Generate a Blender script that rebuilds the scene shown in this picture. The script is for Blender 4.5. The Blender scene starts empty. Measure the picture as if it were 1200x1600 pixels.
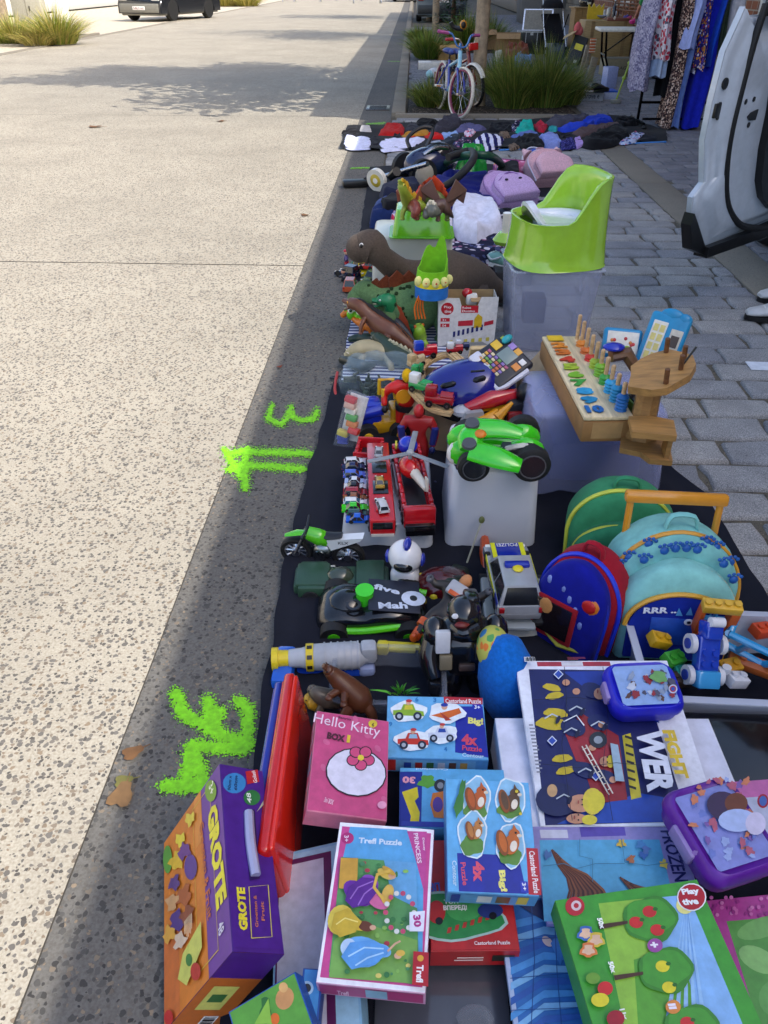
import bpy,bmesh,math,random
from mathutils import Vector as V,Matrix,Euler,Quaternion,noise
PI=math.pi
SC=bpy.context.scene
COL=SC.collection
rnd=random.Random(7)
# --- camera geometry (photo measurements -> metres)
CAMH,FPX,VPX,VPY=1.4,1200.0,648.0,-38.0
_y=V((VPX-600,800-VPY,-FPX)).normalized()
_z=V((0,-_y.z,_y.y)).normalized()
_x=_y.cross(_z)
CAM=V((0,0,CAMH))
def ray(px,py):
 d=V((px-600,800-py,-FPX))
 return V((d.dot(_x),d.dot(_y),d.dot(_z)))
def W(px,py,z=0.0):
 r=ray(px,py)
 return CAM+r*((z-CAMH)/r.z)
def S(px,py,z=0.0):
 return(z-CAMH)/ray(px,py).z
def WY(px,py,y):
 r=ray(px,py)
 return CAM+r*(y/r.y)
def quad(p,z):
 """four measured corners of a flat rectangle -> its place in the world, lowest corner at height z"""
 R=[ray(*q)for q in p]
 m=Matrix((R[1],-R[2],R[3])).transposed()
 d=m.inverted()@R[0]
 P=[R[0],R[1]*d[0],R[2]*d[1],R[3]*d[2]]
 lo=min(P,key=lambda q:q.z)
 s=(z-CAMH)/lo.z
 return[CAM+q*s for q in P]
 # --- materials
def lin(h):
 def f(c):
  c/=255.0
  return c/12.92 if c<=0.04045 else((c+0.055)/1.055)**2.4
 return tuple(f(int(h[i:i+2],16))for i in(0,2,4))+(1,)
_M={}
def newmat(name):
 m=bpy.data.materials.new(name)
 m.use_nodes=True
 nt=m.node_tree
 nt.nodes.clear()
 out=nt.nodes.new('ShaderNodeOutputMaterial')
 bs=nt.nodes.new('ShaderNodeBsdfPrincipled')
 nt.links.new(bs.outputs[0],out.inputs[0])
 return m,nt,bs,out
def N(nt,typ,**kw):
 n=nt.nodes.new(typ)
 for k,v in kw.items():
  if k in n.inputs:n.inputs[k].default_value=v
  else:setattr(n,k,v)
 return n
def ramp(nt,fac,stops,interp='LINEAR'):
 r=nt.nodes.new('ShaderNodeValToRGB')
 r.color_ramp.interpolation=interp
 e=r.color_ramp.elements
 e[0].position,e[0].color=stops[0][0],stops[0][1]
 e[1].position,e[1].color=stops[1][0],stops[1][1]
 for p,c in stops[2:]:
  q=e.new(p);q.color=c
 nt.links.new(fac,r.inputs[0])
 return r
def mixc(nt,fac,a,b,mode='MIX'):
 m=nt.nodes.new('ShaderNodeMix');m.data_type='RGBA';m.blend_type=mode
 for s,i in((fac,0),(a,6),(b,7)):
  if hasattr(s,'is_output'):nt.links.new(s,m.inputs[i])
  else:m.inputs[i].default_value=s
 return m.outputs[2]
def objco(nt):
 return nt.nodes.new('ShaderNodeTexCoord').outputs['Object']
FIN={'':(.38,0,.12,22,.03),'f':(.92,0,.14,26,.15),'g':(.14,0,.05,30,0),'m':(.28,1,.1,50,0),'c':(.7,0,.12,25,.05),'p':(.38,0,.11,55,0),'e':(.65,0,.2,60,.1),'w':(.5,0,.25,8,.05),'s':(.8,0,.3,14,.3),'l':(.5,0,.35,9,.1),'v':(.95,0,.18,120,.25)}
def mt(spec):
 """'rrggbb' or 'rrggbb:finish'"""
 if spec in _M:return _M[spec]
 if spec in PATS:
  m=PATS[spec]();_M[spec]=m;return m
 h,_,fin=spec.partition(':')
 c=lin(h)
 m,nt,bs,out=newmat('paint_'+spec.replace(':','_'))
 if fin in('t','k','y'):
  a={'t':.24,'k':.07,'y':.62}[fin]
  bs.inputs['Base Color'].default_value=c
  bs.inputs['Roughness'].default_value=.22 if fin!='k' else .06
  bs.inputs['Alpha'].default_value=1
  tr=N(nt,'ShaderNodeBsdfTransparent');tr.inputs[0].default_value=tuple(.90+.10*x for x in c[:3])+(1,)
  mx=N(nt,'ShaderNodeMixShader')
  lw=N(nt,'ShaderNodeLayerWeight',Blend=.35)
  ns=N(nt,'ShaderNodeTexNoise',Scale=6.0,Detail=4.0)
  ad=N(nt,'ShaderNodeMath',operation='MULTIPLY_ADD');nt.links.new(lw.outputs['Facing'],ad.inputs[0]);ad.inputs[1].default_value=.30;ad.inputs[2].default_value=a-.08
  a2=N(nt,'ShaderNodeMath',operation='MULTIPLY_ADD',use_clamp=True);nt.links.new(ns.outputs[0],a2.inputs[0]);a2.inputs[1].default_value=.16;nt.links.new(ad.outputs[0],a2.inputs[2])
  nt.links.new(objco(nt),ns.inputs[0])
  nt.links.new(a2.outputs[0],mx.inputs[0]);nt.links.new(tr.outputs[0],mx.inputs[1]);nt.links.new(bs.outputs[0],mx.inputs[2])
  nt.links.new(mx.outputs[0],out.inputs[0])
  _M[spec]=m
  return m
 ro,me,var,sc,bump=FIN[fin]
 co=objco(nt)
 ns=N(nt,'ShaderNodeTexNoise',Scale=sc,Detail=5.0,Roughness=.6)
 nt.links.new(co,ns.inputs[0])
 if fin=='w':
  mp=N(nt,'ShaderNodeMapping');mp.inputs['Scale'].default_value=(1,9,9);nt.links.new(co,mp.inputs[0]);nt.links.new(mp.outputs[0],ns.inputs[0])
 if fin=='l':
  gi=N(nt,'ShaderNodeNewGeometry');rr=gi.outputs['Random Per Island']
 else:rr=ns.outputs[0]
 lo=tuple(max(0,x*(1-var*1.3))for x in c[:3])+(1,);hi=tuple(min(1,x*(1+var))for x in c[:3])+(1,)
 r=ramp(nt,rr,[(.3 if fin!='l' else 0,lo),(.7 if fin!='l' else 1,hi)])
 nt.links.new(r.outputs[0],bs.inputs['Base Color'])
 bs.inputs['Metallic'].default_value=me
 rr2=N(nt,'ShaderNodeMapRange');nt.links.new(ns.outputs[0],rr2.inputs[0]);rr2.inputs[3].default_value=max(.03,ro-.1);rr2.inputs[4].default_value=min(1,ro+.12)
 nt.links.new(rr2.outputs[0],bs.inputs['Roughness'])
 if fin=='g':bs.inputs['Coat Weight'].default_value=.5;bs.inputs['Coat Roughness'].default_value=.08
 if fin in('f','v'):bs.inputs['Sheen Weight'].default_value=.06;bs.inputs['Specular IOR Level'].default_value=.12
 if fin=='l':
  bs.inputs['Specular IOR Level'].default_value=.2
 if bump:
  n2=N(nt,'ShaderNodeTexNoise',Scale={'f':220.0,'v':500.0}.get(fin,sc*4),Detail=3.0)
  nt.links.new(co,n2.inputs[0])
  b=N(nt,'ShaderNodeBump',Strength=bump,Distance=.002);nt.links.new(n2.outputs[0],b.inputs['Height']);nt.links.new(b.outputs[0],bs.inputs['Normal'])
 _M[spec]=m
 return m
PATS={}
def pat_floral(spec,bg,cols,scale,dens=.5,rough=.9):
 def f():
  m,nt,bs,out=newmat('cloth_'+spec)
  co=objco(nt)
  n0=N(nt,'ShaderNodeTexNoise',Scale=scale*.7,Detail=3.0);nt.links.new(co,n0.inputs[0])
  mv=N(nt,'ShaderNodeVectorMath',operation='MULTIPLY_ADD');nt.links.new(n0.outputs[1],mv.inputs[0]);mv.inputs[1].default_value=(.8/scale,)*3;nt.links.new(co,mv.inputs[2])
  v=N(nt,'ShaderNodeTexVoronoi',Scale=scale);nt.links.new(mv.outputs[0],v.inputs[0])
  sp=N(nt,'ShaderNodeSeparateColor');nt.links.new(v.outputs['Color'],sp.inputs[0])
  st=[(i/len(cols),lin(c))for i,c in enumerate(cols)]
  if len(st)<2:st.append((.99,lin(cols[0])))
  cr=ramp(nt,sp.outputs[0],st,'CONSTANT')
  ms=ramp(nt,v.outputs['Distance'],[(dens,(1,1,1,1)),(dens+.06,(0,0,0,1))])
  c=mixc(nt,ms.outputs[0],lin(bg),cr.outputs[0])
  nt.links.new(c,bs.inputs['Base Color']);bs.inputs['Roughness'].default_value=rough;bs.inputs['Specular IOR Level'].default_value=.2
  return m
 PATS[spec]=f
def pat_stripe(spec,a,b,scale,axis=0,duty=.5,dist=0.0):
 def f():
  m,nt,bs,out=newmat('cloth_'+spec)
  w=N(nt,'ShaderNodeTexWave',Scale=scale,Distortion=dist,wave_type='BANDS',bands_direction='XYZ'[axis]);w.inputs['Detail Scale'].default_value=.4
  nt.links.new(objco(nt),w.inputs[0])
  r=ramp(nt,w.outputs['Fac'],[(duty-.03,lin(a)),(duty+.03,lin(b))])
  nt.links.new(r.outputs[0],bs.inputs['Base Color']);bs.inputs['Roughness'].default_value=.9;bs.inputs['Specular IOR Level'].default_value=.2
  return m
 PATS[spec]=f
 # --- text outlines
_TX={}
def text_mesh(s,bold=0.0):
 k=(s,bold)
 if k in _TX:return _TX[k]
 cu=bpy.data.curves.new('t','FONT');cu.body=s;cu.offset=bold;cu.resolution_u=2
 o=bpy.data.objects.new('t',cu);COL.objects.link(o)
 dg=bpy.context.evaluated_depsgraph_get();dg.update()
 me=o.evaluated_get(dg).to_mesh()
 vs=[v.co.copy()for v in me.vertices];fs=[tuple(p.vertices)for p in me.polygons]
 o.evaluated_get(dg).to_mesh_clear()
 bpy.data.objects.remove(o);bpy.data.curves.remove(cu)
 if vs:
  x0=min(v.x for v in vs);x1=max(v.x for v in vs);y0=min(v.y for v in vs);y1=max(v.y for v in vs)
 else:x0=x1=y0=y1=0
 _TX[k]=(vs,fs,x0,x1,y0,y1)
 return _TX[k]
 # --- mesh builder
class B:
 def __init__(s,mat='888888'):
  s.v=[];s.f=[];s.mi=[];s.mats=[];s.X=Matrix.Identity(4);s.st=[]
  s.m(mat)
 def m(s,spec):
  if spec not in s.mats:s.mats.append(spec)
  s.cur=s.mats.index(spec);return s
 def push(s,loc=(0,0,0),rot=(0,0,0),sc=1):
  s.st.append(s.X.copy())
  if not hasattr(sc,'__len__'):sc=(sc,)*3
  s.X=s.X@Matrix.LocRotScale(V(loc),Euler(rot),V(sc));return s
 def pop(s):s.X=s.st.pop();return s
 def raw(s,vs,fs):
  n=len(s.v);X=s.X
  s.v+=[X@V(v)for v in vs]
  fl=X.determinant()<0
  for f in fs:
   s.f.append(tuple(n+i for i in(reversed(f)if fl else f)));s.mi.append(s.cur)
  return s
 def box(s,c,d,bev=0.0,seg=2,top=None):
  """centre, size; top=(kx,ky) scales the top face"""
  hx,hy,hz=d[0]/2,d[1]/2,d[2]/2
  tx,ty=top or(1,1)
  vs=[V((-hx,-hy,-hz)),V((hx,-hy,-hz)),V((hx,hy,-hz)),V((-hx,hy,-hz)),V((-hx*tx,-hy*ty,hz)),V((hx*tx,-hy*ty,hz)),V((hx*tx,hy*ty,hz)),V((-hx*tx,hy*ty,hz))]
  fs=[(3,2,1,0),(4,5,6,7),(0,1,5,4),(1,2,6,5),(2,3,7,6),(3,0,4,7)]
  c=V(c)
  if bev<=0:return s.raw([c+v for v in vs],fs)
  bm=bmesh.new()
  bv=[bm.verts.new(v)for v in vs]
  for f in fs:bm.faces.new([bv[i]for i in f])
  bmesh.ops.bevel(bm,geom=bm.edges[:],offset=min(bev,min(d)*.48),segments=seg,affect='EDGES',profile=.5)
  bm.verts.index_update()
  s.raw([c+v.co for v in bm.verts],[tuple(v.index for v in f.verts)for f in bm.faces]);bm.free();return s
 def loft(s,rings,cap=True,closed=True):
  n=len(rings[0]);vs=[p for r in rings for p in r];fs=[]
  for i in range(len(rings)-1):
   for j in range(n if closed else n-1):
    a=i*n+j;b=i*n+(j+1)%n
    fs.append((a,b,b+n,a+n))
  if cap and closed:
   fs.append(tuple(reversed(range(n))));k=(len(rings)-1)*n;fs.append(tuple(range(k,k+n)))
  return s.raw(vs,fs)
 def cyl(s,p0,p1,r0,r1=None,n=12,cap=True):
  p0,p1=V(p0),V(p1);r1=r0 if r1 is None else r1
  q=(p1-p0).to_track_quat('Z','Y')
  rings=[[p+q@V((r*math.cos(2*PI*k/n),r*math.sin(2*PI*k/n),0))for k in range(n)]for p,r in((p0,r0),(p1,r1))]
  return s.loft(rings,cap)
 def tube(s,pts,r,n=8,flat=1.0,up=(0,0,1),smooth=0):
  pts=[V(p)for p in pts]
  rr=list(r)if hasattr(r,'__len__')else[r]*len(pts)
  if smooth:
   P=[];R=[]
   m=len(pts)
   for i in range(m-1):
    a,b_,c,d=pts[max(i-1,0)],pts[i],pts[i+1],pts[min(i+2,m-1)]
    for k in range(smooth):
     t=k/smooth
     P.append(.5*((2*b_)+(c-a)*t+(2*a-5*b_+4*c-d)*t*t+(3*b_-a-3*c+d)*t**3));R.append(rr[i]*(1-t)+rr[i+1]*t)
   P.append(pts[-1]);R.append(rr[-1]);pts,rr=P,R
  rings=[];U=V(up);prev=None
  for i,p in enumerate(pts):
   t=(pts[min(i+1,len(pts)-1)]-pts[max(i-1,0)]).normalized()
   if prev is None:
    a=t.cross(U)
    if a.length<1e-3:a=t.cross(V((1,0,0)))
   else:a=prev-t*prev.dot(t)
   a.normalize();prev=a.copy()
   b_=a.cross(t)
   rings.append([p+a*(rr[i]*math.cos(2*PI*k/n))-b_*(rr[i]*flat*math.sin(2*PI*k/n))for k in range(n)])
  return s.loft(rings)
 def ell(s,c,r,n=12,rot=None,cut=None,noise_=0.0,seed=0,top=None):
  c=V(c);r=r if hasattr(r,'__len__')else(r,)*3
  R=Euler(rot).to_matrix()if rot else Matrix.Identity(3)
  m=max(4,n//2);rings=[]
  t0=-PI/2 if cut is None else math.asin(max(-1,min(1,cut)))
  for i in range(m+1):
   t=t0+(PI/2-t0)*i/m
   ct=max(math.cos(t),.02)
   ring=[]
   for k in range(n):
    p=V((ct*math.cos(2*PI*k/n),ct*math.sin(2*PI*k/n),math.sin(t)))
    if noise_:p*=1+noise_*noise.noise(p*2.3+V((seed*7.1,seed,0)))
    p=V((p.x*r[0],p.y*r[1],p.z*r[2]))
    ring.append(c+R@p)
   rings.append(ring)
  return s.loft(rings)
 def lathe(s,prof,c=(0,0,0),n=16,axis='z'):
  c=V(c)
  def pt(r,z,a):
   x,y=r*math.cos(a),r*math.sin(a)
   return c+(V((x,y,z))if axis=='z' else V((z,x,y))if axis=='x' else V((y,z,x)))
  return s.loft([[pt(max(r,1e-5),z,2*PI*k/n)for k in range(n)]for r,z in prof],tuple(prof[0])!=tuple(prof[-1]))
 def ext(s,pts,a,b,plane='xy'):
  """extrude a 2-D outline from a to b along the third axis"""
  f={'xy':lambda p,t:V((p[0],p[1],t)),'xz':lambda p,t:V((p[0],-t,p[1])),'yz':lambda p,t:V((t,p[0],p[1]))}[plane]
  ar=sum(pts[i][0]*pts[(i+1)%len(pts)][1]-pts[(i+1)%len(pts)][0]*pts[i][1]for i in range(len(pts)))
  if ar<0:pts=list(reversed(pts))
  return s.loft([[f(p,a)for p in pts],[f(p,b)for p in pts]])
 def ring(s,c,ro,ri,h,n=24,axis='z'):
  return s.lathe([(ri,-h/2),(ro,-h/2),(ro,h/2),(ri,h/2),(ri,-h/2)],c,n,axis)
 def text(s,t,o,ux,uy,w=None,h=None,bold=.012,center=False,off=.0006):
  vs,fs,x0,x1,y0,y1=text_mesh(t,bold)
  if not vs:return s
  ux,uy=V(ux).normalized(),V(uy).normalized();nn=ux.cross(uy)
  sx=(w/(x1-x0))if w else None;sy=(h/max(y1-y0,.3))if h else sx
  sx=sx or sy
  o=V(o)
  if center:o=o-ux*(sx*(x1-x0)/2)-uy*(sy*(y1-y0)/2)
  return s.raw([o+ux*((v.x-x0)*sx)+uy*((v.y-y0)*sy)+nn*off for v in vs],fs)
 def build(s,name,parent=None,ang=40,inv=None,loc=None):
  me=bpy.data.meshes.new(name)
  X=inv
  if loc is not None:X=Matrix.Translation(-V(loc))
  me.from_pydata([(X@p if X else p)for p in s.v],[],s.f)
  for sp in s.mats:me.materials.append(mt(sp))
  me.polygons.foreach_set('material_index',s.mi)
  me.polygons.foreach_set('use_smooth',[True]*len(s.f))
  me.set_sharp_from_angle(angle=math.radians(ang))
  me.update()
  o=bpy.data.objects.new(name,me);COL.objects.link(o)
  if loc is not None:o.location=loc
  if parent is not None:o.parent=parent
  return o
  # --- things
def tag(o,label=None,cat=None,group=None,kind=None):
 if label:o['label']=label
 if cat:o['category']=cat
 if group:o['group']=group
 if kind:o['kind']=kind
 return o
def thing(name,label,cat,loc=(0,0,0),rz=0.0,group=None,rot=None,mtx=None):
 o=bpy.data.objects.new(name,None);COL.objects.link(o)
 o.empty_display_size=.05
 if mtx is not None:
  o.location=mtx.to_translation();o.rotation_euler=mtx.to_euler()
 else:
  o.location=loc;o.rotation_euler=rot if rot else(0,0,rz)
 return tag(o,label,cat,group)
def dup(root,loc,rz=None,label=None,rot=None,swap=None,sc=None):
 r=root.copy();COL.objects.link(r);r.location=loc
 if rz is not None:r.rotation_euler=(0,0,rz)
 if rot is not None:r.rotation_euler=rot
 if sc:r.scale=(sc,)*3
 if label:r['label']=label
 def kids(a,b):
  for ch in list(a.children):
   c=ch.copy();COL.objects.link(c);c.parent=b
   if swap and c.data:
    c.data=c.data.copy()
    for i,m in enumerate(c.data.materials):
     for a_,b_ in swap.items():
      if m==mt(a_):c.data.materials[i]=mt(b_)
   kids(ch,c)
 kids(root,r)
 return r
 # --- printed faces measured on the photograph
class Face:
 """flat printed face; coordinates are read off the photograph and land on the face's own plane"""
 def __init__(s,b,P,off=.0004):
  s.b=b;s.o=P[0];s.n=(P[1]-P[0]).cross(P[3]-P[0]).normalized()
  if s.n.dot(CAM-s.o)<0:s.n=-s.n
  s.k=off;s.P=P
 def at(s,px,py):
  r=ray(px,py)
  return CAM+r*((s.o-CAM).dot(s.n)/r.dot(s.n))
 def nx(s):
  s.k+=.00016;return s.n*s.k
 def poly(s,pts,col,world=False):
  o=s.nx();q=[(p if world else s.at(*p))+o for p in pts]
  nn=V((0,0,0))
  for i in range(len(q)):nn+=(q[i]-q[0]).cross(q[(i+1)%len(q)]-q[0])
  if nn.dot(s.n)<0:q.reverse()
  s.b.m(col);s.b.raw(q,[tuple(range(len(q)))])
  return s
 def uv(s,u,v):
  P=s.P
  return(P[0]*(1-u)+P[1]*u)*(1-v)+(P[3]*(1-u)+P[2]*u)*v
 def rect(s,u0,v0,u1,v1,col):
  return s.poly([s.uv(u0,v0),s.uv(u1,v0),s.uv(u1,v1),s.uv(u0,v1)],col,True)
 def disc(s,x,y,rx,col,ry=None,rot=0,n=18,wob=0.0,seed=0):
  ry=rx if ry is None else ry;c,si=math.cos(rot),math.sin(rot);pts=[]
  for k in range(n):
   a=2*PI*k/n
   w=1+(wob*math.sin(a*5+seed)+wob*.7*math.sin(a*3+seed*2.1)if wob else 0)
   ex,ey=rx*w*math.cos(a),ry*w*math.sin(a)
   pts.append((x+ex*c-ey*si,y+ex*si+ey*c))
  return s.poly(pts,col)
 def line(s,pts,wd,col):
  L,R=[],[]
  for i,p in enumerate(pts):
   a=pts[max(i-1,0)];b=pts[min(i+1,len(pts)-1)]
   dx,dy=b[0]-a[0],b[1]-a[1];l=math.hypot(dx,dy)or 1
   L.append((p[0]-dy/l*wd/2,p[1]+dx/l*wd/2));R.append((p[0]+dy/l*wd/2,p[1]-dx/l*wd/2))
  for i in range(len(pts)-1):
   s.poly([L[i],L[i+1],R[i+1],R[i]],col);s.k-=.00016
  s.k+=.00016
  return s
 def text(s,t,a,b,h,col,bold=.02):
  """text whose baseline runs from photo point a to b, h = letter height in photo pixels (to the left of a->b seen by the reader)"""
  dx,dy=b[0]-a[0],b[1]-a[1];l=math.hypot(dx,dy)
  A=s.at(*a);Bp=s.at(*b)
  U=s.at(a[0]+dy/l*h,a[1]-dx/l*h)-A
  ux=(Bp-A);w=ux.length;ux=ux/w
  uy=U-ux*U.dot(ux);hh=uy.length
  o=s.nx()
  s.b.m(col);s.b.text(t,A+o,ux,uy,w=w,h=hh,bold=bold,off=0)
  return s
def basis(P):
 """thing matrix for a rectangular face P0..P3 (seen from outside, any winding): x along P0->P1, z along the outward normal"""
 x=(P[1]-P[0]).normalized();n=x.cross(P[3]-P[0]).normalized()
 c=(P[0]+P[1]+P[2]+P[3])/4
 if n.dot(CAM-c)<0:n=-n
 y=n.cross(x)
 m=Matrix((x,y,n)).transposed().to_4x4();m.translation=c
 return m
def slab(name,label,cat,px,z,t,side,group=None,sides=None,bev=.0,part=None):
 """a flat box whose upper face is measured on the photo; returns thing, builder (world coords), Face, inverse matrix"""
 P=quad(px,z)
 M_=basis(P)
 n=M_.to_3x3()@V((0,0,1))
 M_.translation=M_.translation-n*t
 T=thing(name,label,cat,mtx=M_,group=group)
 b=B(side)
 c=(P[0]+P[2])/2
 lo=[p-n*t for p in P]
 ins=[p+(c-p).normalized()*.0015 for p in P]
 up=[p-n*.0015 for p in P]
 sg=1 if(P[1]-P[0]).cross(P[3]-P[0]).dot(n)>0 else-1
 vs=lo+up+ins
 fs=[(0,1,5,4),(1,2,6,5),(2,3,7,6),(3,0,4,7),(4,5,9,8),(5,6,10,9),(6,7,11,10),(7,4,8,11),(8,9,10,11),(3,2,1,0)]
 if sg<0:fs=[tuple(reversed(f))for f in fs]
 b.raw(vs,fs)
 F=Face(b,P)
 F.lo=lo;F.t=t
 return T,b,F,M_.inverted()
def sideface(b,F,i):
 """printed side between corners i and i+1 of a slab"""
 j=(i+1)%4
 return Face(b,[F.lo[i],F.lo[j],F.P[j],F.P[i]])
 # --- soft goods
def heap_mesh(b,outline,h,seed=0,amp=.5,nr=9,na=40,freq=9.0,z0=0.0,ease=.35):
 """crumpled cloth: star-shaped 2-D outline (list of points round the centre), height h, folds by ridged noise"""
 cx=sum(p[0]for p in outline)/len(outline);cy=sum(p[1]for p in outline)/len(outline)
 def rad(a):
  dx,dy=math.cos(a),math.sin(a);best=0
  m=len(outline)
  for i in range(m):
   x1,y1=outline[i][0]-cx,outline[i][1]-cy;x2,y2=outline[(i+1)%m][0]-cx,outline[(i+1)%m][1]-cy
   ex,ey=x2-x1,y2-y1;den=dx*ey-dy*ex
   if abs(den)<1e-9:continue
   t=(x1*ey-y1*ex)/den;u=(x1*dy-y1*dx)/den
   if t>0 and-1e-6<=u<=1+1e-6:best=max(best,t)
  return best
 rings=[]
 rd=random.Random(seed)
 off=V((rd.random()*50,rd.random()*50,rd.random()*50));th=rd.random()*PI
 R=[rad(2*PI*k/na)for k in range(na)]
 for i in range(nr+1):
  q=1-i/nr;ring=[]
  for k in range(na):
   a=2*PI*k/na
   r=R[k]*max(q,.01)*(1+.05*noise.noise(V((math.cos(a)*4,math.sin(a)*4,seed)))*q)
   x,y=cx+r*math.cos(a),cy+r*math.sin(a)
   e=min(1,(1-q)/ease)if ease else 1
   e=math.sin(e*PI/2)
   u=x*math.cos(th)+y*math.sin(th);w_=-x*math.sin(th)+y*math.cos(th)
   f=1-abs(noise.noise(V((u*freq,w_*freq*.45,0))+off))*2
   g=noise.noise(V((x*freq*.5,y*freq*.5,3))+off)
   z=h*(e*(1-amp*.5)+amp*e*(.55*f+.6*g))if i else 0
   ring.append((x,y,z0+max(z,h*.3*e+.0015+.001*(i>0)))if i else(x,y,z0+.0005))
  rings.append(ring)
 b.loft(rings,cap=True)
 return b
def garment(name,label,px,col,h=.03,seed=0,group=None,z=0.0,amp=.6,freq=11.0,extra=None,cat='garment',na=60):
 """clothing lying on something: outline measured on the photo"""
 pts=[W(x,y,z+h*.3)for x,y in px]
 c=sum(pts,V((0,0,0)))/len(pts);c.z=z
 ol=[(p.x-c.x,p.y-c.y)for p in pts]
 ar=sum(ol[i][0]*ol[(i+1)%len(ol)][1]-ol[(i+1)%len(ol)][0]*ol[i][1]for i in range(len(ol)))
 if ar<0:ol.reverse()
 b=B(col)
 heap_mesh(b,ol,h,seed,amp,14,na,freq,0.0,.22)
 if extra:extra(b)
 o=b.build(name,ang=70);o.location=c
 return tag(o,label,cat,group)
 # --- ground materials
def m_aggregate(name,paste,stone1,stone2,sc,cover=.46):
 def f():
  m,nt,bs,out=newmat(name)
  co=objco(nt)
  n0=N(nt,'ShaderNodeTexNoise',Scale=sc*.8,Detail=2.0);nt.links.new(co,n0.inputs[0])
  mv=N(nt,'ShaderNodeVectorMath',operation='MULTIPLY_ADD');nt.links.new(n0.outputs[1],mv.inputs[0]);mv.inputs[1].default_value=(1.0/sc,)*3;nt.links.new(co,mv.inputs[2])
  v=N(nt,'ShaderNodeTexVoronoi',Scale=sc);nt.links.new(mv.outputs[0],v.inputs[0])
  sp=N(nt,'ShaderNodeSeparateColor');nt.links.new(v.outputs['Color'],sp.inputs[0])
  sz=N(nt,'ShaderNodeMath',operation='MULTIPLY_ADD');nt.links.new(sp.outputs[1],sz.inputs[0]);sz.inputs[1].default_value=.75;sz.inputs[2].default_value=cover-.5
  df=N(nt,'ShaderNodeMath',operation='SUBTRACT');nt.links.new(sz.outputs[0],df.inputs[0]);nt.links.new(v.outputs['Distance'],df.inputs[1])
  ms=ramp(nt,df.outputs[0],[(.0,(0,0,0,1)),(.05,(1,1,1,1))])
  stc=ramp(nt,sp.outputs[2],[(0,lin(stone1)),(.55,lin(stone2)),(.8,lin('8a7a66')),(1,lin('5a5550'))])
  n1=N(nt,'ShaderNodeTexNoise',Scale=.9,Detail=9.0,Roughness=.72);nt.links.new(co,n1.inputs[0])
  n2=N(nt,'ShaderNodeTexNoise',Scale=sc*1.7,Detail=4.0);nt.links.new(co,n2.inputs[0])
  c0=lin(paste);dk=tuple(x*.80 for x in c0[:3])+(1,);lt=tuple(min(1,x*1.1)for x in c0[:3])+(1,)
  pa=ramp(nt,n1.outputs[0],[(.32,dk),(.55,c0),(.7,lt)])
  pg=ramp(nt,n2.outputs[0],[(.3,(.72,.70,.66,1)),(.62,(1,1,1,1))])
  p2=mixc(nt,1.0,pa.outputs[0],pg.outputs[0],'MULTIPLY')
  c=mixc(nt,ms.outputs[0],p2,stc.outputs[0])
  nt.links.new(c,bs.inputs['Base Color']);bs.inputs['Roughness'].default_value=.85;bs.inputs['Specular IOR Level'].default_value=.25
  hh=N(nt,'ShaderNodeMath',operation='MULTIPLY_ADD');nt.links.new(n2.outputs[0],hh.inputs[0]);hh.inputs[1].default_value=.6;nt.links.new(ms.outputs[0],hh.inputs[2])
  bp=N(nt,'ShaderNodeBump',Strength=.5,Distance=.003);nt.links.new(hh.outputs[0],bp.inputs['Height']);nt.links.new(bp.outputs[0],bs.inputs['Normal'])
  return m
 PATS[name]=f
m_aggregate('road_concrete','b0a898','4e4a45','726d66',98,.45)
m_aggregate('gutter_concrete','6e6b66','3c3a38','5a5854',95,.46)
m_aggregate('kerb_concrete','8c8578','6a645c','7d766c',160,.36)
m_aggregate('sett_joint','6a6458','3e3a36','6c6456',120,.5)
m_aggregate('soil','2e2820','1c1814','3d352a',40,.6)
m_aggregate('far_ground','6f6a5c','4e4a44','5a5a50',4,.3)
def sett_mat(name,a,b_):
 def f():
  m,nt,bs,out=newmat(name)
  co=objco(nt);gi=N(nt,'ShaderNodeNewGeometry')
  n=N(nt,'ShaderNodeTexNoise',Scale=260.0,Detail=3.0,Roughness=.8);nt.links.new(co,n.inputs[0])
  n2=N(nt,'ShaderNodeTexNoise',Scale=7.0,Detail=4.0);nt.links.new(co,n2.inputs[0])
  r=ramp(nt,gi.outputs['Random Per Island'],[(0,lin(a)),(1,lin(b_))])
  g=ramp(nt,n.outputs[0],[(.30,(.30,.31,.33,1)),(.5,(.9,.9,.9,1)),(.66,(1.7,1.66,1.6,1))])
  g2=ramp(nt,n2.outputs[0],[(.3,(.8,.8,.8,1)),(.7,(1.1,1.1,1.1,1))])
  c=mixc(nt,1.0,r.outputs[0],g.outputs[0],'MULTIPLY');c=mixc(nt,1.0,c,g2.outputs[0],'MULTIPLY')
  nt.links.new(c,bs.inputs['Base Color']);bs.inputs['Roughness'].default_value=.75
  bp=N(nt,'ShaderNodeBump',Strength=.4,Distance=.002);nt.links.new(n.outputs[0],bp.inputs['Height']);nt.links.new(bp.outputs[0],bs.inputs['Normal'])
  return m
 PATS[name]=f
sett_mat('granite_sett','84858a','a29f9b')
sett_mat('paver','75747a','8a888a')
sett_mat('pale_paver','b0a592','c6bba6')
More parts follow.
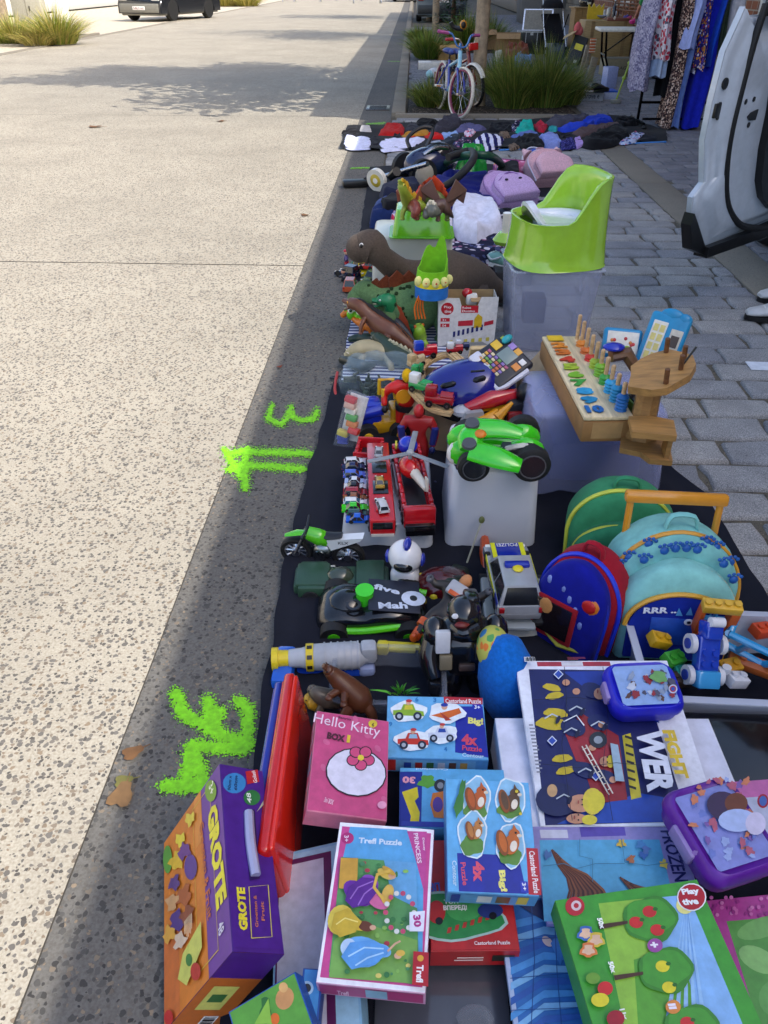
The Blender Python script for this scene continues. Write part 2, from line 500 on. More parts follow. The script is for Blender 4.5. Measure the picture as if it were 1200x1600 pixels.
def brick_mat(name,a,b_,mortar,sc,rw=.5,rh=.25):
 def f():
  m,nt,bs,out=newmat(name)
  co=objco(nt)
  sx=N(nt,'ShaderNodeSeparateXYZ');nt.links.new(co,sx.inputs[0])
  ad=N(nt,'ShaderNodeMath',operation='ADD');nt.links.new(sx.outputs[0],ad.inputs[0]);nt.links.new(sx.outputs[1],ad.inputs[1])
  cb=N(nt,'ShaderNodeCombineXYZ');nt.links.new(ad.outputs[0],cb.inputs[0]);nt.links.new(sx.outputs[2],cb.inputs[1])
  t=N(nt,'ShaderNodeTexBrick',Scale=sc);t.inputs['Color1'].default_value=lin(a);t.inputs['Color2'].default_value=lin(b_);t.inputs['Mortar'].default_value=lin(mortar)
  t.inputs['Brick Width'].default_value=rw;t.inputs['Row Height'].default_value=rh;t.inputs['Mortar Size'].default_value=.02
  nt.links.new(cb.outputs[0],t.inputs[0])
  n=N(nt,'ShaderNodeTexNoise',Scale=3.0,Detail=6.0);nt.links.new(co,n.inputs[0])
  g=ramp(nt,n.outputs[0],[(.3,(.75,.75,.75,1)),(.7,(1.1,1.1,1.1,1))])
  nt.links.new(mixc(nt,1.0,t.outputs[0],g.outputs[0],'MULTIPLY'),bs.inputs['Base Color']);bs.inputs['Roughness'].default_value=.9
  bp=N(nt,'ShaderNodeBump',Strength=.4,Distance=.01,invert=True);nt.links.new(t.outputs['Fac'],bp.inputs['Height']);nt.links.new(bp.outputs[0],bs.inputs['Normal'])
  return m
 PATS[name]=f
brick_mat('red_brick','6e3f2c','8a5236','9a9080',2.4)
brick_mat('stone_wall','8a8478','6f695e','5c564c',1.2)
brick_mat('roof_tile','54382e','6a4636','3a2a24',2.0)
def sheet(name,x0,x1,y0,y1,z,mat,n=1):
 b=B(mat);b.raw([(x0,y0,z),(x1,y0,z),(x1,y1,z),(x0,y1,z)],[(0,1,2,3)])
 return tag(b.build(name),kind='structure')
sheet('ground',-400,400,-60,900,-.05,'far_ground')
GX=-.62
KX0,KX1=-.25,-.08
SX0,SX1=1.85,2.12
rb=B('road_concrete')
ys=[-6,4.62,10.45,19.0,30,45,62,90,140]
for i in range(len(ys)-1):
 rb.raw([(-8.8,ys[i]+.006,0),(GX-.002,ys[i]+.006-.1,0),(GX-.002,ys[i+1]-.006-.1,0),(-8.8,ys[i+1]-.006,0)],[(0,1,2,3)])
tag(rb.build('road'),kind='structure')
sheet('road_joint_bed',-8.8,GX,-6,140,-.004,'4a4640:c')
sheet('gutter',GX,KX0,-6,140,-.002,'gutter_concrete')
kb=B('kerb_concrete')
y=10.35
while y<70:
 kb.box(((KX0+KX1)/2,y+.5,.0),(KX1-KX0,.988,.1),.012);y+=1.0
kb.box((.95,10.28,.0),(2.3,.1,.09),.01)
tag(kb.build('kerb'),kind='structure')
kb=B('kerb_concrete');y=-6
while y<70:
 kb.box((-8.9,y+.5,-.02),(.2,.99,.07),.01);y+=1.0
kb.box((-11.9,21.3,.0),(5.8,.12,.1),.01);kb.box((-9.15,23.6,.0),(.12,4.6,.1),.01)
tag(kb.build('far_kerb'),kind='structure')
kb=B('kerb_concrete');y=-4
while y<10.2:
 kb.box(((SX0+SX1)/2,y+.9,-.02),(SX1-SX0,1.792,.05),.004);y+=1.8
tag(kb.build('concrete_strip'),kind='structure')
sheet('joint_bed',KX0,4.6,-4,10.3,-.010,'sett_joint')
def setts(name,x0,x1,y0,y1,L,Wd,gap,hgt,mat,seed,jit=.006):
 rd=random.Random(seed);b=B(mat);y=y0;row=0
 while y<y1-Wd*.5:
  x=x0-(L*.5 if row%2 else 0)+rd.uniform(-.05,.05)
  wd=Wd
  while x<x1:
   l=L*rd.uniform(.86,1.1)
   xa,xb=max(x+gap/2,x0),min(x+l-gap/2,x1)
   if xb-xa>.05:
    ya,yb=y+gap/2,y+wd-gap/2
    base=[(xa,ya),(xa+(xb-xa)*.5,ya),(xb,ya),(xb,(ya+yb)/2),(xb,yb),(xa+(xb-xa)*.5,yb),(xa,yb),(xa,(ya+yb)/2)]
    base=[(px+rd.uniform(-jit,jit),py+rd.uniform(-jit,jit))for px,py in base]
    cx,cy=(xa+xb)/2,(ya+yb)/2;zz=rd.uniform(-.002,.002)
    rings=[]
    for ins,z in((0,-.012),(.003,hgt*.35+zz),(.010,hgt*.85+zz),(.024,hgt+zz)):
     r=[]
     for q,(px,py)in enumerate(base):
      dx,dy=cx-px,cy-py;kx=ins*(1.6 if q%2==0 else 1)
      r.append((px+max(-1,min(1,dx/.03))*kx,py+max(-1,min(1,dy/.03))*kx,z))
     rings.append(r)
    rings.append([(px*.5+cx*.5,py*.5+cy*.5,hgt+zz+.0015)for px,py in base])
    b.loft(rings,True)
   x+=l
  y+=wd;row+=1
 return tag(b.build(name,ang=60),kind='structure')
setts('cobbles',KX0+.02,SX0-.005,.1,10.22,.33,.172,.02,.006,'granite_sett',3,.010)
setts('pavement',SX1+.005,4.6,2.6,17.0,.30,.16,.010,.004,'paver',5,.004)
sheet('joint_bed_beyond',KX1,4.6,10.34,70,-.010,'sett_joint')
setts('path',KX1+.01,SX1,12.95,30.0,.22,.11,.008,.004,'paver',8,.003)
setts('path',SX1+.005,6.5,17.0,40.0,.22,.11,.008,.004,'paver',9,.003)
sheet('pavement_beyond',-16.5,-9.0,-6,120,-.002,'pale_paver')
b=B('soil');b.box((.98,11.62,-.01),(2.08,2.56,.06),.02);tag(b.build('planting_bed'),kind='structure')
b=B('soil');b.box((.9,23.8,-.01),(1.9,8.4,.06),.02);tag(b.build('planting_bed'),kind='structure')
b=B('soil');b.box((-11.9,23.6,-.01),(5.4,4.5,.06),.02);tag(b.build('planting_bed'),kind='structure')
b=B('3c2c22:m');gx,gy=-.44,11.1
b.box((gx,gy,0),(.30,.40,.012),.003)
b.m('14100e:c')
for k in range(7):b.box((gx,gy-.15+k*.05,.0065),(.22,.022,.002))
tag(b.build('drain_grate',loc=(gx,gy,0)),'rusty brown drain grate set in the gutter beyond the clothes blanket','drain')
def spray(pts_list,wd,n,seed,name,label,group=None):
 rd=random.Random(seed);b=B('84d814:e')
 c0=None
 for path in pts_list:
  for i in range(len(path)-1):
   a,c=path[i],path[i+1];L=math.hypot(c[0]-a[0],c[1]-a[1]);m=max(3,int(n*L*2.2))
   for k in range(m):
    t=rd.random();s_=wd*(abs(rd.gauss(0,.40)))
    an=rd.random()*2*PI
    px=a[0]+(c[0]-a[0])*t+math.cos(an)*s_*1.0;py=a[1]+(c[1]-a[1])*t+math.sin(an)*s_*.85
    p=W(px,py,.0)
    if c0 is None:c0=p.copy()
    far=s_/wd
    r=rd.uniform(.001,.0045)*max(.22,1.15-far*.9)*max(1,p.length/3.0)**.5
    k_=6
    ph=rd.random()*6;ring=[(p.x+r*rd.uniform(.6,1.25)*math.cos(ph+2*PI*q/k_),p.y+r*rd.uniform(.6,1.25)*math.sin(ph+2*PI*q/k_),(.0012+rd.random()*.0006))for q in range(k_)]
    b.raw(ring,[tuple(range(k_))])
 return tag(b.build(name,loc=(c0.x,c0.y,0)),label,'road marking',group)
spray([[(425,632),(418,655),(440,664),(452,648),(455,634)],[(452,648),(470,658),(490,655),(496,640)]],13,9,1,'spray_mark','lime green sprayed figure three on the slab beside the black blanket corner')
spray([[(355,735),(385,727),(478,733)],[(360,708),(388,706),(486,709)],[(385,700),(383,765)],[(350,702),(380,748)]],17,10,2,'spray_mark','lime green sprayed double bar with arrow crossing the shadow edge')
spray([[(275,1080),(285,1115),(330,1140),(345,1110)],[(330,1140),(325,1090)],[(330,1140),(385,1165),(388,1110),(372,1095)],[(300,1165),(385,1172)],[(300,1165),(320,1230),(255,1228)],[(300,1170),(290,1225)]],24,9,3,'spray_mark','large lime green sprayed number nearest the purple puzzle box')
spray([[(548,263),(592,262)]],3,7,4,'spray_mark','short thin lime green sprayed line near the vacuum nozzle')
spray([[(572,194),(602,192)],[(578,197),(600,196)]],4,7,5,'spray_mark','faint lime green sprayed squiggle beside the drain grate')
spray([[(606,96),(632,96)]],2,5,6,'spray_mark','faint distant lime green line across the gutter')
def leaf(px,py,s,rz,label,col='6e4c2c'):
 p=W(px,py,0);b=B(col+':s')
 rd=random.Random(int(px));ol=[]
 for k in range(14):
  a=2*PI*k/14;r=s*(.55+.45*abs(math.cos(a*1.5))*rd.uniform(.7,1));ol.append((r*math.cos(a)*1.3,r*math.sin(a)))
 vs=[(x,y,.003+.16*s*abs(math.sin(x/s*2)))for x,y in ol]+[(0,0,.006)]
 b.raw(vs,[(i,(i+1)%14,14)for i in range(14)])
 b.tube([(s*1.1,0,.006),(s*1.9,s*.1,.003)],.0012,5)
 o=b.build('dry_leaf');o.location=p;o.rotation_euler=(0,0,rz)
 tag(o,label,'leaf','dry leaves on the road')
leaf(207,1178,.022,.6,'curled brown leaf, farther of the two near the big spray number')
leaf(190,1245,.030,1.5,'big brown leaf lying nearest the bottom on the road edge of the shade','80603c')
leaf(193,1222,.018,.3,'small olive leaf touching the biggest brown leaf','6e6a34')
leaf(148,199,.07,.2,'dark scrap of leaf far out on the sunny road')
leaf(476,337,.03,2.2,'tiny brown leaf on the sunny slab close to the shade')
leaf(345,190,.05,1.0,'small dark leaf on the road beyond the second slab joint')
leaf(437,574,.012,1.0,'tiny reddish leaf on the gutter in the shade','7a3a24')
# --- plants
def blades(b,cx,cy,rx,ry,h,n,cols,seed,droop=.5,wd=.006,z0=.02):
 rd=random.Random(seed)
 for k in range(n):
  b.m(rd.choice(cols))
  a=rd.random()*2*PI;q=rd.random()**.6
  x,y=cx+rx*q*math.cos(a)*.45,cy+ry*q*math.sin(a)*.45
  dx,dy=math.cos(a)*rx*q*rd.uniform(.5,1.1),math.sin(a)*ry*q*rd.uniform(.5,1.1)
  dx+=rd.gauss(0,.08*rx);dy+=rd.gauss(0,.08*ry)
  hh=h*rd.uniform(.55,1.1)*(1-.3*q)
  w=wd*rd.uniform(.6,1.3);pa=rd.random()*PI;wx,wy=math.cos(pa)*w,math.sin(pa)*w
  vs=[]
  for i,t in enumerate((0,.4,.75,1)):
   zz=z0+hh*(t-droop*q*t**3*.6);px,py=x+dx*t**1.7,y+dy*t**1.7;k_=(1,.9,.55,.05)[i]
   vs+=[(px-wx*k_,py-wy*k_,zz),(px+wx*k_,py+wy*k_,zz)]
  b.raw(vs,[(0,1,3,2),(2,3,5,4),(4,5,7,6)])
def tuft(px,py,rx,ry,h,n,label,seed,cols=('5d7a2c:l','496a24:l','7d8f3e:l','94904c:l'),wd=.006,pos=None):
 n=int(n*1.9);wd*=.62
 p=pos or W(px,py,0);b=B(cols[0])
 blades(b,0,0,rx,ry,h,n,cols,seed,wd=wd)
 o=b.build('ornamental_grass',ang=180);o.location=(p.x,p.y,0)
 return tag(o,label,'grass clump','ornamental grass clumps in the planting beds')
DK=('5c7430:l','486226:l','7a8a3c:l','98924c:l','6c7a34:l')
tuft(672,168,.38,.40,.42,500,'low grass tuft under the front wheel of the leaning bikes',11,DK)
tuft(705,172,.36,.34,.36,420,'short grass tuft between bike wheel and tree trunk',12,DK)
tuft(800,170,.50,.45,.78,750,'tall grass clump just right of the tree trunk',13,DK)
tuft(850,168,.55,.5,.85,900,'largest grass clump right of the trunk beside the paving',14,DK)
tuft(885,165,.35,.4,.60,420,'right end grass clump beside the shoe boxes',15,DK)
tuft(780,150,.4,.4,.7,420,'grass behind the trunk foot in the first bed',16,DK)
tuft(668,92,.55,1.0,.62,480,'tall grass at the kerb side of the far bed before the conifer',17,wd=.011)
tuft(728,78,.7,.9,.85,450,'grass clump between the conifer and the tree trunk',18,wd=.012)
tuft(655,66,.5,.9,.42,350,'low grass strip behind the grey van',19,wd=.012)
tuft(765,74,.6,.9,.8,350,'dark grass clump in the far bed right of the trunk',20,DK,wd=.012)
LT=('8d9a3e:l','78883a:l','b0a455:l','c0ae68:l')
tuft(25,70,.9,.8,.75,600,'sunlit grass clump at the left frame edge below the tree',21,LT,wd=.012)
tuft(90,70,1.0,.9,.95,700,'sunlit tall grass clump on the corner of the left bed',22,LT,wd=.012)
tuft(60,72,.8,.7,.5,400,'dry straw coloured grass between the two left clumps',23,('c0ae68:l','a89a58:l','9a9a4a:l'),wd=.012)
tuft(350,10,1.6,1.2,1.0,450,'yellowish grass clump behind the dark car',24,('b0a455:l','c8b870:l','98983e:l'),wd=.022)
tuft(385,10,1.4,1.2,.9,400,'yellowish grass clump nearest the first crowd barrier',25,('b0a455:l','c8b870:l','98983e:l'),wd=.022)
def tree(x,y,h,r,label,seed,lean=(0,0),tr=.12,nl=5200,ch=None,cols=('4f7030:l','3d5a24:l','648038:l','7a9048:l'),leaf_s=.085,bark='9a8870:s'):
 T=thing('street_tree',label,'tree',(x,y,0),group='street trees')
 rd=random.Random(seed);b=B(bark)
 ch=ch or h*.42
 top=V((lean[0],lean[1],h*.8))
 pts=[V((0,0,-.02)),V((lean[0]*.12,lean[1]*.12,.3))]+[top*t+V((rd.gauss(0,.02),rd.gauss(0,.02),0))for t in(.3,.5,.7,.85,1)]
 b.tube(pts,[tr*1.35,tr*1.02,tr*.95,tr*.8,tr*.6,tr*.4,tr*.15],10)
 tips=[]
 for k in range(13):
  t=rd.uniform(.52,.98);base=top*t;a=rd.random()*2*PI;L=r*rd.uniform(.55,.95)
  e=base+V((math.cos(a)*L,math.sin(a)*L,L*rd.uniform(.1,.7)));mid=base.lerp(e,.5)+V((0,0,.12*L))
  b.tube([base,mid,e],[tr*.35,tr*.22,tr*.06],6);tips+=[mid,e,base.lerp(e,.8)]
 b.build('trunk',T)
 c=B(cols[0])
 cl=[]
 for p in tips:cl.append((p,r*rd.uniform(.28,.48)))
 for k in range(12):
  a=rd.random()*2*PI;q=math.sqrt(rd.random())*r*.8;z=rd.uniform(ch+.3,h)
  s_=1-abs((z-ch)/(h-ch)-.45)*.8
  cl.append((V((lean[0]*.8+math.cos(a)*q*s_,lean[1]*.8+math.sin(a)*q*s_,z)),r*rd.uniform(.25,.42)))
 for k in range(nl):
  p,rr=rd.choice(cl);c.m(rd.choice(cols))
  d=V((rd.gauss(0,1),rd.gauss(0,1),rd.gauss(0,.8))).normalized()*rr*rd.random()**.45
  q=p+d;s_=leaf_s*rd.uniform(.6,1.3)
  u=V((rd.gauss(0,1),rd.gauss(0,1),rd.gauss(0,.6))).normalized();w=u.cross(V((rd.gauss(0,1),rd.gauss(0,1),rd.gauss(0,1)))).normalized()
  c.raw([q-u*s_,q+w*s_*.5,q+u*s_,q-w*s_*.5],[(0,1,2,3)])
 c.build('crown',T,ang=180)
 return T
tree(.84,11.25,8.2,2.5,'grey barked street tree whose trunk the bikes lean on',31,(.05,.5),.085,9000,3.9,leaf_s=.135)
tree(.55,23.2,8.0,2.3,'thin street tree trunk beside the dark conifer',32,(.0,.3),.085,4600,3.2)
tree(.6,35.0,8.0,2.2,'farthest street tree beyond the parked grey van',33,(0,0),.1,3600,3.2)
tree(-11.0,24.0,6.5,2.0,'forked sunlit street tree standing in the left bed',34,(.4,0),.14,4200,3.0)
tree(-11.9,24.6,6.0,1.6,'thinner reddish stem beside the forked tree in the left bed',35,(-.5,0),.1,2600,3.0,bark='8a5c48:s')
T=thing('conifer','dark green small conifer in the far bed behind the bikes','tree',(.92,21.4,0))
b=B('4a3826:s');b.tube([(0,0,0),(0,0,1.9)],[.07,.02],8);b.build('trunk',T)
b=B('1f3a20:l');rd=random.Random(5)
for k in range(2600):
 t=rd.random()**.8;z=.1+1.9*t;r=.72*(1-t)**.8*rd.uniform(.55,1.05)*(1+.2*math.sin(z*14));a=rd.random()*2*PI
 b.m(rd.choice(('1c361e:l','264622:l','34562c:l','16301c:l')))
 p=V((r*math.cos(a),r*math.sin(a),z));u=V((math.cos(a),math.sin(a),rd.uniform(-.5,.4))).normalized()*rd.uniform(.05,.12);w=u.cross(V((0,0,1))).normalized()*.022
 b.raw([p-u*.4,p+w,p+u,p-w],[(0,1,2,3)])
b.build('crown',T,ang=180)
# --- buildings
def house(name,label,x0,x1,y0,y1,h,facing,wallm,roofm,seed,win=True,plinth='6a645a:c',door=None):
 T=thing(name,label,'building',((x0+x1)/2,(y0+y1)/2,0),group='houses lining the street')
 L=(-(x0+x1)/2,-(y0+y1)/2,0)
 fx=x0 if facing<0 else x1
 b=B(wallm);b.push(L);b.box(((x0+x1)/2,(y0+y1)/2,h/2),(x1-x0,y1-y0,h));b.pop();b.build('wall',T)
 b=B(plinth);b.push(L);b.box((fx+facing*.015,(y0+y1)/2,.22),(.05,y1-y0-.02,.44),.004);b.pop();b.build('plinth',T)
 b=B(roofm);b.push(L);xm=(x0+x1)/2;ov=.18
 b.ext([(x0-ov,h),(x1+ov,h),(x1+ov,h+.12),(xm,h+(x1-x0)*.18),(x0-ov,h+.12)],-(y1-.003),-(y0+.003),'xz');b.pop();rf=b.build('roof',T)
 b=B('3a3a3c:m');b.push(L);b.tube([(fx+facing*.24,y0+.05,h+.05),(fx+facing*.24,y1-.05,h+.05)],.065,8);b.pop();b.build('gutter_pipe',T)
 rd=random.Random(seed)
 if win:
  y=y0+.9
  while y<y1-1.6:
   for z in(.95,3.9):
    if z+1.6>h:continue
    isd=door is not None and z<1 and abs(y+.5-door)<1.0
    if isd:
     o=B('e4e6ea:g');o.push(L);o.box((fx+facing*.02,y+.5,1.06),(.09,1.0,2.1),.008)
     for zz in(.5,1.4):o.box((fx+facing*.068,y+.5,zz),(.012,.7,.62),.01)
     o.pop();d=o.build('door',T)
     o=B('b0b2b6:m');o.push(L);o.cyl((fx+facing*.10,y+.12,1.0),(fx+facing*.10,y+.12,1.14),.014);o.pop();o.build('handle',d)
     continue
    o=B('e8e6e0:g');o.push(L)
    for dy,dz,sy,sz in((.5,.04,1.1,.08),(.5,1.56,1.1,.08),(-.01,.8,.08,1.44),(1.01,.8,.08,1.44),(.5,.8,.06,1.44)):o.box((fx+facing*.01,y+dy,z+dz),(.08,sy,sz),.006)
    o.pop();w=o.build('window',T)
    o=B('2a3036:g');o.push(L);o.box((fx+facing*.004,y+.5,z+.8),(.02,.96,1.44));o.pop();o.build('pane',w)
    o=B('8a847a:c');o.push(L);o.box((fx+facing*.05,y+.5,z-.045),(.2,1.26,.07),.01);o.pop();o.build('sill',w)
   y+=2.6
 return T
house('brick_house','near brick house whose wall shades the stall on the right',4.62,13.5,-16,6.9,6.40,-1,'red_brick','roof_tile',1)
house('brick_house','taller brick house behind the white folding table',4.3,13.5,6.93,22.4,6.88,-1,'red_brick','roof_tile',2)
house('stone_house','pale stone house with the white door behind the planter',5.3,13.5,22.42,38.5,8.0,-1,'stone_wall','roof_tile',3,door=37.0)
house('brick_house','farthest brick house on the shaded side of the street',4.8,13.5,38.55,75,5.9,-1,'red_brick','roof_tile',4)
house('white_house','white rendered house on the sunny side behind the left bed',-27,-17,-12,34,6.4,1,'e6e0d4:s','roof_tile',5,plinth='d8d0c2:c')
house('white_house','white rendered house on the sunny side behind the dark car',-27,-17.3,34.1,68,6.8,1,'dcdad4:s','roof_tile',6,plinth='c8c4ba:c')
house('brick_house','brick house closing the sunny side far down the street',-27,-16.8,68.1,110,6.6,1,'red_brick','roof_tile',7)
T=thing('utility_cabinet','pale grey utility cabinet by the left bed','cabinet',(-11.6,27.3,0));b=B('a8a494:c');b.box((0,0,.55),(.9,.4,1.1),.02);b.m('8a8678:c');b.box((0,0,1.12),(.96,.46,.05),.01);b.box((0,-.203,.55),(.02,.01,.95));b.build('cabinet_body',T);b=B('6a685e:m');b.box((.1,-.21,.6),(.03,.02,.12));b.build('handle',T)
for i,(x,lab)in enumerate(((-12.9,'white garden gate post left of the utility cabinet'),(-10.75,'white garden gate post right of the utility cabinet'))):
 b=B('e8e4dc:c');b.box((0,0,.6),(.35,.35,1.2),.02);b.m('cfcac0:c');b.box((0,0,1.24),(.45,.45,.08),.02);o=b.build('gate_post');o.location=(x,27.6,0);tag(o,lab,'post')
b=B('e2dccf:s');b.box((0,0,.45),(3.2,.2,.9),.01);b.m('b8704e:c');b.box((0,0,.94),(3.3,.3,.08),.01);o=b.build('garden_wall');o.location=(-15.0,27.8,0);tag(o,'low white garden wall with brick coping at far left','wall')
# --- cars (real and toy share the shape code)
KINDS={'hatch':((-.47,.20),(-.40,.05),.50),'sedan':((-.34,.20),(-.18,.05),.48),'van':((-.495,.27),(-.475,.15),.54),'suv':((-.48,.17),(-.42,.03),.56)}
def car(T,L,Wd,H,body,kind='hatch',glass='12181e:g',trim='1a1a1c',wheel_r=None,rim='9a9ca0:m',lamp='e8e8e0:g',tail='a01018:g',plate=None,ridek=.13,roofc=None,simple=False):
 base,roof,bk=KINDS[kind]
 wr=wheel_r or H*.22;zb=H*ridek;zt=H*bk;hw=Wd/2
 ax=(-.29*L,.31*L)
 def prof(ins):
  p=[(-L/2+ins,zb),(-L/2+ins*.6,zt*.6),(-L/2+.015*L+ins,zt-ins),(base[1]*L,zt*1.0-ins),(.40*L,zt*.90-ins),(.475*L-ins,zt*.76),(L/2-ins,zt*.55),(L/2-ins,zb)]
  q=list(p)
  for a in reversed(ax):
   r=wr*1.16
   for k in range(9):
    t=PI*k/8
    q.append((a+r*math.cos(t),max(zb,zb*.9+(r)*math.sin(t)*1.0+(wr-zb)*.35*math.sin(t))))
  return q
 b=B(body)
 rings=[]
 for yy,ins in((-hw,.02*H),(-hw*.965,0),(-hw*.6,-.004*H),(0,-.008*H),(hw*.6,-.004*H),(hw*.965,0),(hw,.02*H)):
  rings.append([(x,yy,z)for x,z in prof(ins)])
 b.loft(rings)
 if roofc:b.m(roofc)
 bw,tw=hw*.93,hw*.70
 g0=[V((base[0]*L,-bw,zt-.01*H)),V((base[1]*L,-bw,zt-.01*H)),V((base[1]*L,bw,zt-.01*H)),V((base[0]*L,bw,zt-.01*H))]
 g1=[V((roof[0]*L,-tw,H*.97)),V((roof[1]*L,-tw,H*.97)),V((roof[1]*L,tw,H*.97)),V((roof[0]*L,tw,H*.97))]
 g2=[V((p.x*.97+(roof[0]+roof[1])/2*L*.03,p.y*.9,H))for p in g1]
 b.loft([g0,g1,g2])
 b.m(trim)
 b.box((0,0,zb*.95),(L*.96,Wd*.9,zb*.4),zb*.1)
 if not simple:
  b.box((L/2-.01*L,0,zb+.1*H),(.03*L,Wd*.9,.17*H),.02*H);b.box((-L/2+.01*L,0,zb+.09*H),(.03*L,Wd*.94,.16*H),.02*H)
 main=b.build('body',T,ang=35)
 b=B(glass)
 def pane(p0,p1,q1,q0,m0=.08,m1=.92,v0=.05,v1=.95,split=1):
  n=(p1-p0).cross(q0-p0).normalized()*.006*H
  for k in range(split):
   a=m0+(m1-m0)*k/split+(.015 if k else 0);c=m0+(m1-m0)*(k+1)/split-(.015 if k<split-1 else 0)
   f=lambda u,v:(p0.lerp(p1,u)).lerp(q0.lerp(q1,u),v)+n
   b.raw([f(a,v0),f(c,v0),f(c,v1),f(a,v1)],[(0,1,2,3)])
 sp=3 if kind in('van','suv')else 2
 pane(g0[0],g0[1],g1[1],g1[0],.05,.93,split=sp);pane(g0[2],g0[3],g1[3],g1[2],.07,.95,split=sp)
 pane(g0[1],g0[2],g1[2],g1[1],.06,.94);pane(g0[3],g0[0],g1[0],g1[3],.08,.92)
 b.build('windows',T)
 for a in ax:
  for s_ in(-1,1):
   y=s_*(hw-.055*Wd)
   b=B('141414:e');w=.11*Wd
   b.lathe([(wr*.62,-w/2),(wr*.93,-w/2),(wr,-w*.3),(wr,w*.3),(wr*.93,w/2),(wr*.62,w/2)],(a,y,wr),20,'y')
   tw_=b.build('wheel',T)
   b=B(rim);b.lathe([(.001,w*.44*s_),(wr*.2,w*.46*s_),(wr*.26,w*.3*s_),(wr*.64,w*.34*s_),(wr*.66,w*.1*s_)]if s_>0 else[(wr*.66,-w*.1),(wr*.64,-w*.34),(wr*.26,-w*.3),(wr*.2,-w*.46),(.001,-w*.44)],(a,y,wr),16,'y')
   if not simple:
    for k in range(5):
     t=2*PI*k/5;b.push((a,y+s_*w*.36,wr),(0,t,0));b.box((0,0,wr*.4),(wr*.16,w*.12,wr*.5));b.pop()
   b.build('rim',tw_)
 for s_ in(-1,1):
  b=B(lamp);b.push((L/2-.035*L,s_*hw*.74,zt*.74),(0,-.5,0));b.box((0,0,0),(.05*L,hw*.36,.10*H),.02*H);b.pop();b.build('headlight',T)
  b=B(tail);b.box((-L/2+.004*L,s_*hw*.82,zt*.82),(.02*L,hw*.22,.16*H),.015*H);b.build('tail_light',T)
 if plate:
  b=B('e8e8e4');b.box((-L/2-.012*L,0,zt*.68),(.012,.52,.115),.004);b.m('8a1a20');b.text(plate,(-L/2-.012*L-.0062,0,zt*.68),(0,-1,0),(0,0,1),w=.44,h=.07,center=True,off=.001);b.build('licence_plate',T)
  b=B('e8e8e4');b.box((L/2+.006*L,0,zt*.45),(.012,.52,.115),.004);b.m('8a1a20');b.text(plate,(L/2+.006*L+.0062,0,zt*.45),(0,1,0),(0,0,1),w=.44,h=.07,center=True,off=.001);b.build('licence_plate',T)
 return T
GC='cars parked along the street'
p=W(238,33);T=thing('parked_car','black off road car parked on the sunny left side of the street','car',(p.x+.4,p.y+1.5,0),-PI/2-.3,GC)
car(T,4.4,1.85,1.68,'1c1e22:g','suv',trim='7a7870',plate='2-BLC-165',ridek=.15,wheel_r=.36)
p=W(668,45);T=thing('parked_car','grey van seen from behind beyond the grass bed on the right','van',(.98,35.2,0),PI/2,GC)
car(T,4.3,1.8,1.82,'4a545e:g','van',trim='262a2e',plate='1-BBJ-204',wheel_r=.33)
T=thing('parked_car','dark red car parked far behind the grey van','car',(-.55,62,0),PI/2+.05,GC);car(T,4.2,1.75,1.5,'6e1a22:g','hatch')
def barrier(x,y,rz,label,sign=False):
 T=thing('crowd_barrier',label,'barrier',(x,y,0),rz,'crowd barriers closing the street')
 b=B('b8bcc0:m');b.tube([(-1.1,0,.12),(-1.1,0,1.08),(1.1,0,1.08),(1.1,0,.12)],.03,6);b.tube([(-1.1,0,.22),(1.1,0,.22)],.02,6)
 for k in range(15):b.cyl((-1.0+k*.143,0,.22),(-1.0+k*.143,0,1.06),.012,n=5)
 b.build('rail_frame',T)
 for s_ in(-1,1):
  b=B('a8acb0:m');b.tube([(s_*.85,-.35,.02),(s_*.85,0,.2),(s_*.85,.35,.02)],.025,6);b.build('foot',T)
 return T
barrier(-9.3,59,.1,'metal crowd barrier standing at the far left kerb');barrier(-6.9,59.6,-.05,'metal crowd barrier next to the far left kerb one')
barrier(-2.9,57,.12,'metal crowd barrier beside the round red sign');barrier(-4.4,62,.0,'metal crowd barrier standing farthest behind the red sign')
p=(-2.1,56.4)
T=thing('road_sign','round red and white no entry sign by the far barrier','sign',(p[0],p[1],0));b=B('a8acb0:m');b.cyl((0,0,0),(0,0,1.5),.03);b.build('pole',T)
b=B('c01820');b.cyl((0,-.035,1.2),(0,-.05,1.2),.40,n=28);b.m('f0f0f0');b.box((0,-.054,1.2),(.56,.006,.13));b.build('sign_disc',T)
pat_floral('floral_bw','c8ccd8',['2a3e6a','5a7098','e8e8f0'],30)
# --- small things round the first bed
def openbox(name,label,px,w,d,h,rz=0,col='b08a58:c',group=None,flaps=True,z=0.0,cat='box',inner='8a6a42:c'):
 p=W(px[0],px[1],z);T=thing(name,label,cat,(p.x,p.y,z),rz,group)
 b=B(col);t=.004
 for s_ in(-1,1):
  b.box((0,s_*(d/2-t/2),h/2),(w,t,h));b.box((s_*(w/2-t/2),0,h/2),(t,d-2*t,h))
 b.m(inner);b.box((0,0,t/2),(w-2*t,d-2*t,t));b.build('carton',T)
 if flaps:
  for s_,dr in((-1,.6),(1,.9)):
   f=B(col);f.push((0,s_*d/2,h),(-s_*dr,0,0));f.box((0,s_*d*.2,.002),(w*.96,d*.4,.003));f.pop();f.build('flap',T)
  f=B(col);f.push((-w/2,0,h),(0,.5,0));f.box((-w*.12,0,.002),(w*.24,d*.9,.003));f.pop();f.build('flap',T)
 return T
openbox('cardboard_box','open brown cardboard box on the paving before the conifer',(700,93),.46,.36,.26,.15,'c09a5e:c','cardboard boxes on the paving')
openbox('cardboard_box','brown cardboard box half hidden behind the tree trunk, right side',(792,88),.5,.4,.42,-.1,'9a7a50:c','cardboard boxes on the paving')
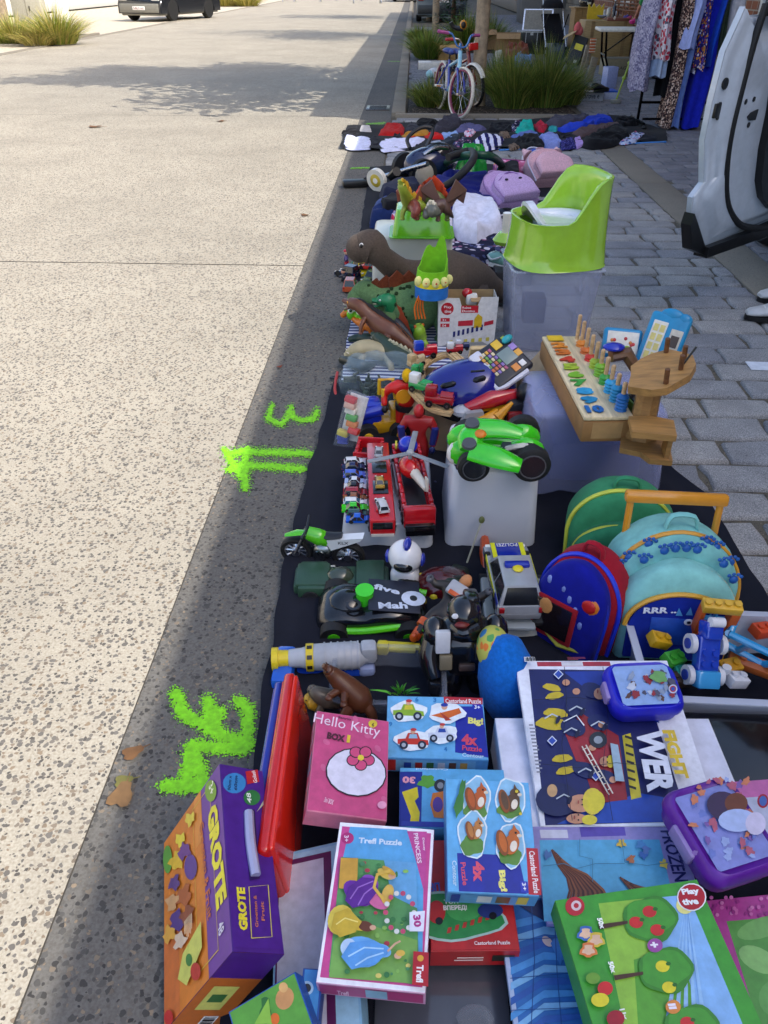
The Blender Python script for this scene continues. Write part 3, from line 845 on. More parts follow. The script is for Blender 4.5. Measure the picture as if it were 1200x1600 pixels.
openbox('cardboard_box','brown cardboard box partly hidden behind the bike handlebar',(752,78),.55,.4,.4,.2,'b08a60:c','cardboard boxes on the paving')
openbox('cardboard_box','plain brown cardboard box behind the bike pedal',(700,140),.42,.3,.22,.0,'a8784a:c','cardboard boxes on the paving',flaps=False)
p=W(690,108);b=B('d8d4cc:c');b.box((0,0,.06),(.85,.4,.12),.006);b.m('7a6a58:c');b.box((-.427,-.02,.06),(.004,.3,.09));b.m('b8b0a4:c');b.box((.1,0,.1225),(.6,.28,.005));o=b.build('flat_carton');o.location=p;tag(o,'long flat white carton lying before the open brown box','box')
T=thing('ski_sock','black and white padded case lying behind the bikes','bag',tuple(W(705,122)),.3)
b=B('1a1a1e:f');b.tube([(-.3,0,.08),(.35,.1,.1)],[.10,.11],10,.7,smooth=3);b.build('case_body',T);b=B('d8d8da:f');b.ell((-.3,0,.08),(.12,.1,.08));b.m('a8d4dc:f');b.ell((-.38,-.02,.07),(.07,.08,.06));b.build('case_end',T)
garment('clothing_bundle','rust red blanket bundle before the black suitcase',[(788,82),(800,78),(825,80),(828,92),(800,100),(786,98)],'7a3a2c:f',.28,41,None,cat='bundle')
garment('clothing_bundle','light blue cloth lying behind the big grass clump',[(800,100),(815,92),(830,96),(832,106),(810,110)],'6a8ab8:f',.2,42,None,cat='bundle')
garment('clothing_bundle','pale striped cloth roll right of the tree trunk',[(772,88),(785,86),(786,96),(773,98)],'b8b4a4:f',.16,43,None,cat='bundle')
garment('clothing_bundle','blue white patterned cloth below the pale roll by the trunk',[(770,100),(786,98),(788,108),(772,110)],'floral_bw',.12,44,None,cat='bundle')
def bike(name,label,loc,rz,lean,wr,frame,dark,tyre,rim,saddle,grip,bar,steer=.3,basket=None,spokes=True,group='children\'s bikes leaning on the tree',fender=None):
 M_=Matrix.Translation(loc)@Matrix.Rotation(rz,4,'Z')@Matrix.Rotation(lean,4,'X')
 T=thing(name,label,'bicycle',mtx=M_,group=group)
 wb=wr*2.9;bb=V((-.04,0,wr*.95));st=V((-wb*.2,0,wr*2.1));hd_=V((wb*.34,0,wr*2.25));rearx,frx=-wb/2,wb/2
 b=B(frame);b.tube([hd_+V((.02,0,-.05)),V((.12,0,wr*1.35)),bb],[.024,.026,.024],8,smooth=4);b.tube([hd_+V((.01,0,.0)),st+V((.04,0,-.06))],.017,8)
 b.m(dark);b.tube([bb,st],.018,8)
 for s_ in(-1,1):b.tube([bb+V((0,s_*.03,0)),V((rearx,s_*.055,wr))],.011,6);b.tube([st+V((0,s_*.02,-.05)),V((rearx,s_*.055,wr))],.010,6)
 b.m(frame);b.cyl(hd_+V((-.02,0,.08)),hd_+V((.03,0,-.09)),.025)
 b.build('frame',T)
 def wheel(x,rot=0.0):
  w=B(tyre);w.push((x,0,wr),(0,0,rot));
  ringp=[(wr*math.cos(2*PI*k/28),0,wr*math.sin(2*PI*k/28))for k in range(28)]
  prof=[(wr-.022,-.012),(wr-.012,-.02),(wr,-.012),(wr+.003,0),(wr,.012),(wr-.012,.02),(wr-.022,.012),(wr-.022,-.012)]
  w.lathe(prof,(0,0,0),28,'y');w.pop();o=w.build('wheel',T)
  w=B(rim);w.push((x,0,wr),(0,0,rot));w.lathe([(wr-.04,-.010),(wr-.022,-.014),(wr-.022,.014),(wr-.04,.010),(wr-.04,-.010)],(0,0,0),28,'y')
  w.m('c8c8cc:m');w.cyl((0,-.045,0),(0,.045,0),.016)
  for k in range(14):
   a=2*PI*k/14;w.cyl((.014*math.cos(a),(-1)**k*.025,.014*math.sin(a)),((wr-.035)*math.cos(a+.2),0,(wr-.035)*math.sin(a+.2)),.0018,n=4)
  w.pop();w.build('rim',o)
 wheel(rearx);
 C=V((frx-.01,0,0))
 def steerpt(p):
  q=V(p)-V((hd_.x,0,0));c,s_=math.cos(steer),math.sin(steer);return V((hd_.x+q.x*c-q.y*s_,q.x*s_+q.y*c,q.z))
 f=B(dark if fender is None else frame)
 for s_ in(-1,1):f.tube([steerpt((hd_.x+.02,s_*.03,hd_.z-.1)),steerpt((frx-.03,s_*.042,wr*1.4)),steerpt((frx,s_*.05,wr))],.013,8)
 f.tube([steerpt((hd_.x+.02,-.045,hd_.z-.1)),steerpt((hd_.x+.02,.045,hd_.z-.1))],.018,8);f.build('fork',T)
 q=steerpt((frx,0,0));wheel2=q
 def fwheel():
  w=B(tyre);w.push((q.x,q.y,wr),(0,0,steer));prof=[(wr-.024,-.012),(wr-.012,-.021),(wr,-.013),(wr+.003,0),(wr,.013),(wr-.012,.021),(wr-.024,.012),(wr-.024,-.012)]
  w.lathe(prof,(0,0,0),32,'y');w.pop();o=w.build('wheel',T)
  w=B(rim);w.push((q.x,q.y,wr),(0,0,steer));w.lathe([(wr-.042,-.010),(wr-.024,-.014),(wr-.024,.014),(wr-.042,.010),(wr-.042,-.010)],(0,0,0),28,'y');w.m('c8c8cc:m');w.cyl((0,-.045,0),(0,.045,0),.016)
  for k in range(14):
   a=2*PI*k/14;w.cyl((.014*math.cos(a),(-1)**k*.025,.014*math.sin(a)),((wr-.037)*math.cos(a+.2),0,(wr-.037)*math.sin(a+.2)),.0018,n=4)
  w.pop();w.build('rim',o)
 fwheel()
 if fender:
  w=B(fender);w.push((q.x,q.y,wr),(0,0,steer))
  rings=[]
  for k in range(10):
   a=.45+1.9*k/9;rings.append([((wr+.012+dz)*math.cos(a),yy,(wr+.012+dz)*math.sin(a))for yy,dz in((-.035,-.01),(-.02,.012),(.02,.012),(.035,-.01),(.02,.008),(-.02,.008))])
  w.loft(rings);w.pop();w.build('mudguard',T)
 h=B(bar);hb=hd_.z+wr*.7
 h.tube([steerpt((hd_.x-.02,0,hd_.z)),steerpt((hd_.x-.03,0,hb-.03))],.014,8)
 h.tube([steerpt((hd_.x-.08,-.24,hb+.06)),steerpt((hd_.x-.03,-.13,hb+.05)),steerpt((hd_.x,-.06,hb-.06)),steerpt((hd_.x,.06,hb-.06)),steerpt((hd_.x-.03,.13,hb+.05)),steerpt((hd_.x-.08,.24,hb+.06))],.011,8,smooth=3);h.build('handlebar',T)
 for s_ in(-1,1):
  g=B(grip);g.cyl(steerpt((hd_.x-.05,s_*.16,hb+.055)),steerpt((hd_.x-.09,s_*.27,hb+.06)),.018,n=10);g.ell(steerpt((hd_.x-.09,s_*.27,hb+.06)),.021,8);g.build('grip',T)
 s=B(saddle);s.push(st+V((-.02,0,.07)));s.ell((-.05,0,.02),(.12,.075,.035),14);s.ell((.07,0,.015),(.09,.035,.028),12);s.m('303034:m');s.cyl((.0,0,0),(.01,0,-.12),.013);s.pop();s.build('saddle',T)
 for s_ in(-1,1):
  c=B('c0c0c4:m');e=bb+V((s_*.1,s_*.06,-s_*.03));c.tube([bb+V((0,s_*.05,0)),e],.009,6);o=c.build('crank',T);c=B('e0d8c8');c.box(e+V((0,s_*.05,0)),(.07,.075,.024),.008);c.m('d07a20');c.box(e+V((.034,s_*.05,0)),(.006,.05,.014));c.build('pedal',o)
 c=B(dark);c.box(bb+V((-wb*.22,.05,.01)),(wb*.5,.012,.09),.03);c.build('chain_guard',T)
 if basket:basket(T,steerpt,hd_,hb)
 return T
def red_reflector(T,sp,hd_,hb):
 b=B('c81c18:g');b.box(sp((hd_.x+.12,-.01,hb-.03)),(.05,.12,.08),.012);b.build('front_lamp',T)
p=W(735,182)
bike('childrens_bike','light blue child bike with white tyres, nearest in front of the trunk',W(722,184)-V((.5,-.84,0))*.36,-1.33,-.10,.27,'8cc0d8:g','3a4aa0:g','dcd6c8:e','8a3a5a','2a3a80','b0508a','4a7ab8:g',.25,None,fender=None)
bike('childrens_bike','dark red child bike with white mudguard between blue bike and trunk',W(738,168)-V((.36,-.93,0))*.36,-1.2,.06,.24,'7a1a22:g','2a2a40:g','1c1c1e:e','a8a8ac:m','2e3f88','b83038','c8c0b0:m',.15,red_reflector,fender='e4e0d4')
b=B('d8901c:g');b.ell((0,0,0),(.05,.03,.06));b.m('282018');b.ell((0,-.028,0),(.032,.012,.04));b.m('1c1c1e');b.tube([(.0,.01,-.05),(-.12,.02,-.03),(-.17,.02,.03)],.03,8,smooth=3)
o=b.build('bike_lamp');o.location=WY(724,39,12.2);tag(o,'orange and black round lamp on the bike handlebar','lamp')
# --- stall by the house wall
T=thing('planter','square stone planter with leafy shrub before the white door','planter',(4.75,33.2,0));b=B('6e6c68:c');b.box((0,0,.5),(1.9,1.6,1.0),.05,top=(1.06,1.06));b.m('2a241c:c');b.box((0,0,1.002),(1.7,1.4,.02));b.build('trough',T)
b=B('3a5a2a:l');rd=random.Random(9)
for k in range(1500):
 b.m(rd.choice(('3a5e28:l','4a7030:l','2c4a22:l')));p=V((rd.gauss(0,.42),rd.gauss(0,.4),1.0+abs(rd.gauss(0,.42))));u=V((rd.gauss(0,1),rd.gauss(0,1),rd.gauss(0,1))).normalized()*.13;w_=u.cross(V((rd.gauss(0,1),rd.gauss(0,1),rd.gauss(0,1)))).normalized()*.05
 b.raw([p-u,p+w_,p+u,p-w_],[(0,1,2,3)])
b.build('shrub',T,ang=180)
T=thing('suitcase','open black flight case with metal edges and grey lining','case',tuple(W(828,84)),-.12)
b=B('18181a');b.box((0,0,.21),(.62,.42,.42),.01);b.m('b8bcc2:m')
for sx in(-1,1):
 for sy in(-1,1):b.box((sx*.305,sy*.205,.21),(.02,.02,.43))
 b.box((sx*.305,0,.415),(.02,.42,.02));b.box((sx*.12,-.212,.21),(.015,.006,.40))
b.box((0,-.206,.415),(.62,.018,.02));b.box((0,.206,.415),(.62,.018,.02));b.box((.0,-.216,.38),(.06,.012,.05));b.build('case_body',T)
b=B('c0c4ca:m');b.push((.1,.22,.42),(1.0,0,-.05));b.box((0,.0,.0),(.62,.03,.02));b.box((0,.44,0),(.62,.03,.02));b.box((-.30,.22,0),(.03,.46,.02));b.box((.30,.22,0),(.03,.46,.02));b.m('8a867c:f');b.box((0,.22,.003),(.56,.42,.02));b.pop();b.build('lid',T)
T=thing('stroller','folded black stroller with silver tubes behind the suitcase','stroller',tuple(W(862,88)),.2)
b=B('c8ccd0:m')
for s_ in(-1,1):
 b.m('c8ccd0:m');b.tube([(s_*.22,-.25,.1),(s_*.22,.1,.6),(s_*.2,.38,1.15)],.013,8);b.m('18181a');b.tube([(s_*.22,.25,.1),(s_*.22,.05,.5),(s_*.21,-.15,.75)],.013,8);b.tube([(s_*.2,.38,1.15),(s_*.12,.42,1.2)],.017,8)
b.build('frame',T)
b=B('1c1c20:f');b.push((0,.1,.5),(.75,0,0));b.box((0,0,0),(.4,.7,.05),.02);b.pop();b.build('seat',T)
b=B('202024:f');b.ell((0,.28,.85),(.24,.22,.18),14,cut=0.0);b.build('canopy',T)
for x in(-.22,.22):
 for y in(-.25,.25):
  b=B('161616:e');b.lathe([(.03,-.02),(.09,-.02),(.1,0),(.09,.02),(.03,.02)],(x,y,.1),16,'x');b.m('8a8a8e');b.cyl((x-.022,y,.1),(x+.022,y,.1),.035);b.build('wheel',T)
garment('clothing_bundle','slate blue padded cover lying right of the suitcase',[(858,84),(872,62),(886,66),(884,86),(870,96)],'3a4664:f',.22,45,None,cat='bundle')
T=thing('wooden_crate','upright pale wooden crate under the black helmet, left of table','crate',tuple(W(908,84)),.1)
b=B('a88450:w')
for k in range(4):b.box((-.21+k*.14,-.18,.42),(.13,.018,.84));b.box((-.21+k*.14,.18,.42),(.13,.018,.84))
for s_ in(-1,1):
 for k in range(3):b.box((s_*.28,-.12+k*.12,.42),(.018,.11,.84))
b.build('side_board',T);b=B('b89460:w');b.box((0,0,.852),(.66,.46,.02),.003);b.build('top_board',T)
b=B('141416:g');b.ell((0,0,0),(.16,.2,.15),16,cut=-.5);b.m('d8d0b0');b.box((.02,-.195,-.02),(.08,.012,.04),.004);b.m('1c1c20:e');b.ring((0,0,-.07),.15,.12,.03);o=b.build('black_helmet');p=W(908,84);o.location=(p.x-.02,p.y,.945);tag(o,'black crash helmet sitting on the pale wooden crate','helmet')
T=thing('wooden_crate','large pale plywood box behind the yellow tulip','crate',tuple(W(938,100)),.05);b=B('a08658:w');b.box((0,0,.36),(.9,.5,.72),.006);b.m('8a7048:w');b.box((-.3,-.252,.36),(.06,.006,.7));b.box((.3,-.252,.36),(.06,.006,.7));b.build('crate_body',T)
T=thing('tulip_sign','flat yellow wooden tulip on a green stem before the crate','garden ornament',tuple(W(920,98)),.1)
b=B('d8b830');b.push((0,0,0));b.ext([(-.13,.62),(-.05,.54),(.05,.54),(.13,.62),(.15,.78),(.15,.97),(.10,.90),(.06,.96),(.0,.90),(-.05,.98),(-.09,.90),(-.15,.97),(-.16,.78)],-.012,.012,'xz');b.pop();b.build('flower',T)
b=B('3a7a2a');b.tube([(0,0,0),(.0,0,.56)],.018,8);b.build('stem',T)
b=B('3f7d2e');b.tube([(0,0,.02),(-.12,.0,.2),(-.16,0,.42)],[.02,.03,.004],8,.3,smooth=3);b.tube([(0,0,.02),(.10,.0,.18),(.13,0,.34)],[.02,.03,.004],8,.3,smooth=3);b.build('leaf',T)
T=thing('product_box','black and yellow tool box carton leaning on the crate with pink bag inside','box',tuple(W(893,102)),-.35)
b=B('1a1a1a:p');b.push((0,0,0),(-.28,.25,0));b.box((0,0,.24),(.26,.2,.48),.004);b.m('d8cc30:p');b.box((-.1315,0,.24),(.003,.196,.46));b.box((0.02,-.1015,.3),(.15,.003,.1));b.m('b8bcb0:p');b.box((-.134,0,.22),(.003,.12,.3));b.box((0.05,-.103,.06),(.05,.003,.05));b.pop();b.build('carton',T)
b=B('b89a6a:c');b.push((-.1,0,.5),(.2,-.5,0));b.box((0,0,.0),(.26,.2,.004));b.pop();b.build('flap',T)
b=B('d06a6a:f');b.push((.04,.05,.55));b.ell((0,0,.04),(.07,.06,.11),10,noise_=.2);b.ell((.05,0,.0),(.06,.05,.08),10);b.pop();o=b.build('pink_toy_bag');o.location=W(893,102);tag(o,'soft pink bag poking out of the black and yellow carton','bag')
T=thing('wooden_lantern','weathered wooden letter ornament with orange top by the tulip','garden ornament',tuple(W(912,128)),.1)
b=B('8a7e6a:w');b.push((0,0,0),(0,.15,0));b.box((-.09,0,.25),(.05,.04,.5),.004);b.box((-.02,.02,.22),(.05,.03,.44),.004);b.box((.08,0,.18),(.10,.06,.36),.004);b.pop();b.build('plank',T)
b=B('c8642c');b.box((.06,-.01,.5),(.09,.03,.2),.01);b.m('d8c8b0');
for k in range(5):b.box((.06,-.03,.42+k*.04),(.1,.01,.014))
b.build('letter_board',T)
T=thing('folding_table','white plastic folding table with black metal legs by the wall','table',tuple(W(968,128)),-.06)
tp=W(968,128);tz=.74
b=B('e2ded2');b.box((.0,0,tz-.022),(.92,.62,.045),.015);b.box((.95,0,tz-.022),(.92,.62,.045),.015);b.build('tabletop',T)
for x in(-.25,1.2):
 b=B('1a1a1c:m');
 for s_ in(-1,1):b.tube([(x-.1,s_*.24,tz-.045),(x-.06,s_*.24,.35),(x+.08,s_*.22,.015)],.016,8)
 b.tube([(x+.08,-.24,.015),(x+.08,.24,.015)],.018,8);b.tube([(x-.07,-.24,.38),(x-.07,.24,.38)],.012,8);b.tube([(x-.06,0,.4),(x+.35,0,tz-.05)],.010,6);b.build('leg',T)
def ontable(px,py,h=0):
 p=W(px,py,tz);return p
def small(name,label,cat,px,py,z,f,col='888888',group=None,rz=0):
 p=W(px,py,z);b=B(col);f(b);o=b.build(name);o.location=p;o.rotation_euler=(0,0,rz);return tag(o,label,cat,group)
TG='bric a brac on the folding table'
small('bottle','tall dark blue bottle on the folding table','bottle',958,27,tz,lambda b:(b.lathe([(.001,0),(.035,0),(.035,.16),(.015,.2),(.015,.26),(.001,.26)]),b.m('d8d8d8'),b.cyl((0,0,.26),(0,0,.285),.018)),'1a2238:g',TG)
small('jar','small white jar left of the dark bottle','jar',950,26,tz,lambda b:b.lathe([(.001,0),(.04,0),(.045,.06),(.035,.13),(.02,.15),(.001,.15)]),'c8c4b8:g',TG)
small('jar','round blue white jar right of the dark bottle','jar',964,26,tz,lambda b:(b.ell((0,0,.06),(.04,.04,.06)),b.m('2a3a6a'),b.cyl((0,0,.11),(0,0,.13),.02)),'a8b4c8:g',TG)
small('bowl','pale blue dish on the left table end','dish',940,28,tz,lambda b:b.lathe([(.001,0),(.05,0),(.1,.04),(.095,.045),(.05,.012),(.001,.01)]),'a0b0d0:g',TG)
small('cup','grey white cup standing behind the pale dish','cup',944,23,tz,lambda b:b.lathe([(.001,0),(.04,0),(.045,.09),(.04,.09),(.036,.01),(.001,.01)]),'d8d8d4:g',TG)
small('wooden_plank','reddish brown wooden box lying along the table','box',965,33,tz,lambda b:(b.box((0,0,.025),(.38,.09,.05),.004),b.m('d8c8b8'),b.ell((-.07,-.05,.05),(.02,.01,.03))),'7a4434:w',TG)
for i,(x,y,c,l)in enumerate(((982,33,'b0285a','magenta toy lying beside the hand on the table'),(987,38,'d83a8a','bright pink toy at the front edge of the table'),(977,31,'4a3a8a','purple toy beside the magenta one on the table'),(993,37,'9a98a8','grey lilac cloth toy at the right of the pink toy'),(984,25,'d8d4d8','white cube behind the magenta toy on the table'))):
 small('small_toy',l,'toy',x,y,tz,lambda b:(b.ell((0,0,.035),(.05,.04,.035),10,noise_=.35,seed=i),b.ell((.03,.01,.06),(.025,.025,.025),8)),c,TG)
T=thing('wicker_panel','brown wicker privacy panel leaning on the wall behind the table','panel',(4.15,16.9,0),-1.3)
b=B('7a4e30:w')
for k in range(16):b.tube([(-1.1+j*.11,(.012 if(j+k)%2 else-.012),.86+k*.055)for j in range(21)],.016,5)
for k in range(11):b.cyl((-1.1+k*.22,0,.0),(-1.1+k*.22,0,1.75),.018,n=6)
b.build('weave',T)
for i,(x,y,w_,h_,d_,c,l)in enumerate(((962,120,.62,.26,.4,'8a8268:c','large beige moving box with faint print below the table, bottom'),(958,98,.5,.24,.36,'7c755f:c','beige moving box on top of the printed one below the table'))):
 p=W(x,y);T=thing('moving_box',l,'box',(p.x+.1,p.y+.2,0 if i==0 else .262),.05,'beige boxes under the table');b=B(c);b.box((0,0,h_/2),(w_,d_,h_),.006);b.m('4a4434:c');b.text('FRAGILE',(-.15,-d_/2-.001,h_*.4),(1,0,0),(0,0,1),w=.3,h=.05);b.build('carton',T);b=B('6a6450:c');b.box((0,0,h_+.003),(w_*.98,d_*.98,.004));b.build('lid',T)
T=thing('shoe_box','green lidded shoe box with white front reading carove','box',tuple(W(920,156)),-.03);b=B('c8ccd4:p');b.box((0,0,.05),(.34,.24,.10),.003);b.m('30404a:p');b.text('carove e',(-.115,-.1215,.03),(1,0,0),(0,0,1),w=.23,h=.045);b.build('carton',T);b=B('20443a:p');b.box((0,0,.112),(.345,.245,.022),.003);b.build('lid',T)
T=thing('shoe_box','small bright blue lidded shoe box with white front','box',tuple(W(950,154)),.02);b=B('b8c0d8:p');b.box((0,0,.045),(.17,.26,.09),.003);b.build('carton',T);b=B('2a5ac0:p');b.box((0,0,.10),(.175,.265,.022),.003);b.build('lid',T)
T=thing('shoe_box','pale blue upright carton standing behind the blue shoe box','box',tuple(W(950,137)),.3);b=B('9aa6d0:p');b.box((0,0,.14),(.17,.16,.28),.004);b.m('2a3a7a:p');b.box((.087,0,.14),(.003,.15,.27));b.build('carton',T)
def shoe(name,label,loc,rz,L,upper,sole,acc,group='second hand shoes',rot=None,stripe=None):
 T=thing(name,label,'shoe',loc,rz,group,rot=rot)
 w=L*.19
 def ring(x,hw,z0,z1,n=12):
  r=[]
  for k in range(n):
   a=2*PI*k/n;yy=hw*math.cos(a);zz=(z0+z1)/2+(z1-z0)/2*math.sin(a)*(1 if math.sin(a)>0 else 1);r.append((x,yy,zz))
  return r
 s=B(sole);ol=[]
 for k in range(24):
  a=2*PI*k/24;x=math.cos(a);ol.append((x*L/2,math.sin(a)*(w*(1.0+.16*x))))
 s.ext(ol,0,L*.085);s.build('sole',T)
 u=B(upper);zs=L*.07
 u.loft([ring(-L*.48,w*.45,zs,zs+L*.16),ring(-L*.43,w*.8,zs,zs+L*.27),ring(-L*.25,w*.85,zs,zs+L*.29),ring(-L*.08,w*.85,zs,zs+L*.27),ring(L*.08,w*.92,zs,zs+L*.22),ring(L*.25,w*1.0,zs,zs+L*.15),ring(L*.4,w*.85,zs,zs+L*.115),ring(L*.475,w*.5,zs,zs+L*.08)]);u.build('upper',T,ang=60)
 c=B('1a1a1c:f');c.ell((-L*.25,0,zs+L*.275),(L*.14,w*.6,L*.02));c.build('opening',T)
 l=B(acc)
 for k in range(4):l.tube([(L*(.02+k*.06),-w*.5,zs+L*(.225-k*.028)),(L*(.03+k*.06),0,zs+L*(.265-k*.03)),(L*(.02+k*.06),w*.5,zs+L*(.225-k*.028))],L*.014,6)
 l.build('laces',T)
 if stripe:
  q=B(stripe)
  for s_ in(-1,1):q.tube([(-L*.3,s_*w*.88,zs+L*.2),(-L*.05,s_*w*.93,zs+L*.09),(L*.1,s_*w*.93,zs+L*.16)],L*.022,6,smooth=3)
  q.build('side_stripe',T)
 return T
shoe('sneaker','brown white sneaker on top of the green shoe box',W(912,143,.12),-.4,.26,'5a3e30','d8d0c4','e0d8d0')
shoe('sneaker','black boot lying beside the pale blue carton',W(936,143,.12),.2,.28,'181820','141416','222226')
p=W(897,152);b=B('b06a24:f');heap_mesh(b,[(-.2,-.1),(.2,-.12),(.22,.1),(-.15,.14)],.12,3);o=b.build('orange_cloth');o.location=p;tag(o,'orange cloth at the foot of the grass by the shoe box','cloth')
T=thing('croquet_mallet','lime green thin stick with small grey head leaning on the rack','stick',tuple(W(961,162)),0)
p0=V((0,0,.02));p1=WY(986,92,12.3)-W(961,162)
b=B('98b030');b.tube([p0,p1],.012,8);b.ell(p0.lerp(p1,.55),.03,8);b.ell(p0.lerp(p1,.9),.03,8);b.build('stick',T);b=B('8a8a80');b.box((0,0,.025),(.13,.07,.05),.015);b.build('head',T)
def skinbody(name,parent,mat,chains,root=0,sub=2):
 """chains: list of vertices (co, radius) and edges, grown with a skin modifier and converted to mesh"""
 vs,es,rs=chains
 me=bpy.data.meshes.new(name+'_sk');me.from_pydata([V(v)for v in vs],es,[])
 o=bpy.data.objects.new(name+'_sk',me);COL.objects.link(o)
 sk=o.modifiers.new('s','SKIN');sk.use_smooth_shade=True
 su_=o.modifiers.new('u','SUBSURF');su_.levels=sub;su_.render_levels=sub
 for i,r in enumerate(rs):
  q=me.skin_vertices[0].data[i];q.radius=(r,r)if not hasattr(r,'__len__')else r;q.use_root=(i==root)
 dg=bpy.context.evaluated_depsgraph_get();dg.update()
 m2=bpy.data.meshes.new_from_object(o.evaluated_get(dg));bpy.data.objects.remove(o)
 m2.name=name;m2.materials.clear();m2.materials.append(mt(mat))
 q=bpy.data.objects.new(name,m2);COL.objects.link(q)
 if parent:q.parent=parent
 return q
pp=W(1012,128);PX,PY=pp.x+.12,pp.y+.55
T=thing('person','person in green top behind the clothes rack reaching over the table','person',(PX,PY,0))
hand=W(992,30,.80)-V((PX,PY,0))
vs=[(0,0,.92),(0,0,1.12),(0,0,1.34),(0,-.01,1.46),(0,-.02,1.52),(0,-.03,1.62),(0,-.03,1.70),(-.17,0,1.40),(-.26,-.06,1.14),tuple(V((-.26,-.06,1.14)).lerp(hand,.6)),tuple(hand),(.17,0,1.40),(.25,.02,1.13),(.26,-.06,.9),(.26,-.1,.82),(-.09,0,.86),(-.11,-.02,.48),(-.11,.03,.09),(-.11,-.1,.04),(.09,0,.86),(.11,-.02,.48),(.11,.03,.09),(.11,-.1,.04)]
es=[(0,1),(1,2),(2,3),(3,4),(4,5),(5,6),(2,7),(7,8),(8,9),(9,10),(2,11),(11,12),(12,13),(13,14),(0,15),(15,16),(16,17),(17,18),(0,19),(19,20),(20,21),(21,22)]
rs=[.13,.12,.14,.07,.055,.085,.08,.06,.045,.038,.03,.06,.045,.038,.03,.095,.06,.042,.035,.095,.06,.042,.035]
skinbody('body',T,'c0826a:s',(vs,es,rs))
d=(hand-V(vs[9])).normalized();side=d.cross(V((0,0,1))).normalized();fb=B('c0826a:s')
for k in range(5):
 o_=side*(-.035+k*.0175);L_=(.05,.075,.08,.072,.055)[k];st_=hand+d*(.03 if k else .0)+o_*(1 if k else 1.5)
 fb.tube([st_-d*.03,st_+d*L_*.5+V((0,0,.008)),st_+d*L_+V((0,0,-.015))],[.010,.009,.007],7)
fb.ell(hand,(.045,.045,.022));fb.build('hand',T)
vs2=[(0,0,.90),(0,0,1.12),(0,0,1.34),(0,0,1.45),(-.17,0,1.40),(-.265,-.06,1.13),tuple(V((-.26,-.06,1.14)).lerp(hand,.32)),(.17,0,1.40),(.25,.02,1.13)]
skinbody('green_top',T,'2a8a4a:f',(vs2,[(0,1),(1,2),(2,3),(2,4),(4,5),(5,6),(2,7),(7,8)],[.155,.145,.16,.085,.078,.062,.055,.078,.062]))
vs3=[(0,0,.95),(0,0,.88),(-.09,0,.84),(-.11,-.02,.48),(-.11,.03,.10),(.09,0,.84),(.11,-.02,.48),(.11,.03,.10)]
skinbody('trousers',T,'2a2e3e:f',(vs3,[(0,1),(1,2),(2,3),(3,4),(1,5),(5,6),(6,7)],[.15,.15,.11,.078,.06,.11,.078,.06]))
b=B('3a281c:f');b.ell((0,.005,1.69),(.105,.12,.11),16,cut=-.2);b.ell((0,.06,1.62),(.09,.06,.12),12);b.build('hair',T)
b=B('c0826a:s');b.ell((0,-.125,1.62),(.016,.022,.025),8);b.m('f0f0f0');
for s_ in(-1,1):b.m('f0f0f0');b.ell((s_*.035,-.103,1.65),(.014,.01,.009),8);b.m('2a1a14');b.ell((s_*.035,-.11,1.65),(.006,.006,.006),6)
b.m('a05048');b.ell((0,-.108,1.572),(.025,.01,.007),8);b.build('face',T)
b=B('1c1c1e')
for s_ in(-1,1):b.ell((s_*.11,-.06,.04),(.05,.14,.045),12,cut=-.8)
b.build('shoes',T)
# --- clothes rack
RY=9.75
T=thing('clothes_rack','black metal clothes rack crowded with hanging clothes beside the car door','clothes rack',(3.0,RY,0))
b=B('141416:m');b.tube([(-.6,0,1.62),(1.1,0,1.62)],.016,8);b.build('rail',T)
for x in(-.45,1.0):
 b=B('141416:m');b.cyl((x,0,.05),(x,0,1.62),.016,n=8);b.build('post',T)
 b=B('1a1a1c:m');b.tube([(x,-.35,.02),(x,-.3,.06),(x,.3,.06),(x,.35,.02)],.016,8);o=b.build('foot',T)
 for y in(-.33,.33):b=B('141414:e');b.ell((x,y,.03),.03,8);b.build('castor',o)
b=B('141416:m');b.tube([(-.45,0,.24),(1.0,0,.24)],.014,8);b.tube([(-.45,-.2,.10),(1.0,-.2,.10)],.012,8);b.build('lower_bar',T)
pat_floral('gar_lav','8a86a0',['6a6684','b0acc0','9a96ac'],60,.6);pat_floral('gar_rose','e0d8dc',['c03848','d87a88','5a5868','e8e0e4'],28,.5)
pat_floral('gar_brown','2c2224',['b89a88','7a5e54','d0b8a8','4a3434'],55,.5);pat_floral('gar_purple','2a2468',['c88a30','d8d0e0','4a3aa8','a03848'],40,.45)
pat_floral('gar_bw','d0c8d8',['2a2438','6a5a78'],50,.4)
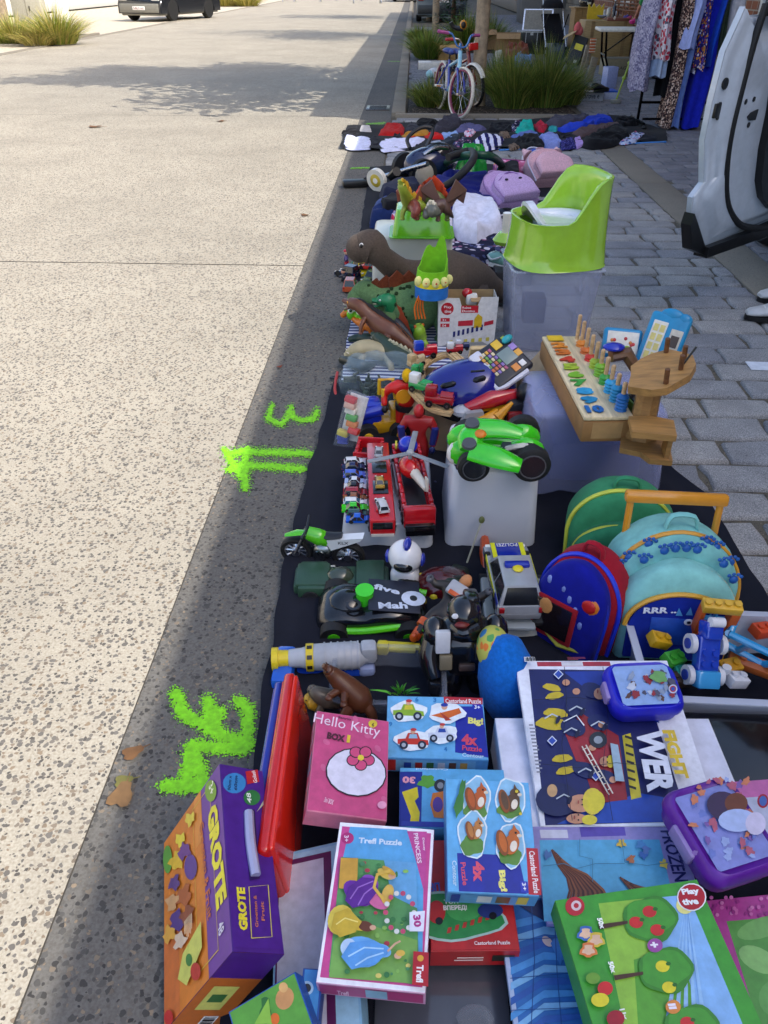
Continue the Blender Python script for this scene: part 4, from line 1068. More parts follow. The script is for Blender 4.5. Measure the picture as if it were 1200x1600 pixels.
def hang(label,xl,xr,yb,col,y,ztop=1.56,seed=0,flare=1.0,hem=None):
 a=WY(xl,yb,y);c=WY(xr,yb,y);zb=max(.03,(a.z+c.z)/2);xm=(a.x+c.x)/2;w=max(.05,(c.x-a.x)/2*.8)
 rd=random.Random(seed);b=B(col);rings=[];n=28;m=14
 for i in range(m+1):
  t=i/m;z=ztop+(zb-ztop)*t
  wd=w*(.55+.45*min(1,t*2.5)*flare);dp=(.20 if i>1 else .14)
  r=[]
  for k in range(n):
   an=2*PI*k/n;f=1+(.05+.16*t)*math.sin(an*5+seed*1.7+t*.8)+.07*noise.noise(V((math.cos(an)*2,t*4,seed)))
   r.append((wd*math.cos(an)*f+.02*math.sin(t*5+seed),dp*math.sin(an)*f,z-zb+(.015*math.sin(an*3+seed)*t)))
  rings.append(r)
 b.loft(rings)
 if hem:b.m(hem);b.loft([[(p[0]*.9,p[1]*.9,p[2])for p in rings[-1]],[(p[0]*.95,p[1]*.9,p[2]-.16)for p in rings[-1]]])
 b.m('1a1a1c:m');b.tube([(0,0,ztop-zb-.01),(0,0,ztop-zb+.03),(.02,0,ztop-zb+.07)],.004,6)
 o=b.build('hanging_garment',ang=80);o.location=(xm,y,zb)
 return tag(o,label,'garment','garments hanging on the rack')
hang('lavender grey knitted dress, leftmost on the rack',980,1012,140,'gar_lav',9.75,seed=1)
hang('pale pink cardigan behind the lavender dress',992,1006,120,'c8a0a4:f',10.05,seed=21)
hang('white blouse with red roses and pale blue hem',1014,1042,92,'gar_rose',9.7,seed=2,hem='a8bcd8:f')
hang('long black dress beside the rose blouse',1018,1052,150,'0c0c10:f',9.8,seed=3)
hang('rust brown sequinned top right of the black dress',1040,1056,98,'6a2c1c:f',9.8,seed=4)
hang('long dark dress with dense beige flowers',1024,1046,213,'gar_brown',9.6,seed=5)
hang('light blue short shirt hanging above the pale blue gown',1062,1084,74,'9aa8dc:f',9.5,seed=6)
hang('pale blue long gown reaching the ground',1032,1054,224,'7a94d0:f',9.62,seed=7)
hang('black trousers between the pale blue and royal blue gowns',1058,1074,140,'14121c:f',9.9,seed=8)
hang('purple and gold patterned top over the royal gown',1076,1094,106,'gar_purple',9.5,seed=9)
hang('white top with small dark dots under the patterned one',1070,1082,110,'gar_bw',9.66,seed=10)
hang('royal blue long gown with wide flowing skirt',1052,1086,220,'1c28b0:f',9.6,seed=11,flare=1.25)
hang('teal lace dress beside the cobalt jacket',1086,1100,132,'1a6a72:f',9.75,seed=12)
hang('cobalt blue jacket right of the teal dress',1092,1112,103,'1a4ac0:f',9.55,seed=13)
hang('olive green shirt left of the grey jumper',1108,1124,84,'3a4434:f',9.6,seed=14)
hang('light grey woolly jumper, rightmost on the rack',1120,1148,84,'b0aeb4:f',9.5,seed=15)
p=W(1108,175);b=B('b8b0bc:f');b.ell((0,0,.2),(.2,.14,.2),14,noise_=.25,seed=4);b.ell((.06,0,.38),(.06,.05,.08),8);o=b.build('white_bag');o.location=(p.x,10.4,0);tag(o,'white plastic bag on the ground under the rack','bag')
# --- blanket of clothes
def tarp(name,label,px,col,edge,z=.004,seed=0,amp=.006,cell=.08):
 pts=[W(x,y,0)for x,y in px];c=sum(pts,V((0,0,0)))/len(pts)
 x0,x1=min(p.x for p in pts),max(p.x for p in pts);y0,y1=min(p.y for p in pts),max(p.y for p in pts)
 bm=bmesh.new();vv=[bm.verts.new((p.x-c.x,p.y-c.y,0))for p in pts];f=bm.faces.new(vv)
 if f.normal.z<0:f.normal_flip()
 nx=int((x1-x0)/cell);ny=int((y1-y0)/cell)
 for k in range(1,nx):
  g=bm.verts[:]+bm.edges[:]+bm.faces[:];bmesh.ops.bisect_plane(bm,geom=g,plane_co=(x0-c.x+k*(x1-x0)/nx,0,0),plane_no=(1,0,0))
 for k in range(1,ny):
  g=bm.verts[:]+bm.edges[:]+bm.faces[:];bmesh.ops.bisect_plane(bm,geom=g,plane_co=(0,y0-c.y+k*(y1-y0)/ny,0),plane_no=(0,1,0))
 for v in bm.verts:
  n1=noise.noise(V((v.co.x*3+seed,v.co.y*3,seed)));n2=1-abs(noise.noise(V((v.co.x*6,v.co.y*2.3+seed,2))))*2
  v.co.z=z+amp*max(0,.6+n1*.8+max(0,n2)*.7)
  if v.is_boundary:v.co.x+=.012*noise.noise(V((v.co.x*7,v.co.y*7,1)));v.co.y+=.012*noise.noise(V((v.co.x*7,v.co.y*7,5)))
 me=bpy.data.meshes.new(name);bm.verts.index_update();
 bm.to_mesh(me);bm.free();me.materials.append(mt(col));me.polygons.foreach_set('use_smooth',[True]*len(me.polygons))
 o=bpy.data.objects.new(name,me);COL.objects.link(o);o.location=(c.x,c.y,0)
 return tag(o,label,'blanket','blankets spread on the ground')
tarp('ground_blanket','black blanket with blue edge under the heaps of clothes',[(543,199),(700,193),(800,190),(975,183),(1040,208),(1042,222),(900,229),(760,236),(640,238),(531,234)],'141418:f',None,.004,1,.02)
b=B('4a8ad0:f');a_,c_=W(780,236,0),W(1040,223,0);b.tube([a_+V((0,.0,.008)),c_+V((0,0,.008))],.016,6,.5);b.build('blue_edge',bpy.data.objects['ground_blanket'],inv=Matrix.Translation(-bpy.data.objects['ground_blanket'].location))
pat_stripe('stripe_navy','20205a','d8d8ec',4.2,0,.5,2.0);pat_floral('floral_pink','d8c8d8',['c83858','e8a0b0','8a90b8'],22);pat_floral('floral_navy','1c1e38',['c8c0d0','8a5a78','4a5078'],26,.42)
pat_floral('leopard','7a6858',['2a2220','4a3c34'],40,.35);pat_floral('floral_white','c0c8e0',['c85878','4a70b8','50506a'],24,.42);pat_floral('glitter_navy','2a2868',['5a58a0','1a1848'],70,.5)
z6=lambda*a:[(520+a[i]/4.615,175+a[i+1]/4.615)for i in range(0,len(a),2)]
z7=lambda*a:[(760+a[i]/4.286,170+a[i+1]/4.286)for i in range(0,len(a),2)]
CG='clothes heaped on the black blanket'
GAR=[(z6(60,150,180,108,205,150,120,185),'1c1c20:f',.06,'black top at the left back corner of the clothes blanket'),(z6(65,240,95,155,150,178,240,180,285,195,270,265,180,272,110,268),'d0d4f0:f',.05,'white tee with mint print, leftmost on the clothes blanket'),(z6(185,145,205,100,270,108,285,145),'b8b4b4:f',.06,'small pale grey top behind the mint print tee'),(z6(330,200,400,192,560,190,640,178,690,200,600,250,520,272,350,288,326,240),'d8d8f4:f',.05,'long white tee right of the mint print tee'),(z6(275,190,300,165,335,190,330,245,285,245),'1a1820:f',.04,'black garment squeezed between the two white tees'),(z6(322,165,380,95,480,88,525,120,515,160,420,175),'a81c1c:f',.09,'dark red jumper in the back row of the clothes blanket'),(z6(512,140,560,78,600,95,650,130,600,150),'34343c:f',.08,'charcoal top right of the dark red jumper'),(z6(600,100,600,65,700,60,770,70,720,110,650,120),'121216:f',.10,'black garment behind the charcoal top'),(z6(712,135,760,95,800,60,870,22,930,60,935,90,820,125),'3c3a44:f',.14,'thick dark grey jumper heaped highest at the back'),(z6(425,190,440,160,490,160,490,190),'1e1c24:f',.05,'black scrap before the dark red jumper'),(z6(488,172,600,138,690,133,705,160,600,178,510,188),'b07a28:f',.06,'mustard orange top in the middle of the clothes blanket'),(z6(525,190,560,168,600,170,595,190),'b83020:f',.05,'small red top under the mustard one'),(z6(655,178,720,148,790,158,805,195,690,200),'c01c1c:f',.07,'bright red top right of the mustard one'),(z6(780,150,900,148,925,180,800,200),'8aa8d8:f',.05,'light blue top right of the bright red one'),(z6(880,135,950,88,1060,90,1115,120,1000,155,900,152),'5a5880:f',.08,'slate lavender trousers in the back row'),(z6(940,155,985,118,1035,150,1000,185,950,180),'floral_pink',.07,'white top with pink flowers in the middle of the blanket'),(z6(780,212,860,168,925,165,915,200,800,245),'2c3440:f',.06,'dark slate trousers before the light blue top'),(z6(860,228,960,178,1010,200,995,250,880,255),'floral_navy',.06,'navy flowered dress left of the striped one'),(z6(585,245,680,212,715,245,640,270),'202028:f',.04,'black mesh top at the front edge'),(z6(690,225,780,205,800,235,720,265),'a0a8c0:f',.035,'pale grey blue top at the front edge'),(z6(995,235,1030,190,1110,165,1190,165,1240,195,1220,250,1120,272,1005,275),'stripe_navy',.09,'navy and white striped top at the front edge'),(z7(0,150,20,115,120,105,180,110,170,150,60,160),'16161c:f',.10,'long black garment along the back kerb'),(z7(160,135,195,85,250,100,245,135,185,155),'floral_navy',.09,'small navy patterned top beside the turquoise one'),(z7(185,155,235,105,288,58,300,100,335,168,250,165),'1aa898:f',.13,'turquoise vest standing up from the heap'),(z7(305,112,360,98,415,115,385,165,345,155),'b82038:f',.10,'crimson top right of the turquoise vest'),(z7(380,100,450,58,600,60,690,38,705,60,560,112,460,125),'4a4854:f',.13,'grey woollen jumper at the back by the grass'),(z7(410,140,450,120,480,130,470,155,425,160),'2a9a9a:f',.07,'small teal top before the grey woollen jumper'),(z7(465,130,600,128,680,68,830,45,860,80,760,95,640,140,520,155),'2040c0:f',.12,'royal blue satin dress stretched along the heap'),(z7(560,165,700,122,880,92,905,110,780,150,640,185),'5a4848:f',.10,'brown pink satin top before the royal blue dress'),(z7(80,165,140,150,165,190,110,205),'leopard',.07,'leopard print top behind the striped one'),(z7(155,185,260,152,350,170,350,195,230,195),'6478b8:f',.07,'denim blue top behind the black one'),(z7(345,185,440,150,515,220,480,255,400,268,375,220),'8a98d8:f',.08,'periwinkle top at the front right of the black one'),(z7(165,215,250,165,340,178,395,240,380,265,270,275,200,245),'141418:f',.10,'black top between the striped and periwinkle ones'),(z7(140,245,200,228,225,262,160,280),'leopard',.04,'leopard print scrap at the front edge'),(z7(455,175,560,160,575,192,500,205),'1a181e:f',.07,'black lace top before the royal blue dress'),(z7(490,225,580,188,605,260,500,275),'glitter_navy',.06,'navy glitter top at the front edge'),(z7(585,195,628,186,655,240,600,270),'b898d8:f',.06,'lilac top squeezed beside the navy glitter one'),(z7(640,205,720,170,880,103,975,150,970,190,860,240,720,262,640,255),'0e0e12:f',.12,'large black coat, biggest thing on the clothes blanket'),(z7(850,82,1010,75,1025,100,920,122,860,102),'101014:f',.12,'black trousers at the right back corner'),(z7(885,232,985,148,1070,170,1000,222,920,238),'floral_white',.06,'pale blue flowered top at the right front corner'),(z7(1025,215,1040,165,1140,148,1140,210),'1c2028:f',.05,'dark shorts at the right end of the clothes blanket'),]
for i,(px,col,h,lab)in enumerate(GAR):
 garment('folded_garment',lab,px,col,h*.5,100+i,CG,.014,1.0,15.0)
 # --- parked van with open door, right edge
T=thing('open_car','white car at the right edge with its dark trimmed door swung open','car',(3.25,5.6,0),PI/2-.02)
car(T,4.3,1.78,1.62,'d4dae2:g','suv',trim='141416',wheel_r=.32)
dz=.33
A0=W(1086,392,dz)
hinge=A0+(W(1200,347,dz)-A0).normalized()*1.05
CX,CY=hinge.x+.96,hinge.y-.75
T.location=(CX,CY,0)
dx=(hinge-A0);Ld=dx.length;ang=math.atan2(dx.y,dx.x)
D=bpy.data.objects.new('door',None);COL.objects.link(D);D.parent=T
MI=(Matrix.Translation((CX,CY,0))@Matrix.Rotation(PI/2-.02,4,'Z')).inverted()
MD=MI@Matrix.Translation(A0)@Matrix.Rotation(ang,4,'Z')
D.matrix_local=MD
def doorpt(px,py):
 n=V((-math.sin(ang),math.cos(ang),0));r=ray(px,py);q=CAM+r*((A0-CAM).dot(n)/r.dot(n))-A0
 return(q.x*math.cos(ang)+q.y*math.sin(ang),q.z)
edge=[doorpt(*p)for p in((1088,390),(1076,330),(1078,308),(1095,285),(1096,220),(1108,160),(1128,80),(1152,28),(1160,10))]
ZT=1.25-dz+.02
ol=edge+[(edge[-1][0]+.03,ZT),(Ld,ZT),(Ld,.02)]
b=B('bcc5d0:g');b.ext(ol,-.012,.012,'xz');
b2=B('d4dae2:g')
def inset(ol,k,cx=.45,cz=.45):return[(x+(cx-x)*k,z+(cz-z)*k)for x,z in ol]
i1=inset(ol,.07);i2=inset(ol,.12)
b.loft([[(x,-.011,z)for x,z in inset(ol,.012)],[(x,-.018,z)for x,z in inset(ol,.02)],[(x,-.022,z)for x,z in inset(ol,.05)],[(x,-.024,z)for x,z in inset(ol,.09)],[(x,-.032,z)for x,z in inset(ol,.12)],[(x,-.046,z)for x,z in inset(ol,.15)],[(x,-.052,z)for x,z in inset(ol,.2)],[(x,-.055,z)for x,z in inset(ol,.35)],[(x,-.05,z)for x,z in inset(ol,.6)]])
b.build('door_shell',D,ang=50)
seal=[doorpt(*p)for p in((1178,6),(1158,70),(1140,140),(1126,200),(1119,250),(1118,300),(1126,330),(1145,350),(1175,353),(1200,346))]
seal.append((Ld*.95,seal[-1][1]+.02))
b=B('101012:e');b.tube([(x,-.05,z)for x,z in seal],.016,8,smooth=4);b.build('seal',D)
card=[doorpt(*p)for p in((1199,20),(1190,90),(1180,170),(1168,230),(1163,280),(1166,305),(1180,322),(1200,324))]
card=card+[(Ld*.96,card[-1][1]+.03),(Ld*.96,ZT-.03)]
b=B('121214');b.ext(card,.05,.085,'xz');b.build('door_card',D)
b=B('c01828:g');x_,z_=doorpt(1199,304);b.box((x_+.02,-.088,z_),(.05,.006,.025));b.build('reflector',D)
trim=[doorpt(*p)for p in((1090,396),(1072,388),(1070,350),(1076,332),(1083,352),(1094,386))]
b=B('0c0c0e');b.ext(trim,-.02,.03,'xz');lo=[(doorpt(1090,394)[0],.02),(Ld,.0),(Ld,-.06),(doorpt(1090,396)[0],-.03)]
b.ext(lo,-.02,.05,'xz');b.build('sill_trim',D)
for px,py,r in((1124,130,.022),(1146,157,.011),(1159,153,.010),(1151,193,.011),(1116,162,.009),(1112,183,.009)):
 b=B('0a0a0c');x_,z_=doorpt(px,py);b.cyl((x_,-.01,z_),(x_,-.0575,z_)if px>1130 else(x_,-.029,z_),r,n=14);b.build('bolt_hole',D)
b=B('0a0a0c');x_,z_=doorpt(1156,179);b.ext([(x_-.045,z_),(x_-.02,z_+.014),(x_+.045,z_+.022),(x_+.04,z_-.02),(x_-.02,z_-.016)],.03,.0585,'xz');b.build('latch',D)
b=B('0a0a0c');x_,z_=doorpt(1112,172);b.box((x_,-.02,z_),(.045,.02,.055),.004);b.build('latch',D)
b=B('16181c');b.box((Ld*.5,-.045,ZT+.02),(Ld*.9,.04,.05),.01);b.box((.2,-.04,ZT+.2),(.04,.03,.45),.01);b.box((Ld*.6,-.04,ZT+.42),(Ld*.75,.03,.04),.01);b.m('3a4448:k');b.box((Ld*.6,-.04,ZT+.22),(Ld*.72,.006,.38));b.build('window_frame',D)
shoe('sneaker','white sneaker standing on the setts at the right frame edge',W(1207,502)+V((0,.0,.008)),PI-.1,.28,'c8c8c8','141416','e8e8e8','white sneakers at the right edge')
shoe('sneaker','white sneaker standing farther back at the right frame edge',W(1222,472)+V((0,.0,.008)),PI+.1,.28,'c8c8c8','141416','e8e8e8','white sneakers at the right edge')
a_=W(1190,576);b=B('d8dce4:c');b.box((0,0,.0),(.12,.085,.003));o=b.build('paper_card');o.location=(a_.x,a_.y,.012);o.rotation_euler=(0,0,-.05);tag(o,'white card lying on the granite setts by the right edge','card')
def fr(xl,xr,yb,yt,z=0.0):
 """front face seen on the photo -> centre x, front y, width, height of something standing at height z"""
 xm=(xl+xr)/2;p=W(xm,yb,z)
 return p.x,p.y,(xr-xl)*S(xm,yb,z),max(.02,WY(xm,yt,p.y).z-z)
pat_stripe('towel','3a4478','d0d4e0',9,1,.5,.3)
tarp('ground_blanket','dark navy blanket under the vacuum cleaner and folded jeans',[(578,262),(700,256),(905,262),(900,330),(830,430),(700,460),(545,450),(560,380)],'12141f:f',None,.002,7)
tarp('striped_towel','blue and white striped towel under the dinosaur toys',[(552,470),(700,480),(720,560),(690,650),(520,668),(535,580)],'towel',None,.004,9)
tarp('ground_blanket','large wrinkled black blanket under the toys and puzzle boxes',[(524,607),(700,600),(842,598),(930,640),(1098,785),(1196,945),(1290,1200),(1330,1700),(330,1700),(400,1190),(442,900),(470,790),(498,690)],'191b26:f',None,.008,3,.022,.028)
def bin_(name,label,x,y,w,d,h,col='c8ccd4:t',rz=0,z=0.0,up=True,lip=.012,taper=.88,group=None,rim=None,cat='storage box',lid=False):
 """plastic tub; up=False turns it upside down"""
 T=thing(name,label,cat,(x,y,z),rz,group)
 def rr(sx,sy,zz,r=.03,n=4):
  r=min(r,sx*.45,sy*.45);pts=[]
  for cx,cy,a0 in((sx/2-r,sy/2-r,0),(-sx/2+r,sy/2-r,PI/2),(-sx/2+r,-sy/2+r,PI),(sx/2-r,-sy/2+r,1.5*PI)):
   for k in range(n+1):a=a0+PI/2*k/n;pts.append((cx+r*math.cos(a),cy+r*math.sin(a),zz))
  return pts
 f=(lambda z_:z_)if up else(lambda z_:h-z_)
 b=B(col);k=taper;t=.0035
 prof=[(k*.93,0),(k*.975,h*.012),(k,h*.05),(1-(1-k)*.08,h*.93),(1,h*.93),(1.0,h-.004)]
 rings=[rr(w*q,d*q,f(zz))for q,zz in prof]
 rings+=[rr(w*1.0+2*lip,d*1.0+2*lip,f(h-.004)),rr(w+2*lip,d+2*lip,f(h)),rr(w-2*t,d-2*t,f(h)),rr(w*k-2*t,d*k-2*t,f(h*.06)),rr(w*k*.9,d*k*.9,f(h*.02+t))]
 if not up:rings=[list(reversed(r))for r in rings]
 b.loft(rings);b.build('tub',T,ang=50)
 if rim:
  b=B(rim);b.loft([rr(w+2*lip+.004,d+2*lip+.004,f(h)+.001),rr(w+2*lip+.004,d+2*lip+.004,f(h)+.016),rr(w,d,f(h)+.02)]);b.build('lid',T)
 return T
 # --- vacuum cleaner and soft things behind the potty
vx,vy,vw,vh=fr(640,700,292,250)
T=thing('vacuum_cleaner','dark blue cylinder vacuum cleaner with black hose and silver tube','vacuum cleaner',(vx,vy+.12,0),.5)
b=B('20284a:g');b.ell((0,0,.15),(.23,.15,.13),18);b.m('1a1c26:g');b.ell((.08,0,.2),(.15,.12,.11),14);b.m('a8b0bc:m');b.tube([(-.1,-.08,.24),(.0,-.09,.285),(.12,-.08,.27)],.018,8,smooth=3);b.build('body',T)
for s_ in(-1,1):
 b=B('1c1c20:e');b.cyl((-.14,s_*.13,.11),(-.14,s_*.175,.11),.115,n=24);o=b.build('wheel',T);b=B('b8b0a0:g');b.cyl((-.14,s_*.174,.11),(-.14,s_*.186,.11),.085,.07,n=24);b.build('hub',o)
b=B('26262a');b.tube([(.0,.05,.27),(.08,.1,.38),(-.02,.12,.40),(-.16,.08,.34),(-.18,.0,.28)],.016,8,smooth=4);b.build('handle',T)
b=B('1a1a1c:e')
loc=V((vx,vy+.12,0));iv=(Matrix.Translation(loc)@Matrix.Rotation(.5,4,'Z')).inverted()
hp=[W(700,246,.34),W(735,236,.36),W(738,252,.38),W(705,285,.25),W(660,305,.1),W(635,318,.04)]
b.tube([iv@p for p in hp],.026,10,smooth=6);b.build('hose',T)
b=B('a8b0c0:m');b.tube([iv@p for p in(W(668,256,.22),W(596,277,.05))],.02,10);b.m('16161a');b.tube([iv@p for p in(W(620,268,.16),W(612,276,.10))],.035,8);b.build('tube',T)
b=B('141416');b.tube([iv@p for p in(W(600,276,.06),W(570,283,.04))],.028,8);b.push(iv@W(556,286,.03),(0,0,-.3));b.box((0,0,0),(.22,.1,.05),.015);b.pop();b.build('nozzle',T)
b=B('e0dcd0:g');b.cyl((0,-.02,0),(0,.02,0),.085,n=28);b.m('c8b040');b.cyl((0,-.023,0),(0,-.02,0),.045,.05,n=20);b.m('f0ece0');b.cyl((0,-.025,0),(0,-.022,0),.022,n=12);o=b.build('toy_drum');o.location=W(589,300)+V((0,0,.09));o.rotation_euler=(.2,0,-.6);tag(o,'round white disc toy with yellow centre beside the vacuum tube','toy')
gx_,gy_,gw,gh=fr(708,764,300,236);b=B('2a9a40:g')
rings=[]
for i in range(12):
 t=i/11;rings.append([((gw*.5*(1-.45*t)+.03*noise.noise(V((k*.9,t*5,2))))*math.cos(2*PI*k/30)*(1+.14*math.sin(k*1.9+t*3)),(.13*(1-.4*t))*math.sin(2*PI*k/30)*(1+.2*math.sin(k*2.3)),gh*t*(1+.12*math.sin(k*1.1)*t))for k in range(30)])
b.loft(rings);o=b.build('carrier_bag',ang=60);o.location=(gx_,gy_+.1,0);tag(o,'crumpled bright green plastic carrier bag behind the navy jacket','bag')
b=B('1c4a34');b.tube([W(690,262,.05),W(712,246,.3),W(760,243,.36),W(782,255,.2),(W(786,268,.0))],.028,10,smooth=5);o=b.build('green_hose');tag(o,'thick dark green hose arching behind the green carrier bag','hose')
for i,(px,c,h,l,z)in enumerate((([(592,296),(640,288),(660,300),(640,318),(596,316)],'22263c:f',.17,'folded dark navy jeans beside the vacuum wheel',.01),([(583,320),(605,312),(650,318),(650,336),(584,336)],'3a4e80:f',.10,'folded mid blue jeans on the left edge of the navy blanket',.01),([(578,334),(625,330),(640,345),(600,352),(577,350)],'1c2c5a:f',.12,'folded dark blue jeans at the very left corner above the white tub',.01),([(592,328),(612,318),(645,325),(640,338),(600,340)],'15151b:f',.16,'folded black trousers between two pairs of jeans',.02),([(606,341),(640,334),(648,348),(610,352)],'floral_pink',.14,'red and white flowered cloth behind the green tub',.01),([(668,300),(700,288),(760,290),(812,300),(815,330),(770,345),(700,340),(665,330)],'141c6a:f',.24,'thick navy blue quilted jacket heaped before the green bag',.01),([(775,268),(812,268),(812,300),(770,300)],'17171b:f',.16,'black garment between green bag and lilac backpack',.01),([(668,392),(700,378),(770,372),(800,380),(790,415),(740,430),(680,425)],'floral_navy',.16,'navy flowered dress under the white shirt',.01),([(705,335),(740,330),(775,345),(790,372),(745,390),(708,382),(700,360)],'d8d8e8:f',.28,'white shirt heaped right of the green tub',.02),([(672,345),(705,340),(712,390),(690,400),(668,392)],'c8c0c8:f',.22,'pale pink and white cloth between green tub and white shirt',.01),([(760,400),(800,396),(806,430),(768,438)],'24242a:f',.10,'dark grey fluffy cloth under the mint sneaker',.01))):
 garment('folded_garment',l,px,c,h*.8,200+i,'clothes on the navy blanket',z,.42 if h>.15 else .75,6.5 if h>.15 else 11)
def rucksack(name,label,base,rz,w,d,h,main,front,trimc,zipc,tilt=0.0,extra=None,group='school bags',z=0.0,pocket=.55,cat='backpack',strap=None):
 T=thing(name,label,cat,(base[0],base[1],z),rot=(tilt,0,rz),group=group)
 def arch(sx,hh,n=30,k=.5):
  pts=[]
  for i in range(n+1):
   a=PI*i/n;pts.append((sx/2*math.cos(a)*(1.0 if a else 1),hh*(1-k)+hh*k*math.sin(a)))
  return[(sx/2*.96,.01)]+pts+[(-sx/2*.96,.01)]
 def shell(b,sx,hh,y0,y1,k=.5,puff=.06,n=30):
  o=arch(sx,hh,n,k);c=(0,hh*.5)
  def sc(p,q):return(c[0]+(p[0]-c[0])*q,c[1]+(p[1]-c[1])*q)
  L=[(y1,.62),(y1+.01*(y0-y1),.78),(y1+.07*(y0-y1),.90),(y1+.18*(y0-y1),.96),(y1+.35*(y0-y1),1.0),(y1+.55*(y0-y1),.985),(y1+.75*(y0-y1),1.0),(y0,.96)];k0=len(b.v)
  b.loft([[(sc(p,q)[0],yy+.0*1,max(.004,sc(p,q)[1]))for p in o]for yy,q in L])
  am=.016 if main.endswith('v')else .007
  for i in range(k0,len(b.v)):v=b.v[i];b.v[i]=v+V((noise.noise(v*14+V((rz,0,0))),noise.noise(v*14+V((9,rz,0))),noise.noise(v*11+V((3,3,rz)))*.8))*am
 b=B(main);shell(b,w,h,d*.45,-d*.25);b.build('bag_body',T,ang=60)
 b=B(front);shell(b,w*.88,h*pocket*1.25,-d*.2,-d*.56,.5);b.build('front_pocket',T,ang=60)
 def piping(sx,hh,y,r,c,k=.5):
  b=B(c);o=arch(sx,hh,20,k);b.tube([(p[0],y,p[1])for p in o],r,6);return b
 piping(w*.985,h*.985,-d*.12,.006,zipc).build('zip',T);piping(w*.86,h*pocket*1.22,-d*.40,.005,trimc).build('piping',T)
 b=B(main);b.tube([(-w*.12,.0,h*.97),(-w*.08,.0,h*1.08),(w*.08,0,h*1.08),(w*.12,0,h*.97)],.010,8,.5,smooth=3);b.build('carry_loop',T)
 for s_ in(-1,1):
  b=B(strap or main);b.tube([(s_*w*.2,d*.46,h*.9),(s_*w*.28,d*.60,h*.6),(s_*w*.3,d*.5,h*.1)],.025,8,.35,smooth=4);b.build('shoulder_strap',T)
 if extra:extra(T,w,d,h)
 return T
p=W(808,352);rucksack('backpack','lilac plush backpack with two dark eyes lying behind the potty',p,.5,.34,.2,.36,'b898c8:v','c0a4d0:v','9a78b0:v','8a6aa0',-1.15,lambda T,w,d,h:[B('2a2030:v').ell((x,-d*.58,h*.40),(.015,.006,.008),8).build('eye',T)for x in(-.06,.05)]+[B('8a68a8:f').tube([(-w*.34,-d*.5,h*.42),(0,-d*.57,h*.60),(w*.34,-d*.5,h*.42)],.006,6,smooth=4).build('pocket_zip',T)],'school bags',.12)
p=W(866,296);rucksack('backpack','pale pink plush backpack with pointed ears, farthest at the back',p,.35,.36,.2,.34,'d8a8b0:v','dcb0bc:v','b88894:v','c8c0d0',-1.0,lambda T,w,d,h:[B('dcb4bc:v').cyl((s_*w*.36,0,h*.9),(s_*w*.42,0,h*1.08),.045,.01,n=10).build('ear',T)for s_ in(-1,1)],'school bags',.05)
pat_floral('pony','d878a0',['e8b0d0','8a4a98','f0d060','6a90d8'],26,.45)
p=W(798,284);b=B('pony');b.box((0,0,.07),(.3,.15,.13),.05,3);b.m('8a3a78');b.tube([(-.14,-.03,.135),(.14,-.03,.135)],.006,6);o=b.build('pencil_case');o.location=(p.x,p.y+.05,.02);o.rotation_euler=(-.2,.1,.3);tag(o,'pink printed pouch with zip left of the pale pink backpack','pouch')
p=W(832,276);b=B('3a54b0:v');b.ell((0,0,.1),(.13,.10,.10),14);b.m('e0e0ec:v');b.ring((0,0,.1),.136,.128,.05);b.ell((.07,-.05,.15),(.05,.05,.05),10);o=b.build('soft_ball');o.location=(p.x,p.y+.1,.03);o.rotation_euler=(.6,.3,.2);tag(o,'blue and white soft ball between pouch and pink backpack','ball')
shoe('sneaker','navy sneaker with white side stripe beside the lilac backpack',W(778,345,.08),2.6,.24,'1c2438','d8d8dc','e0e0e4','second hand shoes',(0,0,2.6),'e8e8ec')
shoe('sneaker','mint green and white sneaker left of the clear box',W(772,415,.06),2.3,.24,'8ac0b4','e4e4e0','d0e4e0','second hand shoes',(.15,0,2.3),'e8ecec')
b=B('2a2a2e');b.box((0,0,.04),(.2,.16,.08),.01);o=b.build('black_case');o.location=W(798,440);tag(o,'small black case under the mint sneaker','case')
# --- clear box with potty
x,y,w,h=fr(800,908,556,424)
ww=(930-788)*S(860,424,h)
bin_('storage_box','tall clear plastic box carrying the green potty',x+.0,y+.17,ww,.34,h,'ccd0e6:t',.06,0,True,.01,.86,'translucent storage boxes')
b=B('2a3a70:f');b.box((0,0,.05),(.1,.1,.12),.01);o=b.build('folded_cloth');o.location=(x-.05,y+.2,.1);tag(o,'folded blue cloth inside the clear box under the potty','cloth')
T=thing('potty','lime green potty chair with white seat on the clear box','potty',(x+.005,y+.165,h+.004),.25)
def pot(q,z_,dx=0.0):return None
b=B('9ac83a:g');n=40
def hgt(a):
 c=math.cos(a);t=max(0,min(1,(c+.15)/.75));return .185+.165*(t*t*(3-2*t))
def rr_(a,rx,ry,k=3.2):
 c,s_=math.cos(a),math.sin(a);q=(abs(c)**k+abs(s_)**k)**(-1/k);return(rx*q*c,ry*q*s_)
rings=[]
for t,q in((0,1.0),(.02,.98),(.25,.945),(.5,.92),(.75,.905),(.93,.905),(1.0,.915)):
 rings.append([(rr_(2*PI*k/n,.205*q,.195*q)[0]+.0,rr_(2*PI*k/n,.205*q,.195*q)[1],hgt(2*PI*k/n)*t)for k in range(n)])
for t,q in((1.005,.87),(.98,.81),(.9,.78),(.8,.77)):
 rings.append([(rr_(2*PI*k/n,.205*q,.195*q)[0],rr_(2*PI*k/n,.205*q,.195*q)[1],max(.16,hgt(2*PI*k/n)*t))for k in range(n)])
rings.append([(rr_(2*PI*k/n,.205*.76,.195*.76)[0],rr_(2*PI*k/n,.205*.76,.195*.76)[1],.16)for k in range(n)])
b.loft(rings,cap=False);b.build('shell',T,ang=55)
